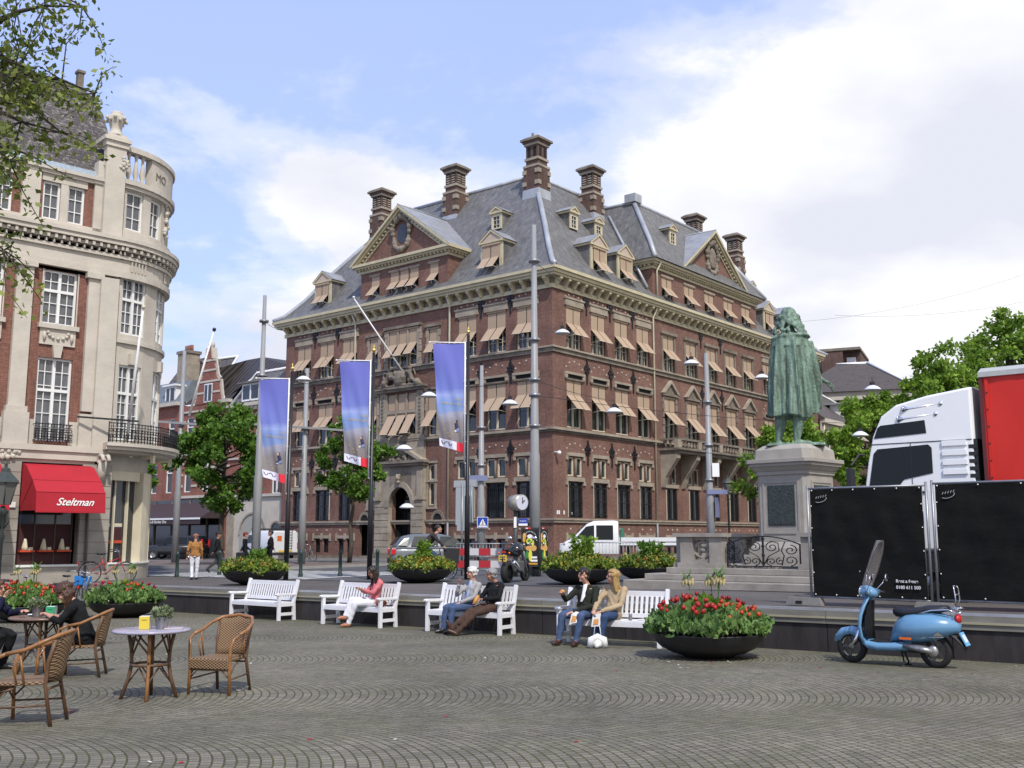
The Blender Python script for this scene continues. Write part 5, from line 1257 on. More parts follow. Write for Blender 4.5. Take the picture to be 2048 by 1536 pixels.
def leaves(centers, size, material, rng, name='foliage', shape='leaf', flat=.0, up=0.0):
 """centers: Nx3 array, one small leaf each"""
 n = len(centers); a = rng.normal(size=(n, 3)); a[:, 2] += up; a /= np.linalg.norm(a, axis=1)[:, None]
 b = rng.normal(size=(n, 3)); b -= a * (a * b).sum(1)[:, None]; b /= np.linalg.norm(b, axis=1)[:, None]
 s = size * rng.uniform(.6, 1.4, size=(n, 1))
 p0 = centers; p1 = centers + a * s * .5 + b * s * .32; p2 = centers + a * s; p3 = centers + a * s * .5 - b * s * .32
 c = np.cross(a, b) * s * .12
 v = np.stack([p0, p1 + c, p2, p3 + c], 1).reshape(-1, 3)
 me = bpy.data.meshes.new(name); me.vertices.add(4 * n); me.vertices.foreach_set('co', v.ravel())
 me.loops.add(4 * n); me.loops.foreach_set('vertex_index', np.arange(4 * n)); me.polygons.add(n); me.polygons.foreach_set('loop_start', np.arange(0, 4 * n, 4))
 me.polygons.foreach_set('loop_total', np.full(n, 4)); me.materials.append(material); me.update(); me.validate(); return me
def limb(mb, a, b, r0, r1, m_, rng, wob=.06, n=5):
 a = Vector(a); b = Vector(b); pts = []
 for i in range(n + 1):
  t = i / n; p = a.lerp(b, t)
  if 0 < i < n: p += Vector(rng.normal(size=3)) * wob * (b - a).length * .4
  pts.append(p)
 mb.tube(pts, [r0 + (r1 - r0) * i / n for i in range(n + 1)], m_, n=7); return pts
def tree(label, x, y, H, crown, r, nclump, nleaf, size, lm, seed, z=None, trunk_r=.14, cname='tree', group=None, gaps=.0, lean=(0, 0)):
 """crown: (z0, z1) heights above ground, r: horizontal radius"""
 rng = np.random.default_rng(seed)
 t = thing(cname, label, 'tree', (x, y, uz(x) if z is None else z), group=group)
 tr = MB(); top = Vector((lean[0], lean[1], crown[0] + (crown[1] - crown[0]) * .75))
 pts = limb(tr, (0, 0, 0), top, trunk_r, trunk_r * .25, M_bark, rng, .03, 7)
 zc, rz_ = (crown[0] + crown[1]) / 2, (crown[1] - crown[0]) / 2
 br = MB(); cl = []
 while len(cl) < nclump:
  d = rng.normal(size=3); d /= np.linalg.norm(d); q = rng.uniform(.35, 1.0) ** .6
  u = 1 + .22 * math.sin(3 * math.atan2(d[1], d[0]) + seed) + .12 * math.sin(5 * d[2] + seed * 2)
  tz = d[2] * q
  sh = 1 - .35 * max(0, tz)       # narrower to the top
  cl.append(np.array([d[0] * r * q * u * sh + lean[0], d[1] * r * q * u * sh + lean[1], zc + tz * rz_]))
 cl = np.array(cl)
 for c in cl[:: max(1, nclump // 26)]:
  zt = max(crown[0] * .75, min(c[2] - .25 * r, top.z)); f = zt / top.z; st = Vector((top.x * f, top.y * f, zt))
  limb(br, st, c, trunk_r * .35, .012, M_bark, rng, .12, 4)
 k = rng.integers(0, nclump, nleaf); cr = rng.uniform(.12, .27, nclump) * r * .8
 off = rng.normal(size=(nleaf, 3)); off /= np.linalg.norm(off, axis=1)[:, None]; off *= (rng.uniform(0, 1, nleaf) ** .45)[:, None]
 P_ = cl[k] + off * cr[k][:, None] * np.array([1, 1, .75])
 tr.build('trunk', t); br.build('branches', t)
 link('crown', leaves(P_, size, lm, rng), t); return t
# ---- trees
tree('young green street tree with a dense crown in front of the gabled brick house', -14.75, 52.5, 9, (2.8, 8.5), 2.55, 95, 15000, .21, M_leafD, 11, trunk_r=.16)
tree('green street tree partly hidden behind the rounded limestone corner', -22.0, 58, 9, (2.2, 6.6), 2.0, 44, 8000, .24, M_leafD, 12, trunk_r=.14)
tree('slim street tree with a sparse crown in front of the portal of the brick office', -8.4, 53.5, 9, (2.9, 8.3), 2.05, 66, 8500, .20, M_leafD, 13, trunk_r=.13)
tree('bright green tree directly behind the bronze statue and its pedestal', 12.9, 47, 9, (2.0, 7.0), 2.5, 84, 12000, .21, M_leaf, 14, trunk_r=.16)
tree('bright green tree to the right of the pedestal, left of the truck cab', 17.6, 50, 9, (1.0, 8.5), 2.5, 110, 16000, .22, M_leaf, 15, trunk_r=.18)
tree('leafy green tree rising behind the roof of the white truck cab', 25.2, 60, 9, (3.0, 12.4), 3.9, 150, 23000, .28, M_leaf, 16, trunk_r=.3)
tree('tall airy green tree at the right edge above the red trailer', 35.5, 72, 9, (5.0, 17.2), 5.0, 130, 20000, .32, M_leaf, 17, trunk_r=.35)
pt = thing('plane_tree', 'plane tree whose thin leafy branches hang into the upper left corner of the view', 'tree', (-10.6, 14.5, gz(0, 14.5)))
rng = np.random.default_rng(5)
q = MB(); limb(q, (0, 0, 0), (.2, .3, 9.5), .34, .18, M_bark, rng, .02, 7); q.build('trunk', pt)
q = MB(); P_ = []
def w2l(x, y, z): return Vector((x + 10.6 - .45, y - 14.5, z - gz(0, 14.5)))
base = Vector((.15, .2, 8.0))
for (tip, n) in ((w2l(-5.05, 13, 5.95), 1), (w2l(-5.15, 12.6, 6.9), 1), (w2l(-5.5, 12, 7.2), 1), (w2l(-6.0, 12.5, 4.7), 1), (w2l(-6.2, 13, 3.7), 1), (w2l(-6.6, 13.5, 6.5), 1), (w2l(-5.9, 12.5, 5.8), 1), (w2l(-6.5, 12.5, 5.0), 1), (w2l(-6.0, 13, 6.2), 1), (w2l(-5.6, 13, 5.3), 1), (w2l(-7.1, 12.5, 6.0), 1)):
 ctrl = base.lerp(tip, .5) + Vector((0, 0, .9)); pts = []
 for i in range(9):
  t = i / 8; pts.append(base * (1 - t) ** 2 + ctrl * 2 * t * (1 - t) + tip * t * t + Vector(rng.normal(size=3)) * .05 * min(1, i))
 q.tube(pts, [.09 * (1 - i / 8) + .008 for i in range(9)], M_bark, n=6)
 for i in range(4, 9):
  for j in range(5):
   t_ = pts[i] + Vector(rng.normal(size=3)) * .12; e = t_ + Vector((rng.normal() * .30, rng.normal() * .30, rng.normal() * .22 - .12)) * 1.3
   q.tube([pts[i], t_.lerp(e, .5) + Vector((0, 0, .05)), e], [.012, .008, .004], M_bark, n=4)
   m_ = 30
   for f in rng.uniform(.15, 1.05, m_): P_.append(np.array(t_.lerp(e, f)) + rng.normal(size=3) * .065)
q.build('branches', pt)
link('foliage', leaves(np.array(P_), .085, M_leafP, rng, up=-.3), pt)
# ---- planters
M_bowl = mat('bowl_black', (.022, .022, .024), .5, noise_s=3, noise_a=.35, detail=8)
M_soil = mat('soil', (.03, .022, .016), .95, noise_s=20, noise_a=.4)
bowl = MB(); bowl.lathe([(.0, 0), (.40, 0), (.46, .05), (.62, .09), (.80, .18), (.92, .30), (.965, .40), (.975, .42), (.93, .42), (.90, .36), (0, .36)], M_bowl, n=44); bowl_me = bowl.mesh('bowl')
soil = MB(); soil.lathe([(.9, .362), (.5, .40), (0, .42)], M_soil, n=24); soil_me = soil.mesh('soil')
M_tr = mat('tulip_red', (.36, .012, .012), .45, noise_s=20, noise_a=.3); M_to = mat('tulip_orange', (.52, .055, .012), .45, noise_s=20, noise_a=.3); M_tw = mat('flower_white', (.65, .62, .55), .6)
M_ty = mat('flower_yellow', (.50, .36, .03), .5); M_stem = mat('stem_green', (.09, .17, .04), .6)
def tulip_mesh(m_, r=.034, h=.07):
 q = MB(); q.lathe([(.004, 0), (r * .85, h * .2), (r, h * .5), (r * .8, h * .85), (r * .55, h)], m_, n=7); q.tube([(0, 0, 0), (.005, 0, -.14)], .004, M_stem, n=4, caps=False); return q.mesh('tulip')
TR_, TO_ = tulip_mesh(M_tr), tulip_mesh(M_to)
TRD = tulip_mesh(mat('tulip_dark_red', (.20, .006, .012), .45))
lily = MB()
lily.tube([(0, 0, 0), (.02, .01, .35), (.0, .0, .72)], [.011, .009, .008], M_stem, n=5, caps=False)
for k in range(9):
 a = k * 2 * PI / 9; lily.lathe([(.012, 0), (.026, .03), (.034, .075)], mat('lily_cream', (.62, .52, .27), .5), (.085 * math.cos(a), .085 * math.sin(a), .62 - .02 * (k % 3)), n=6)
 lily.tube([(0, 0, .72), (.05 * math.cos(a), .05 * math.sin(a), .76), (.085 * math.cos(a), .085 * math.sin(a), .70)], .006, M_stem, n=4)
for k in range(14):
 a = k * 2.4; lily.prism([(0, 0, .72), (.09 * math.cos(a) + .01, .09 * math.sin(a), .84 - .03 * (k % 4)), (.10 * math.cos(a + .15), .10 * math.sin(a + .15), .86 - .04 * (k % 4)), (.01, .01, .72)], (0, 0, .004), M_stem)
lily_me = lily.mesh('crown_imperial')
def planter(label, x, y, sc, kind, seed, low=False, ntul=0, rz=0, ng=3200):
 rng = np.random.default_rng(seed)
 p = thing('planter_bowl', label, 'planter', (x, y, (gz(x, y) if low else uz(x)) + .001), rz, group='round black planter bowls'); p.scale = (sc, sc, sc)
 link('bowl', bowl_me, p); link('soil', soil_me, p)
 n = ng; a = rng.uniform(0, 2 * PI, n); r_ = np.sqrt(rng.uniform(0, 1, n)) * 1.02
 dome = (.40 if kind == 'tulip' else .34)
 h = .42 + rng.uniform(.0, 1, n) ** .6 * (dome * (1 - .75 * r_ ** 2)) + .02
 h += (.07 if kind != 'tulip' else .04) * np.sin(a * 5 + r_ * 6 + seed) + .05 * np.sin(a * 11 + r_ * 13 + seed * 2)
 P_ = np.stack([r_ * np.cos(a), r_ * np.sin(a), h], 1)
 lm = M_tul if kind == 'tulip' else M_mixp
 link('foliage', leaves(P_, .13 if kind == 'tulip' else .10, lm, rng, up=1.6 if kind == 'tulip' else .5), p)
 if kind == 'tulip':
  n2 = 900; a = rng.uniform(0, 2 * PI, n2); r2 = np.sqrt(rng.uniform(0, 1, n2)) * .28; P2 = np.stack([r2 * np.cos(a), r2 * np.sin(a), .62 + rng.uniform(0, .34, n2) * (1 - r2 * 2)], 1)
  link('centre_foliage', leaves(P2, .15, M_leaf, rng, up=1.2), p)
  for k in range(ntul):
   a = rng.uniform(0, 2 * PI); r2 = .35 + .55 * rng.uniform(0, 1) ** .8
   side = math.cos(a)
   hz = .42 + .50 * (1 - .62 * r2 ** 2) + rng.uniform(-.02, .08) + (.06 if side < -.2 else 0)
   me = (TR_ if (side < .0 and rng.uniform() < .75) else (TRD if side > .3 and math.sin(a) > 0 else TO_))
   M = Matrix.Translation((r2 * math.cos(a), r2 * math.sin(a), hz)) @ Matrix.Rotation(rng.normal() * .25, 4, 'X') @ Matrix.Rotation(rng.normal() * .25, 4, 'Y') @ Matrix.Scale(rng.uniform(.85, 1.35), 4)
   link('tulip', me, p, M)
  fl_ = MB()
  for k in range(26):
   a = rng.uniform(0, 2 * PI); r2 = rng.uniform(.75, 1.0); fl_.ball((r2 * math.cos(a), r2 * math.sin(a), .46 + rng.uniform(0, .06)), .018, M_tw, n=6)
  fl_.build('small_white_flowers', p)
  for k in range(4):
   a = [2.6, 1.2, .3, 5.4][k]; M = Matrix.Translation((.13 * math.cos(a) + (-.10 if k == 0 else .05), .1 * math.sin(a), .62)) @ Matrix.Rotation([-.16, -.02, .03, .10][k], 4, 'Y') @ Matrix.Scale([.98, .95, 1.06, 1.0][k], 4)
   link('crown_imperial', lily_me, p, M)
 else:
  n2 = 1100; a = rng.uniform(0, 2 * PI, n2); z = rng.uniform(0, 1, n2); nb = 13; kb = rng.integers(0, nb, n2); ba = rng.uniform(0, 2 * PI, nb); bl_ = rng.uniform(.45, 1.0, nb); z = rng.uniform(0, 1, n2) * bl_[kb]; tilt = rng.uniform(.08, .42, nb)[kb]; a = ba[kb] + rng.normal(size=n2) * .35; r2 = tilt * z + rng.uniform(0, 1, n2) * .10 * (1.2 - z)
  P2 = np.stack([r2 * np.cos(a) + .05, r2 * np.sin(a), .5 + z * (.80 if kind == 'bush' else .62)], 1)
  link('centre_shrub', leaves(P2, .12, M_leafD if kind != 'bush' else M_leaf, rng, up=.8), p)
  b_ = MB()
  for k in range(80):
   a = rng.uniform(0, 2 * PI); r2 = rng.uniform(.4, .96); b_.ball((r2 * math.cos(a), r2 * math.sin(a), .46 + .34 * (1 - .7 * r2 ** 2) + rng.uniform(-.02, .03)), .024, (M_ty, M_ty, M_to, M_tr)[k % 4 if kind != 'bush' else k % 3], n=5)
  b_.build('blossoms', p)
 return p
planter('black bowl of red and orange tulips beside the bench with the young couple', 3.13, 16.75, .94, 'tulip', 21, True, 95, ng=4200)
planter('black bowl of low orange flowers between the cafe and the wall', -10.2, 27.5, .94, 'tulip', 22, True, 26, ng=3600)
planter('bowl of red tulips and tall cream lilies directly behind the woman at the cafe table', -11.9, 25.6, .95, 'tulip', 23, True, 90, ng=3600)
planter('black bowl with yellow flowers and dark twigs behind the empty bench', -7.75, 31.3, .98, 'twig', 24)
planter('black bowl with a tall green bush beside the cyclist', -2.72, 31.2, .98, 'bush', 25)
planter('black bowl with a dark conifer between the advertising box and the white pickup', 1.85, 28.6, 1.03, 'bush', 26)
planter('black bowl with a spiky shrub at the left end of the monument steps', 3.98, 29.9, .98, 'twig', 27)
# ---- monument
def sq(mb, x0, x1, y0, y1, z0, z1, m_, **k): mb.box(x0, x1, y0, y1, z0, z1, m_, **k)
M_gran = mat('monument_granite', (.33, .30, .26), .8, noise_s=1.8, noise_a=.38, bump=.006, bump_s=16, detail=9)
M_granL = mat('pedestal_stone', (.34, .315, .275), .75, noise_s=2.2, noise_a=.22, bump=.004, bump_s=16, detail=9)
MONA = math.atan2(-FL.y, -FL.x)      # its front runs parallel to the wall
mo = Vector((7.41, 26.86)); MZ = uz(7.9)
MM = Matrix.Translation((mo.x, mo.y, MZ)) @ Matrix.Rotation(R(-37), 4, 'Z')
st = thing('monument_steps', 'grey granite steps with carved balustrade piers around the statue pedestal', 'steps', M=MM)
q = MB()
for k, (a, h) in enumerate(((3.3, .15), (2.9, .30), (2.5, .45))):
 q.box(-a, a, -a, a, h - .15 + .002 - (.1 if k == 0 else 0), h, M_gran)
q.build('steps', st, bevel=.015)
q = MB(); q.box(-2.0, 2.0, -2.0, 2.0, .453, .50, M_gran); q.build('platform', st)
def pier(x, y, rz, w=1.35):
 q = MB(Matrix.Translation((x, y, .453)) @ Matrix.Rotation(rz, 4, 'Z') @ Matrix.Diagonal((1, 1, .76, 1)))
 q.box(-w / 2 - .06, w / 2 + .06, -.22, .22, 0, .16, M_gran); q.box(-w / 2, -w / 2 + .34, -.16, .16, .16, 1.0, M_gran); q.box(w / 2 - .34, w / 2, -.16, .16, .16, 1.0, M_gran)
 q.box(-w / 2 - .08, w / 2 + .08, -.23, .23, 1.0, 1.12, M_gran)
 c = .58
 q.box(-w / 2 + .34, w / 2 - .34, -.1, .1, .16, .26, M_gran); q.box(-w / 2 + .34, w / 2 - .34, -.1, .1, .90, 1.0, M_gran)
 q.tube([(.25 * math.cos(t), 0, c + .25 * math.sin(t)) for t in np.linspace(0, 2 * PI, 21)[:-1]], .055, M_gran, n=6, closed=True)
 for k in range(4):
  t = PI / 4 + k * PI / 2; q.beam((.10 * math.cos(t), 0, c + .10 * math.sin(t)), (.25 * math.cos(t), 0, c + .25 * math.sin(t)), .08, .08, M_gran)
  q.beam((.25 * math.cos(t - PI / 4), 0, c + .25 * math.sin(t - PI / 4)), (.34 * math.cos(t - PI / 4), 0, c + .34 * math.sin(t - PI / 4)), .10, .10, M_gran)
 q.ball((0, 0, c), .11, M_gran, n=8)
 q.build('balustrade_pier', st)
for rz in range(4):
 a = rz * PI / 2; c_, s_ = math.cos(a), math.sin(a)
 for sx in (-1, 1):
  x, y = sx * 1.58, -2.22; pier(x * c_ - y * s_, x * s_ + y * c_, a, 1.14)
def spiral(mb, cx_, cz, r, a0, turns, m_, rr=.016, y=0):
 pts = []
 n = int(18 * abs(turns))
 for i in range(n + 1):
  t = i / n; a = a0 + turns * 2 * PI * t; q_ = r * (1 - .82 * t); pts.append((cx_ + q_ * math.cos(a), y, cz + q_ * math.sin(a)))
 mb.tube(pts, rr, m_, n=5)
gt = MB(); W = .93
gt.box(-W, W, -.018, .018, .06, .10, M_black); gt.box(-W, -W + .035, -.018, .018, .06, .82, M_black); gt.box(W - .035, W, -.018, .018, .06, .82, M_black); gt.box(-.02, .02, -.018, .018, .06, 1.05, M_black)
gt.tube([(W * math.sin(t), 0, .80 + .28 * math.cos(t) ** 2) for t in np.linspace(-PI / 2, PI / 2, 19)], .022, M_black, n=5)
for sx in (-1, 1):
 spiral(gt, sx * .68, .62, .17, PI / 2, sx * -1.4, M_black); spiral(gt, sx * .68, .28, .17, -PI / 2, sx * 1.4, M_black); spiral(gt, sx * .22, .72, .17, PI / 2, sx * 1.4, M_black)
 spiral(gt, sx * .20, .24, .13, -PI / 2, sx * -1.4, M_black); spiral(gt, sx * .42, .25, .12, PI / 2, sx * 1.3, M_black)
 gt.tube([(sx * .02, 0, .15), (sx * .14, 0, .42), (sx * .40, 0, .60), (sx * .38, 0, .85), (sx * .20, 0, .92)], .016, M_black, n=5)
 gt.tube([(sx * .46, 0, .12), (sx * .52, 0, .45), (sx * .45, 0, .60), (sx * .55, 0, .90)], .016, M_black, n=5)
for zc in (.45, .75, 1.0): gt.ball((0, 0, zc), .05, M_black, n=6, sz=1.4, sy=.5)
gt_me = gt.mesh('iron_gate')
for k, (rz, lab) in enumerate(((0, 'black wrought iron gate with scrolls between the front piers of the monument'), (PI / 2, 'black scrolled iron gate on the side of the monument'), (-PI / 2, 'black scrolled iron gate on the left side of the monument steps'))):
 o = link('iron_gate', gt_me, None, MM @ Matrix.Rotation(rz, 4, 'Z') @ Matrix.Translation((0, -2.22, .45)) @ Matrix.Diagonal((1.02, 1, .72, 1))); tag(o, lab, 'gate', 'wrought iron gates of the monument')
PM = MM @ Matrix.Translation((0, 0, .49)) @ Matrix.Rotation(R(-8), 4, 'Z') @ Matrix.Diagonal((.84, .84, 1.0, 1))
pd = thing('statue_pedestal', 'tall grey stone pedestal with dark bronze plaques under the statue', 'pedestal', M=PM)
q = MB()
def oct_(mb, a, z0, z1, ch=.16, a2=None, m_=None):
 a2 = a if a2 is None else a2
 def rg(a, z): c = ch * a; return [(-a + c, -a, z), (a - c, -a, z), (a, -a + c, z), (a, a - c, z), (a - c, a, z), (-a + c, a, z), (-a, a - c, z), (-a, -a + c, z)]
 A, B = rg(a, z0), rg(a2, z1)
 mb.add(A + B, [tuple(reversed(range(8))), tuple(range(8, 16))] + [(i, (i + 1) % 8, 8 + (i + 1) % 8, 8 + i) for i in range(8)], m_ or M_granL)
Wp = .86
oct_(q, 1.25, 0, .26, .08); oct_(q, 1.12, .26, .44, .08, 1.10); oct_(q, 1.08, .44, .60, .1, .95); oct_(q, .88, .60, 2.40, .16); oct_(q, .93, 2.30, 2.40, .16)
oct_(q, .95, 2.40, 2.52, .16, 1.06); oct_(q, 1.10, 2.52, 2.60, .16); oct_(q, 1.16, 2.60, 2.70, .16); oct_(q, .96, 2.70, 2.95, .16, .93); oct_(q, .93, 2.95, 3.08, .16, .74)
q.build('pedestal_block', pd, bevel=.01)
M_bronze = mat('dark_bronze', (.05, .065, .06), .5, noise_s=12, noise_a=.6, bump=.02, bump_s=25)
for k in range(4):
 q = MB(Matrix.Rotation(k * PI / 2, 4, 'Z'))
 for (a, b_, c, d) in ((-.62, -.56, .8, 2.15), (.56, .62, .8, 2.15), (-.56, .56, .8, .86), (-.56, .56, 2.09, 2.15)): q.box(a, b_, -.905, -.87, c, d, M_granL)
 q.build('panel_moulding', pd)
 q = MB(Matrix.Rotation(k * PI / 2, 4, 'Z')); q.box(-.42, .42, -.91, -.87, 1.05, 1.98, M_bronze); q.box(-.46, .46, -.90, -.86, 1.0, 2.03, M_bronze); q.build('bronze_plaque', pd)
def _patina(m, t, b, src):
 a = nd(t, 'ShaderNodeTexNoise', {0: nd(t, 'ShaderNodeMapping', {0: src, 'Scale': (3.5, 3.5, .7)}).outputs[0], 'Scale': 2.0, 'Detail': 8, 'Roughness': .72})
 c = ramp(t, a.outputs[0], [(.28, (.035, .038, .032)), (.42, (.08, .115, .085)), (.56, (.155, .235, .175)), (.75, (.28, .38, .31))])
 t.links.new(c, b.inputs['Base Color'])
 bn = nd(t, 'ShaderNodeBump', {'Height': nd(t, 'ShaderNodeTexNoise', {0: src, 'Scale': 14, 'Detail': 6}).outputs[0], 'Distance': .02}); t.links.new(bn.outputs[0], b.inputs['Normal'])
M_pat = mat('verdigris_bronze', (.1, .2, .15), .6, metal=.15, fn=_patina)
S = MB(); K = 1.0
for x, fx, yb in ((-.30, -.40, .05), (.16, .08, -.10)):
 S.tube([(x * .8, yb * .5, 1.35), (x, yb, .85), ((x + fx) / 2 + .02, yb, .55), (fx, yb, .12)], [.22, .175, .155, .085], M_pat, n=12)
 S.tube([(fx, yb - .08, .09), (fx + .02, yb + .1, .08), (fx + (.06 if x < 0 else .40), yb + (.34 if x < 0 else .12), .06)], [.085, .10, .06], M_pat, n=10)
S.box(-.75, .85, -.55, .6, -.04, .05, M_pat, tx=.1, ty=.1)
n = 96; rings = []
for i in range(26):
 t = i / 25; z = .76 + t * 2.24
 rx = .57 - .06 * t - .05 * max(0, t - .72) * 3.0; ry = .42 - .08 * t; am = .064 * (1 - t) ** .5 + .014
 ring_ = []
 for k in range(n):
  a = 2 * PI * k / n
  fold = am * (math.sin(11 * a + 2.2 * math.sin(a * 2 + t)) + .6 * math.sin(19 * a + 1.3 + 1.5 * t) + .35 * math.sin(31 * a))
  cxx = (.06 * (1 - t) if math.cos(a) > 0 else -.04 * (1 - t))
  zz_ = z + (1 - t) ** 3 * (.07 * math.sin(3 * a + .8) + (.10 if math.cos(a) > .75 or math.cos(a) < -.8 else 0))
  ring_.append((cxx + (rx + fold) * math.cos(a), (ry + fold) * math.sin(a), zz_))
 rings.append(ring_)
vs = [p for r_ in rings for p in r_]; fs = [(i * n + k, i * n + (k + 1) % n, (i + 1) * n + (k + 1) % n, (i + 1) * n + k) for i in range(25) for k in range(n)] + [tuple(reversed(range(n))), tuple(range(25 * n, 26 * n))]
S.add(vs, fs, M_pat)
S.tube([(0, .0, 2.75), (.0, .0, 3.0), (0, .02, 3.12), (0, .03, 3.22)], [.52, .50, .30, .16], M_pat, n=20, lat=(1, 0, 0), ry=[.36, .30, .22, .15])
S.tube([(-.50, -.16, 2.98), (-.2, -.30, 3.04), (.2, -.30, 3.05), (.46, -.20, 3.06), (.56, .0, 3.0)], [.03, .05, .055, .05, .03], M_pat, n=8)
S.tube([(.50, .05, 2.9), (.58, .10, 2.3), (.66, .12, 1.7), (.70, .12, 1.0)], [.10, .15, .13, .08], M_pat, n=10, ry=[.16, .2, .22, .12])
S.tube([(.46, .25, 2.35), (.62, .30, 2.0), (.80, .34, 1.88), (.94, .38, 1.80), (1.02, .40, 1.76)], [.13, .10, .075, .055, .06], M_pat, n=10)
for k, (dx, dz, ln) in enumerate(((.0, .0, .17), (.01, .035, .19), (.0, -.035, .16), (-.01, -.065, .12))):
 S.tube([(1.02, .40 + k * .004, 1.76 + dz), (1.02 + ln * .45, .41, 1.73 + dz * 1.3 - .03), (1.02 + ln * .85, .42, 1.68 + dz * 1.5 - .08)], [.024, .02, .014], M_pat, n=6)
S.tube([(.98, .38, 1.76), (.99, .36, 1.68), (1.04, .36, 1.63)], [.022, .02, .014], M_pat, n=6)
S.ball((.0, .02, 3.62), .22, M_pat, n=18, sz=1.12); S.ball((0, .02, 3.68), .225, M_pat, n=18)
S.tube([(0, .0, 3.2), (0, .02, 3.5)], [.15, .16], M_pat, n=12)
rngS = np.random.default_rng(4)
for k in range(95):
 a = rngS.uniform(-PI * 1.08, .08 * PI); z = rngS.uniform(3.10, 3.62); w = .26 + .17 * max(0, (3.5 - z) / .4)
 x0 = w * 1.05 * math.cos(a); y0 = w * .9 * math.sin(a) + .03
 S.tube([(x0 * .9, y0 * .9, z + .05), (x0 * 1.06 + .02 * math.sin(z * 40), y0 * 1.06, z), (x0 * 1.0, y0, z - .07)], [.045, .055, .03], M_pat, n=6)
me = solidify(S, .028, 'statue', smooth=1)
o = link('bronze_statue', me, None, Matrix.Translation(PM @ Vector((0, 0, 3.10))) @ Matrix.Rotation(R(-14), 4, 'Z') @ Matrix.Scale(.955, 4)); tag(o, 'green bronze statue of a long haired man in a long cape, seen from behind', 'statue')
# ---- poles and lamps
def pole(name, label, x, y, ztop, r0, r1, rings=(), m_=M_polegray, cat='pole', lamps=(), extras=None, group=None, n=14):
 t = thing(name, label, cat, (x, y, uz(x)), group=group); H = ztop - uz(x)
 q = MB(); q.tube([(0, 0, 0), (0, 0, H * .33), (0, 0, H * .34), (0, 0, H)], [r0, r0 * .92, r0 * .78, r1], m_, n=n)
 q.build('shaft', t)
 for z in rings:
  q = MB(); q.tube([(0, 0, z - uz(x) - .05), (0, 0, z - uz(x) + .05)], r0 * 1.05, M_steel, n=n); q.build('clamp', t)
 return t
P0 = pole('tram_wire_pole', 'thick grey pole with clamps and span wires at the corner of the brick building', .80, 36.0, 11.25, .195, .08, (9.9, 7.0, 5.55, 5.0, 3.9), group='grey tram wire poles')
P1 = pole('tram_wire_pole', 'tall grey pole behind the leftmost banner', -11.25, 45.5, 10.9, .20, .08, (9.7, 7.2), group='grey tram wire poles')
P2 = pole('tram_wire_pole', 'slim grey pole with a long crossarm next to the limestone building', -19.5, 60, 11.0, .20, .10, (6.5,), group='grey tram wire poles')
P3 = pole('tram_wire_pole', 'slim grey pole with crossarm between the leftmost and middle banners', -10.55, 52, 8.6, .19, .10, (5.5,), group='grey tram wire poles')
P4 = pole('tram_wire_pole', 'slim grey pole that carries the pedestrian crossing sign', -1.38, 46, 7.75, .19, .08, (4.9, 3.2), group='grey tram wire poles')
P5 = pole('tram_wire_pole', 'grey pole left of the statue with street name plates', 9.05, 47, 8.5, .20, .09, (6.2, 4.2, 2.6), group='grey tram wire poles')
q = MB(); q.beam((-1.9, 0, 8.35), (3.6, -.6, 7.9), .14, .12, M_polegray); q.build('crossarm', P2)
q = MB(); q.beam((-2.6, 0, 7.15), (2.6, -.6, 6.75), .12, .10, M_polegray); q.build('crossarm', P3)
def board(parent, T, w, h, m_, name='name_plate'):
 q = MB(T); q.box(-w / 2, w / 2, -.015, .015, -h / 2, h / 2, m_); return q.build(name, parent)
M_signblue = mat('sign_blue', (.012, .05, .34), .4); M_signwhite = mat('sign_white', (.75, .75, .75), .4); M_platebl = mat('plate_grey_blue', (.17, .19, .32), .5)
def loc(P_, dz): return Matrix.Translation((0, 0, dz - P_.location.z))
board(P5, loc(P5, 2.05) @ Matrix.Translation((.3, -.22, 0)), .9, .20, M_platebl); board(P5, loc(P5, 3.05) @ Matrix.Translation((.25, -.2, 0)), .32, .62, M_signwhite, 'box')
board(P5, loc(P5, 1.35) @ Matrix.Translation((.30, -.1, 0)) @ Matrix.Rotation(R(60), 4, 'Z'), .5, .9, MATS['plate_grey_blue'], 'sign_back')
cs = thing('crossing_sign', 'square blue pedestrian crossing sign with a white triangle', 'sign', (-1.30, 45.7, .70), R(3))
q = MB(); q.box(-.42, .42, -.02, .02, -.42, .42, M_signwhite); cs.scale = (.58, .58, .58); cs.location.z = .66; q.box(-.385, .385, -.028, -.02, -.385, .385, M_signblue); q.build('panel', cs)
q = MB(); q.prism([(-.27, -.03, -.22), (.27, -.03, -.22), (0, -.03, .28)], (0, -.006, 0), M_signwhite)
for k in range(5): q.box(-.25 + k * .11, -.19 + k * .11, -.036, -.03, -.22, -.16, M_signblue)
q.ball((0, -.037, .09), .04, M_black, n=8, sy=.1); q.tube([(0, -.04, .04), (.0, -.04, -.08)], .03, M_black, n=5); q.tube([(0, -.04, -.06), (.07, -.04, -.17)], .018, M_black, n=4); q.tube([(0, -.04, -.06), (-.07, -.04, -.17)], .018, M_black, n=4); q.tube([(0, -.04, .03), (.09, -.04, -.04)], .014, M_black, n=4)
q.box(-.33, .33, -.034, -.028, -.34, -.25, M_signwhite); q.build('symbol', cs)
sp = thing('street_name_sign', 'small grey blue street name plate on the pole above the crossing sign', 'sign', (-1.55, 45.75, 2.62)); board(sp, Matrix(), .95, .24, M_platebl)
dome = MB(); dome.lathe([(0, .20), (.10, .19), (.24, .12), (.34, .03), (.38, -.02), (.36, -.03)], mat('lamp_dome', (.62, .64, .68), .35), n=20); dome.lathe([(.35, -.03), (.2, -.06), (0, -.07)], mat('lamp_lens', (.5, .5, .5), .3), n=16); dome_me = dome.mesh('lamp_shade')
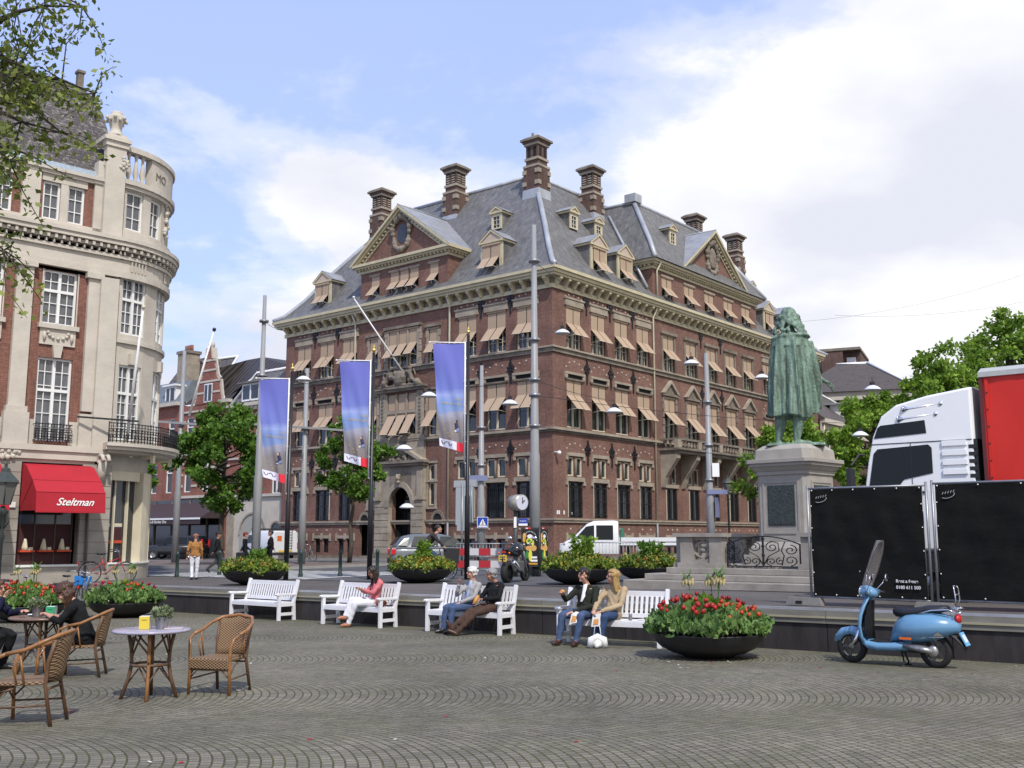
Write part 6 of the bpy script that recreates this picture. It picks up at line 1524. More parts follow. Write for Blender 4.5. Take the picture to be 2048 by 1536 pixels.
cap = MB(); cap.box(-.09, .09, -.09, .09, .20, .34, M_black); cap.tube([(0, 0, .34), (0, 0, .55)], .015, M_black, n=4); cap_me = cap.mesh('hanger')
lamps = [(2.36, 47, 9.45, 'white dome lamp hanging right of the thick corner pole'), (8.35, 47, 8.0, 'white dome lamp at the top of the pole left of the statue'), (-3.68, 45, 6.2, 'white dome lamp left of the rightmost banner'), (-.09, 45, 5.85, 'white dome lamp just left of the thick corner pole'),
   (4.52, 45, 5.5, 'white dome lamp low in front of the right front of the office'), (-10.1, 49, 7.55, 'white dome lamp above the top of the leftmost banner'), (16.02, 45, 6.5, 'white dome lamp over the trees right of the statue, upper one'), (15.36, 45, 4.45, 'white dome lamp right of the pedestal, lower one'), (12.35, 50, 7.8, 'white dome lamp half hidden left of the statue cape'), (-4.75, 45, 3.85, 'small white dome lamp behind the middle banner pole'), (-5.1, 50.0, 1.45, 'small white lamp at the left shoulder of the portal')]
L0 = None; lamp_pts = []
for (x, y, z, lab) in lamps:
 if L0 is None:
  L0 = thing('hanging_street_lamp', lab, 'street lamp', (x, y, z), group='white dome street lamps'); link('lamp_shade', dome_me, L0); link('hanger', cap_me, L0); o = L0
 else: o = copy_tree(L0); o.location = (x, y, z); o['label'] = lab
 lamp_pts.append(Vector((x, y, z + .5)))
def wire(label, a, b, sag=.3, r=.012, n=12):
 a = Vector(a); b = Vector(b); q = MB(Matrix.Translation(-a))
 pts = [a.lerp(b, i / n) - Vector((0, 0, sag * 4 * (i / n) * (1 - i / n))) for i in range(n + 1)]
 q.tube(pts, .007 if a.y > 55 else r, M_black, n=4); o = q.build('span_wire'); o.location = a; tag(o, label, 'wire', 'thin span wires between the poles'); return o
p0t = Vector((.8, 36, 9.9)); p1t = Vector((-11.25, 45.5, 9.7))
wire('thin dark wire from the thick corner pole up to the lamp beside it', (.8, 36, 7.0), lamp_pts[0], .05)
wire('thin dark wire from the corner pole top to the right front of the office', p0t, BM @ Vector((3.5, -.1, 14.6)), .2)
wire('thin dark wire from the corner pole to the lamp in front of the right front', (.8, 36, 5.55), lamp_pts[4], .1)
wire('thin dark wire running from the corner pole past the statue to the trees', (.8, 36, 5.0), (24, 56, 6.4), .5)
wire('thin dark wire running low from the corner pole to the far right', (.8, 36, 3.9), (24, 56, 3.6), .4)
wire('thin dark wire from the pole behind the banners to the cornice of the office', p1t, BM @ Vector((-.4, 24, 14.9)), .15)
wire('thin dark wire from the left pole across the office to the corner pole', (-11.25, 45.5, 7.2), (.8, 36, 5.55), .5)
wire('thin dark wire from the corner pole across the portal of the office', (.8, 36, 7.0), BM @ Vector((0, 20, 12.6)), .6)
wire('thin wire crossing the sky to the right of the statue', (14, 60, 12.6), (34, 62, 17.0), .9)
wire('second thin wire crossing the sky above the grey roofs', (20, 62, 13.6), (36, 62, 15.5), .7)
wire('thin dark wire behind the middle banner at lamp height', lamp_pts[2], (-1.38, 46, 7.2), .1)
q = MB(TR);
for s in (.35, .52, .98, 1.75): q.box(s - .05, s + .05, 0, .03, 1.30, 1.52 if s < 1 else 1.42, M_signwhite)
o = q.build('house_number_plates', MBD)
# ---- banner poles
M_poleb = mat('pole_black', (.010, .010, .012), .35); M_gold = mat('gilt', (.75, .52, .16), .3, metal=.8)
def _banner(m, t, b, src):
 s = nd(t, 'ShaderNodeSeparateXYZ', {0: src}); v = mth(t, 'DIVIDE', s.outputs[2], 3.35)      # 0 bottom .. 1 top
 cl = nd(t, 'ShaderNodeTexNoise', {0: nd(t, 'ShaderNodeMapping', {0: src, 'Scale': (1.2, 1, 2.2)}).outputs[0], 'Scale': 1.6, 'Detail': 6, 'Distortion': .6})
 w = mth(t, 'ADD', v, mth(t, 'MULTIPLY', mth(t, 'SUBTRACT', cl.outputs[0], .5), .10))
 c = ramp(t, w, [(.0, (.26, .22, .21)), (.22, (.30, .27, .27)), (.315, (.40, .40, .50)), (.33, (.27, .36, .62)), (.42, (.22, .33, .66)), (.50, (.36, .44, .78)), (.56, (.20, .24, .64)), (.9, (.185, .20, .61))])
 t.links.new(c, b.inputs['Base Color'])
 tl = nd(t, 'ShaderNodeBsdfTranslucent', {0: c}); mx = nd(t, 'ShaderNodeMixShader', {0: .35, 1: b.outputs[0], 2: tl.outputs[0]}); t.links.new(mx.outputs[0], t.nodes['Material Output'].inputs[0])
M_ban = mat('banner_print', (.2, .2, .5), .6, fn=_banner)
M_banw = mat('banner_white', (.62, .62, .74), .6); M_banr = mat('banner_red', (.62, .02, .04), .6); M_bany = mat('banner_yellow', (.50, .38, .10), .6)
def banner(label, x, y, ztop, ang, seed):
 t = thing('banner_pole', label, 'banner pole', (x, y, uz(x)), ang, group='black poles with blue banners'); H = ztop + .30 - uz(x)
 q = MB(); q.tube([(0, 0, 0), (0, 0, 2.6), (0, 0, 2.65), (0, 0, H)], [.085, .085, .06, .05], M_poleb, n=12); q.build('pole', t)
 q = MB(); q.ball((0, 0, H + .08), .07, M_gold, n=10); q.tube([(0, 0, H + .1), (0, 0, H + .28)], [.045, .006], M_gold, n=8); q.build('finial', t)
 zt = ztop - uz(x)
 q = MB(); q.tube([(-.12, 0, zt + .02), (-1.25, 0, zt + .06)], .022, M_white, n=6); q.ball((-1.27, 0, zt + .06), .04, M_white, n=6); q.tube([(-.10, 0, zt + .05), (-.10, 0, zt - 3.9)], .028, M_white, n=6); q.tube([(-.10, 0, zt - 3.88), (.05, 0, zt - 3.95)], .02, M_white, n=5)
 for k in range(4): q.tube([(-.13, 0, zt - .5 - k * .9), (0, 0, zt - .5 - k * .9)], .018, M_white, n=5)
 q.build('banner_rod', t)
 rng = np.random.default_rng(seed); ph = rng.uniform(0, 6)
 NX_, NZ = 22, 50; W_, HH = 1.02, 3.55
 def pt_(u, v): # u 0 at the rod, 1 at the free edge, v 0 top
  sw = .16 * v * u; x = -.14 - u * W_ * (1 - .05 * v) + .22 * v * (u) * .9
  z = -v * HH * (1 - .02 * u) + (.16 * v * v * u)
  yy = .055 * math.sin(9 * v + 4 * u + ph) * u + .10 * math.sin(3.2 * v * u * 3 + ph) * u * v + .03 * math.sin(16 * (u + .7 * v) + ph) * v
  return (x, yy, z)
 q = MB(); vs = [pt_(i / NX_, j / NZ) for j in range(NZ + 1) for i in range(NX_ + 1)]
 vs = [(a, b_, c + HH - .20) for a, b_, c in vs]
 def mt(i, j):
  if j < NZ * .915: return M_ban
  return M_banr if i < NX_ * .24 else M_banw
 for m_ in (M_ban, M_banr, M_banw):
  q.add(vs, [(j * (NX_ + 1) + i, j * (NX_ + 1) + i + 1, (j + 1) * (NX_ + 1) + i + 1, (j + 1) * (NX_ + 1) + i) for j in range(NZ) for i in range(NX_) if mt(i, j) is m_], m_, True)
 bn = q.build('banner', t, M=Matrix.Translation((0, 0, zt - HH + .20)))
 def on_(u, v, off=-.012): p = pt_(u, v); return (p[0], p[1] + off, p[2] + HH - .20)
 f = MB()
 for (du, dv, r_, m_) in ((0, 0, .055, mat('print_skin', (.45, .30, .24), .6)), (-.03, .022, .085, mat('print_navy', (.03, .03, .07), .6)), (-.05, .045, .095, MATS['print_navy']), (-.07, .07, .085, mat('print_jeans', (.18, .24, .42), .6)), (.02, .075, .05, MATS['print_navy']), (.02, .085, .045, M_banw), (-.04, -.01, .045, MATS['print_navy'])):
  f.ball(on_(.30 + du, .735 + dv), r_ * .9, m_, n=8, sy=.12)
 f.build('printed_figure', bn)
 f = MB()
 for k in range(6): f.ball(on_(.22 + k * .10 + (.05 if k % 2 else 0), .885 - .028 * abs(k - 3)), .022, M_bany, n=6, sy=.2)
 f.build('printed_stars', bn)
 f = MB()
 for k in range(5): f.tube([on_(.45 + k * .1, .95 + .02 * math.sin(k * 2)), on_(.52 + k * .1, .95 + .02 * math.sin(k * 2 + 2))], .010, MATS['print_navy'], n=4)
 f.build('printed_line', bn)
 for txt, sz, u0, v0 in (('8 juni', .13, .06, .53), ('Dag van de bouw', .135, .06, .575)):
  me0 = text_mesh(txt, sz, M_bany, 0, 'LEFT'); f = MB()
  W2 = max(v.co.x for v in me0.vertices)
  f.add([on_(u0 + v.co.x / W_ * .82, v0 - v.co.y / HH, -.016) for v in me0.vertices], [tuple(p.vertices) for p in me0.polygons], M_bany)
  f.build('banner_lettering', bn)
 return t
banner('black pole with a blue beach banner, leftmost of the three', -7.52, 34.6, 5.35, R(-6), 1)
banner('black pole with a blue beach banner, middle one of the three', -4.62, 33.7, 5.82, R(-6), 2)
banner('black pole with a blue beach banner, rightmost of the three', -1.42, 32.7, 6.24, R(-6), 3)
# ---- bollards
bo = MB(); bo.lathe([(.085, 0), (.085, .12), (.065, .16), (.06, .78), (.075, .80), (.075, .86), (.06, .92), (.0, .97)], mat('bollard_green', (.018, .035, .032), .4), n=14); bo_me = bo.mesh('bollard')
for x, y, lab in ((-12.5, 38.8, 'dark green bollard beside the limestone building, leftmost of the row'), (-11.4, 40.5, 'dark green bollard left of the walking man in black'), (-7.5, 36.9, 'dark green bollard right of the leftmost banner pole'), (-6.05, 36.6, 'dark green bollard between the leftmost and middle banner poles'), (-4.85, 37.4, 'dark green bollard half hidden by the middle banner pole')):
 o = link('bollard', bo_me); at(o, x, y); tag(o, lab, 'bollard', 'dark green bollards at the kerb')
# ---- clock
ck = thing('street_clock', 'round street clock on a dark post with a blue name plate below', 'clock', (.12, 34.6, uz(.1)))
q = MB(); q.tube([(0, 0, 0), (0, 0, 2.2)], .075, mat('post_dark', (.06, .065, .06), .5), n=10); q.build('post', ck)
CT = Matrix.Translation((.08, 0, 2.45)) @ Matrix.Rotation(R(38), 4, 'Z')
q = MB(CT); q.tube([(0, -.22, 0), (0, .24, 0)], .275, mat('clock_case', (.42, .39, .33), .3, metal=.5), n=28); q.build('clock_case', ck)
q = MB(CT); q.tube([(0, -.235, 0), (0, -.222, 0)], .24, mat('clock_face', (.50, .52, .60), .4), n=28, smooth=False); q.build('clock_face', ck)
q = MB(CT); q.beam((0, -.245, -.03), (.01, -.245, .18), .025, .01, M_black, up=(0, 1, 0)); q.beam((0, -.245, 0), (.10, -.245, .085), .03, .01, M_black, up=(0, 1, 0)); q.build('clock_hands', ck)
q = MB(); q.box(.10, .40, -.03, .03, 1.74, 1.93, MATS['sign_blue']); q.box(.10, .40, -.035, .035, 1.69, 1.76, M_signwhite); q.box(-.06, .03, -.10, .03, 1.62, 1.98, M_signwhite); q.build('name_plate', ck)
link('name_lettering', text_mesh('PLAATS', .065, M_signwhite, .003), ck, Matrix.Translation((.25, -.034, 1.82)) @ Matrix.Rotation(PI / 2, 4, 'X'))
# ---- advertising box round the thick pole
ab = thing('advertising_box', 'dark three sided advertising box with a colourful circus style poster around the thick pole', 'advertising box', (.74, 34.6, uz(.8))); ab.scale = (.70, .75, .80)
M_adb = mat('ad_frame', (.035, .038, .038), .4);
q = MB(); q.prism([(-.62, -.38, .42), (.22, -.55, .42), (.66, -.05, .42), (.1, .6, .42)], (0, 0, 1.60), M_adb); q.tube([(.1, -.05, 0), (.1, -.05, .45)], .22, M_adb, n=12); q.tube([(.24, -.57, .30), (.24, -.57, 2.02)], .05, M_adb, n=8); q.build('box', ab)
d = Vector((.84, -.17, 0)).normalized(); PX = Matrix(((d.x, -d.y * -1, 0, -.60), (d.y, -d.x, 0, -.39), (0, 0, 1, .5), (0, 0, 0, 1)))
PX = Matrix.Translation((-.60, -.39, .46)) @ Matrix.Rotation(math.atan2(d.y, d.x), 4, 'Z')
def pos(parent, T, sx):
 q = MB(T @ Matrix.Scale(sx, 4, (1, 0, 0))); Y = -.012;
 C = lambda n_, c: mat(n_, c, .5)
 q.box(.02, .78, Y - .002, Y, .04, 1.48, C('poster_black', (.012, .012, .012)))
 def el(cx_, cz, rx, rz_, m_, k=1, n=18): q.poly([(cx_ + rx * math.cos(2 * PI * i / n), Y - .002 - .002 * k, cz + rz_ * math.sin(2 * PI * i / n)) for i in range(n)], m_)
 ye, og, tn, gr, wh, rd = C('poster_yellow', (.62, .62, .06)), C('poster_orange', (.62, .30, .04)), C('poster_tan', (.60, .33, .10)), C('poster_green', (.04, .22, .05)), C('poster_white', (.75, .75, .75)), C('poster_red', (.6, .04, .03))
 el(.14, 1.22, .09, .12, og, 1); el(.12, 1.05, .07, .10, og, 2); el(.16, .75, .12, .10, tn, 1); el(.40, .72, .22, .11, tn, 2); el(.58, .72, .14, .12, tn, 3)
 el(.38, 1.0, .16, .14, ye, 1); el(.52, .92, .08, .14, ye, 2); el(.36, 1.02, .08, .06, gr, 4); el(.42, .42, .09, .24, ye, 3); el(.26, .45, .07, .16, gr, 2); el(.40, 1.20, .13, .08, wh, 5); el(.40, .90, .13, .03, wh, 6); el(.12, .88, .05, .02, wh, 5)
 q.beam((.18, Y - .02, .78), (.52, Y - .02, .98), .03, .004, MATS['poster_black'], up=(0, 1, 0))
 for k in range(14):
  a = R(170 - k * 13); q.box(.40 + .33 * math.cos(a) - .013, .40 + .33 * math.cos(a) + .013, Y - .012, Y - .01, 1.04 + .36 * math.sin(a) - .02, 1.04 + .36 * math.sin(a) + .02, wh)
 q.box(.46, .74, Y - .01, Y - .008, .30, .38, wh); q.box(.44, .76, Y - .01, Y - .008, .17, .25, wh); q.box(.30, .76, Y - .01, Y - .008, .05, .12, og)
 q.box(.16, .44, Y - .01, Y - .008, 1.50, 1.56, rd); q.box(.20, .30, Y - .012, Y - .01, 1.51, 1.55, wh)
 q.build('poster', parent)
pos(ab, PX, 1.0)
d = Vector((.44, .50, 0)).normalized(); pos(ab, Matrix.Translation((.27, -.52, .46)) @ Matrix.Rotation(math.atan2(d.y, d.x), 4, 'Z'), .72)
# ---- information board seen from behind
ib = thing('sign_board_back', 'grey back of a double sign board on thin posts behind the rightmost banner pole', 'sign', (-1.65, 36.2, uz(-1.6)))
M_sgb = mat('sign_back_grey', (.30, .33, .36), .4, metal=.2)
q = MB(); q.box(-.33, .02, -.02, .02, 1.75, 3.30, M_sgb); q.box(.10, .30, -.02, .02, 1.85, 3.30, M_sgb); q.box(-.40, .04, -.03, .03, 3.08, 3.30, M_sgb); q.box(.08, .40, -.03, .03, 3.10, 3.34, M_sgb); q.box(-.28, .02, -.03, .03, 1.55, 1.75, M_sgb); q.build('panel', ib)
q = MB(); q.tube([(-.10, -.05, 0), (-.10, -.05, 3.2)], .035, M_steel, n=8); q.tube([(.22, -.05, 1.7), (.22, -.05, 3.2)], .02, M_steel, n=6); q.build('post', ib)
# ---- barriers
def barrier(label, x, y, rz, w, striped):
 t = thing('crowd_barrier', label, 'barrier', (x, y, uz(x)), rz); q = MB()
 q.tube([(-w / 2, 0, .05), (-w / 2, 0, 1.0), (-w / 2 + .1, 0, 1.1), (w / 2 - .1, 0, 1.1), (w / 2, 0, 1.0), (w / 2, 0, .05)], .022, M_steel, n=7)
 q.tube([(-w / 2, 0, .22), (w / 2, 0, .22)], .018, M_steel, n=6)
 if striped:
  for z in (.90, .66, .40): q.tube([(-w / 2, 0, z), (w / 2, 0, z)], .014, M_steel, n=6)
 for sx in (-1, 1): q.tube([(sx * w / 2, -.28, .02), (sx * w / 2, .28, .02)], .02, M_steel, n=6)
 q.build('frame', t)
 q = MB(); n = int(w / .11)
 for k in range(1, n): q.tube([(-w / 2 + k * w / n, 0, .22), (-w / 2 + k * w / n, 0, 1.1)], .009, M_steel, n=5)
 q.build('bars', t)
 if striped:
  for z0 in (.70, .28):
   q = MB(); n = 5
   for k in range(n): q.box(-w / 2 + .05 + k * (w - .1) / n, -w / 2 + .05 + (k + 1) * (w - .1) / n, -.03, -.02, z0, z0 + .24, mat('reflective_red', (.35, .02, .03), .4) if k % 2 == 0 else mat('reflective_white', (.48, .48, .50), .4))
   q.build('striped_board', t)
 return t
barrier('steel barrier with two red and white striped boards in front of the grey hatchback', -.95, 36.0, R(2), 2.15, True)
barrier('plain grey crowd barrier in front of the white pickup', 3.15, 33.5, R(4), 2.0, False)
barrier('plain grey crowd barrier standing askew behind the spiky planter', 4.1, 31.9, R(70), 2.0, False)
# ---- lanterns
def lantern(label, x, y, H, sc=1, low=False, m_=None):
 m_ = m_ or mat('lantern_green', (.045, .055, .048), .5, noise_s=8, noise_a=.3)
 t = thing('street_lantern', label, 'street lantern', (x, y, gz(x, y) if low else uz(x))); z = H
 q = MB(); q.lathe([(.14, 0), (.14, .1), (.09, .3), (.06, .8), (.045, .9), (.045, H - .7), (.07, H - .62), (.04, H - .5), (.05, H - .2), (.10, H - .15), (.03, H - .02)], m_, n=12)
 for k in range(4): a = k * PI / 2; q.tube([(.04 * math.cos(a), .04 * math.sin(a), H - .45), (.13 * math.cos(a), .13 * math.sin(a), H - .32), (.11 * math.cos(a), .11 * math.sin(a), H - .1)], .014, m_, n=5)
 q.build('post', t)
 q = MB(); q.lathe([(.13, H), (.23, H + .40), (.23, H + .42)], mat('lantern_glass', (.13, .13, .12), .25), n=6, smooth=False); q.build('lantern_glass', t)
 q = MB()
 for k in range(6): a = k * PI / 3; q.tube([(.132 * math.cos(a), .132 * math.sin(a), H), (.235 * math.cos(a), .235 * math.sin(a), H + .42)], .012, m_, n=4)
 q.lathe([(.28, H + .42), (.26, H + .46), (.10, H + .62), (.09, H + .68), (.03, H + .72), (.035, H + .78), (0, H + .82)], m_, n=6, smooth=False); q.build('lantern_cap', t)
 return t
lantern('dark green old street lantern in front of the shop at the left edge', -9.68, 19.6, 2.55, low=True)
lantern('dark old street lantern in front of the office, left of the pedestal', 10.6, 50.5, 3.4)
# ---- fence panels with black cloth
def _cloth(m, t, b, src):
 n = nd(t, 'ShaderNodeTexNoise', {0: nd(t, 'ShaderNodeMapping', {0: src, 'Scale': (.8, 1, 1.6), 'Rotation': (0, .5, 0)}).outputs[0], 'Scale': 2.5, 'Detail': 7, 'Roughness': .6})
 bn = nd(t, 'ShaderNodeBump', {'Height': n.outputs[0], 'Distance': .03, 'Strength': .6}); t.links.new(bn.outputs[0], b.inputs['Normal'])
 d = nd(t, 'ShaderNodeTexNoise', {0: src, 'Scale': 1.5, 'Detail': 9, 'Roughness': .8}); t.links.new(ramp(t, d.outputs[0], [(.4, (.006, .006, .006)), (.85, (.015, .015, .014))]), b.inputs['Base Color'])
M_cloth = mat('fence_cloth', (.01, .01, .01), .85, fn=_cloth, spec=.15)
M_ink = mat('cloth_print', (.28, .28, .28), .7)
def fence(label, x, y, W_, txt, parts=True):
 ang = math.atan2(-FL.y, -FL.x); t = thing('fence_panel', label, 'fence panel', (x, y, uz(x) + .10), ang, group='site fence panels with black cloth'); H = 2.02
 q = MB()
 for xx in (0, W_): q.tube([(xx, 0, 0), (xx, 0, H + .06)], .024, M_steel, n=8)
 q.tube([(0, 0, .06), (W_, 0, .06)], .018, M_steel, n=7); q.tube([(0, 0, H), (W_, 0, H)], .020, M_steel, n=7)
 for xx in (.07, W_ - .07): q.tube([(xx, 0, .06), (xx, 0, H)], .010, M_steel, n=5)
 q.build('frame', t)
 q = MB(); nx, nz = 24, 16; rng = np.random.default_rng(int(x * 10))
 vs = [(.06 + i * (W_ - .12) / nx, -.030 + .012 * math.sin(i * 1.1 + k * .6) * math.sin(PI * k / nz) + .008 * math.sin(k * 1.7 + i * .3), .08 + k * (H - .10) / nz) for k in range(nz + 1) for i in range(nx + 1)]
 q.add(vs, [(k * (nx + 1) + i, k * (nx + 1) + i + 1, (k + 1) * (nx + 1) + i + 1, (k + 1) * (nx + 1) + i) for k in range(nz) for i in range(nx)], M_cloth, True); q.build('cloth', t)
 q = MB()
 for k in range(6):
  for z in (.08, H - .02): q.ball((.10 + k * (W_ - .2) / 5, -.045, z + (.03 if z < 1 else -.02)), .014, M_white, n=6)
 for k in range(1, 5):
  for xx in (.08, W_ - .08): q.ball((xx, -.045, .1 + k * .4), .013, M_white, n=6)
 q.build('cable_ties', t)
 q = MB(); cx_ = .27
 q.tube([(cx_ + .11 * math.cos(a), -.052, H - .20 + .055 * math.sin(a) + .02 * math.cos(a)) for a in np.linspace(-2.6, .2, 9)], .008, M_ink, n=4)
 for k in range(5): q.beam((cx_ - .09 + k * .045, -.052, H - .19 + .008 * k), (cx_ - .07 + k * .045, -.052, H - .15 + .008 * k), .012, .006, M_ink, up=(0, 1, 0))
 q.build('printed_logo', t)
 if txt:
  for k, s_ in enumerate(('Rent a fence', '0180 611 500')):
   link('cloth_lettering', text_mesh(s_, .075, mat('cloth_white', (.6, .6, .6), .7), .001, 'LEFT', bold=.002), t, Matrix.Translation((W_ - .58, -.055, .36 - k * .105)) @ Matrix.Rotation(PI / 2, 4, 'X'))
 return t
FX, FY = 5.47, 19.05; fd = -FL
fence('site fence panel with black cloth behind the scooter, left one', FX, FY, 2.14, True)
fence('site fence panel with black cloth in front of the truck trailer, right one', FX + fd.x * 2.24, FY + fd.y * 2.24, 3.5, False)
fence('narrow return of the site fence seen edge on beside the pedestal', FX - .10, FY + .12, .001 + .05, False) if False else None
foot = MB(); foot.box(-.34, .34, -.12, .12, 0, .14, mat('concrete_block', (.20, .19, .18), .85, noise_s=6, noise_a=.3), tx=.05, ty=.02); foot.box(-.14, -.02, -.125, -.12, .03, .08, M_dark); foot_me = foot.mesh('concrete_foot')
for d, lab in ((-.12, 'concrete foot under the left end of the black fence'), (2.19, 'concrete foot between the two black fence panels')):
 o = link('concrete_foot', foot_me, None, Matrix.Translation((FX + fd.x * d, FY + fd.y * d, uz(6))) @ Matrix.Rotation(math.atan2(-FL.y, -FL.x), 4, 'Z')); tag(o, lab, 'concrete block', 'concrete feet of the site fence')
# ================================================================ vehicles
def loft(mb, rings, m_, caps=True, smooth=True, closed=True):
 n = len(rings[0]); vs = [p for r_ in rings for p in r_]; fs = []
 for i in range(len(rings) - 1):
  for k in range(n if closed else n - 1): l = (k + 1) % n; fs.append((i * n + k, i * n + l, (i + 1) * n + l, (i + 1) * n + k))
 if caps: fs += [tuple(reversed(range(n))), tuple(range((len(rings) - 1) * n, len(rings) * n))]
 return mb.add(vs, fs, m_, smooth)
def body_rings(prof, ymax_f, n=10):
 """prof: list of (x, zlow, ztop, halfwidth, roundness)"""
 out = []
 for (x, z0, z1, hw, rd) in prof:
  r_ = []; h = z1 - z0
  for (yy, zz_) in ((-1, 0), (-1.0, .35), (-.985, .7), (-.93, .92), (-.75, 1.0), (0, 1.02), (.75, 1.0), (.93, .92), (.985, .7), (1.0, .35), (1, 0), (.6, -.02), (-.6, -.02)):
   r_.append((x, yy * hw, z0 + zz_ * h))
  out.append(r_)
 return out
def wheel(parent, x, y, r, w, T=Matrix(), rim=None, name='wheel'):
 rim = rim or mat('alloy', (.35, .35, .36), .3, metal=.8)
 q = MB(T @ Matrix.Translation((x, y, r)) @ Matrix.Rotation(PI / 2, 4, 'X')); q.lathe([(r * .62, -w / 2), (r * .9, -w / 2), (r, -w / 2 + .03), (r, w / 2 - .03), (r * .9, w / 2), (r * .62, w / 2)], M_rubber, n=24); o = q.build(name, parent)
 q = MB(T @ Matrix.Translation((x, y, r)) @ Matrix.Rotation(PI / 2, 4, 'X'))
 for s in (-1, 1):
  q.lathe([(r * .64, s * w * .46), (r * .58, s * w * .40), (r * .5, s * w * .28), (r * .15, s * w * .34), (0, s * w * .36)], rim, n=20)
  for k in range(5): a = k * 2 * PI / 5; q.beam((0, 0, s * w * .38), (r * .55 * math.cos(a), r * .55 * math.sin(a), s * w * .38), .05, .03, rim)
 q.build('rim', o); return o
M_cgl = mat('car_glass', (.012, .015, .016), .22, spec=.3); M_lampr = mat('tail_lamp', (.45, .02, .02), .25); M_lampw = mat('head_lamp', (.6, .6, .6), .15, metal=.5); M_plate = mat('number_plate', (.62, .42, .04), .4); M_trim = mat('black_trim', (.02, .02, .022), .6)
def car(name, label, cat, x, y, rz, prof, glass, L_, col, wb, r, hw, cabin=None, extras=None, rim=None, group=None):
 t = thing(name, label, cat, (x, y, uz(x) + .004), rz, group=group)
 q = MB(); loft(q, body_rings(prof, hw), col); b = q.build('body', t)
 m_ = b.modifiers.new('sub', 'SUBSURF'); m_.levels = m_.render_levels = 1
 for gl in glass:
  q = MB()
  for sy in (-1, 1):
   q.prism([(a, sy * c, z) for a, z, c in gl], (0, sy * .012, 0), M_cgl)
  q.build('side_window', t)
 for xx in wb:
  for sy in (-1, 1): wheel(t, xx, sy * (hw - .10), r, .2, rim=rim)
 for xx in wb:      # wheel arches
  q = MB()
  for sy in (-1, 1): q.tube([(xx + (r + .05) * math.cos(a), sy * (hw - .005), r + (r + .05) * math.sin(a)) for a in np.linspace(-.1, PI + .1, 13)], .035, M_trim, n=5)
  q.build('wheel_arch', t)
 return t
def paint(name, col, coat=.6, rough=.35): return mat(name, col, rough, coat=coat, noise_s=1.2, noise_a=.05)
C1 = paint('paint_grey', (.12, .135, .15))
t = car('parked_hatchback', 'grey hatchback with red tail lamp behind the cyclist', 'car', -3.0, 42.6, R(12), [(-2.02, .45, .80, .72, 0), (-1.98, .30, .95, .84, 0), (-1.7, .22, .98, .86, 0), (-.8, .20, .98, .87, 0), (.6, .20, .97, .87, 0), (1.3, .22, .92, .85, 0), (1.85, .28, .76, .78, 0), (2.0, .38, .62, .66, 0)], [], 4, C1, (-1.25, 1.25), .30, .86)
q = MB(); loft(q, [[(x, -w, .90), (x, -w * .97, .95), (x2, -w2, z), (x2, 0, z + .02), (x2, w2, z), (x, w * .97, .95), (x, w, .90)] for x, w, x2, w2, z in ((-1.95, .74, -1.72, .56, .98), (-1.85, .78, -1.5, .60, 1.38), (-1.2, .80, -1.1, .62, 1.46), (0, .80, 0, .62, 1.47), (.7, .79, .35, .60, 1.40), (1.25, .74, .95, .58, 1.02))], C1); q.build('cabin', t)
q = MB()
for sy in (-1, 1):
 q.prism([(-1.25, sy * .80, 1.0), (-.15, sy * .80, 1.0), (-.15, sy * .665, 1.38), (-1.1, sy * .665, 1.38)], (0, sy * .012, 0), M_cgl); q.prism([(-.05, sy * .80, 1.0), (.95, sy * .79, 1.0), (.5, sy * .66, 1.36), (-.05, sy * .665, 1.38)], (0, sy * .012, 0), M_cgl)
 q.prism([(-1.75, sy * .79, 1.02), (-1.4, sy * .80, 1.0), (-1.3, sy * .67, 1.32), (-1.5, sy * .67, 1.3)], (0, sy * .01, 0), M_cgl)
q.prism([(-1.96, -.60, 1.02), (-1.96, .60, 1.02), (-1.68, .5, 1.36), (-1.68, -.5, 1.36)], (-.015, 0, 0), M_cgl); q.build('windows', t)
for sy in (-1, 1):
 q = MB(); q.box(-2.03, -1.84, sy * .80 - .05, sy * .80 + .06, .66, .90, M_lampr); q.build('tail_lamp', t, bevel=.02)
 q = MB(); q.box(1.75, 1.95, sy * .62 - .12, sy * .62 + .12, .58, .72, M_lampw); q.build('headlight', t, bevel=.02)
q = MB(); q.box(-2.05, -1.95, -.78, .78, .30, .50, M_trim); q.box(-2.06, -2.05, -.25, .25, .52, .62, M_plate); q.build('bumper', t, bevel=.02)
M_wv = paint('paint_white', (.66, .67, .68))
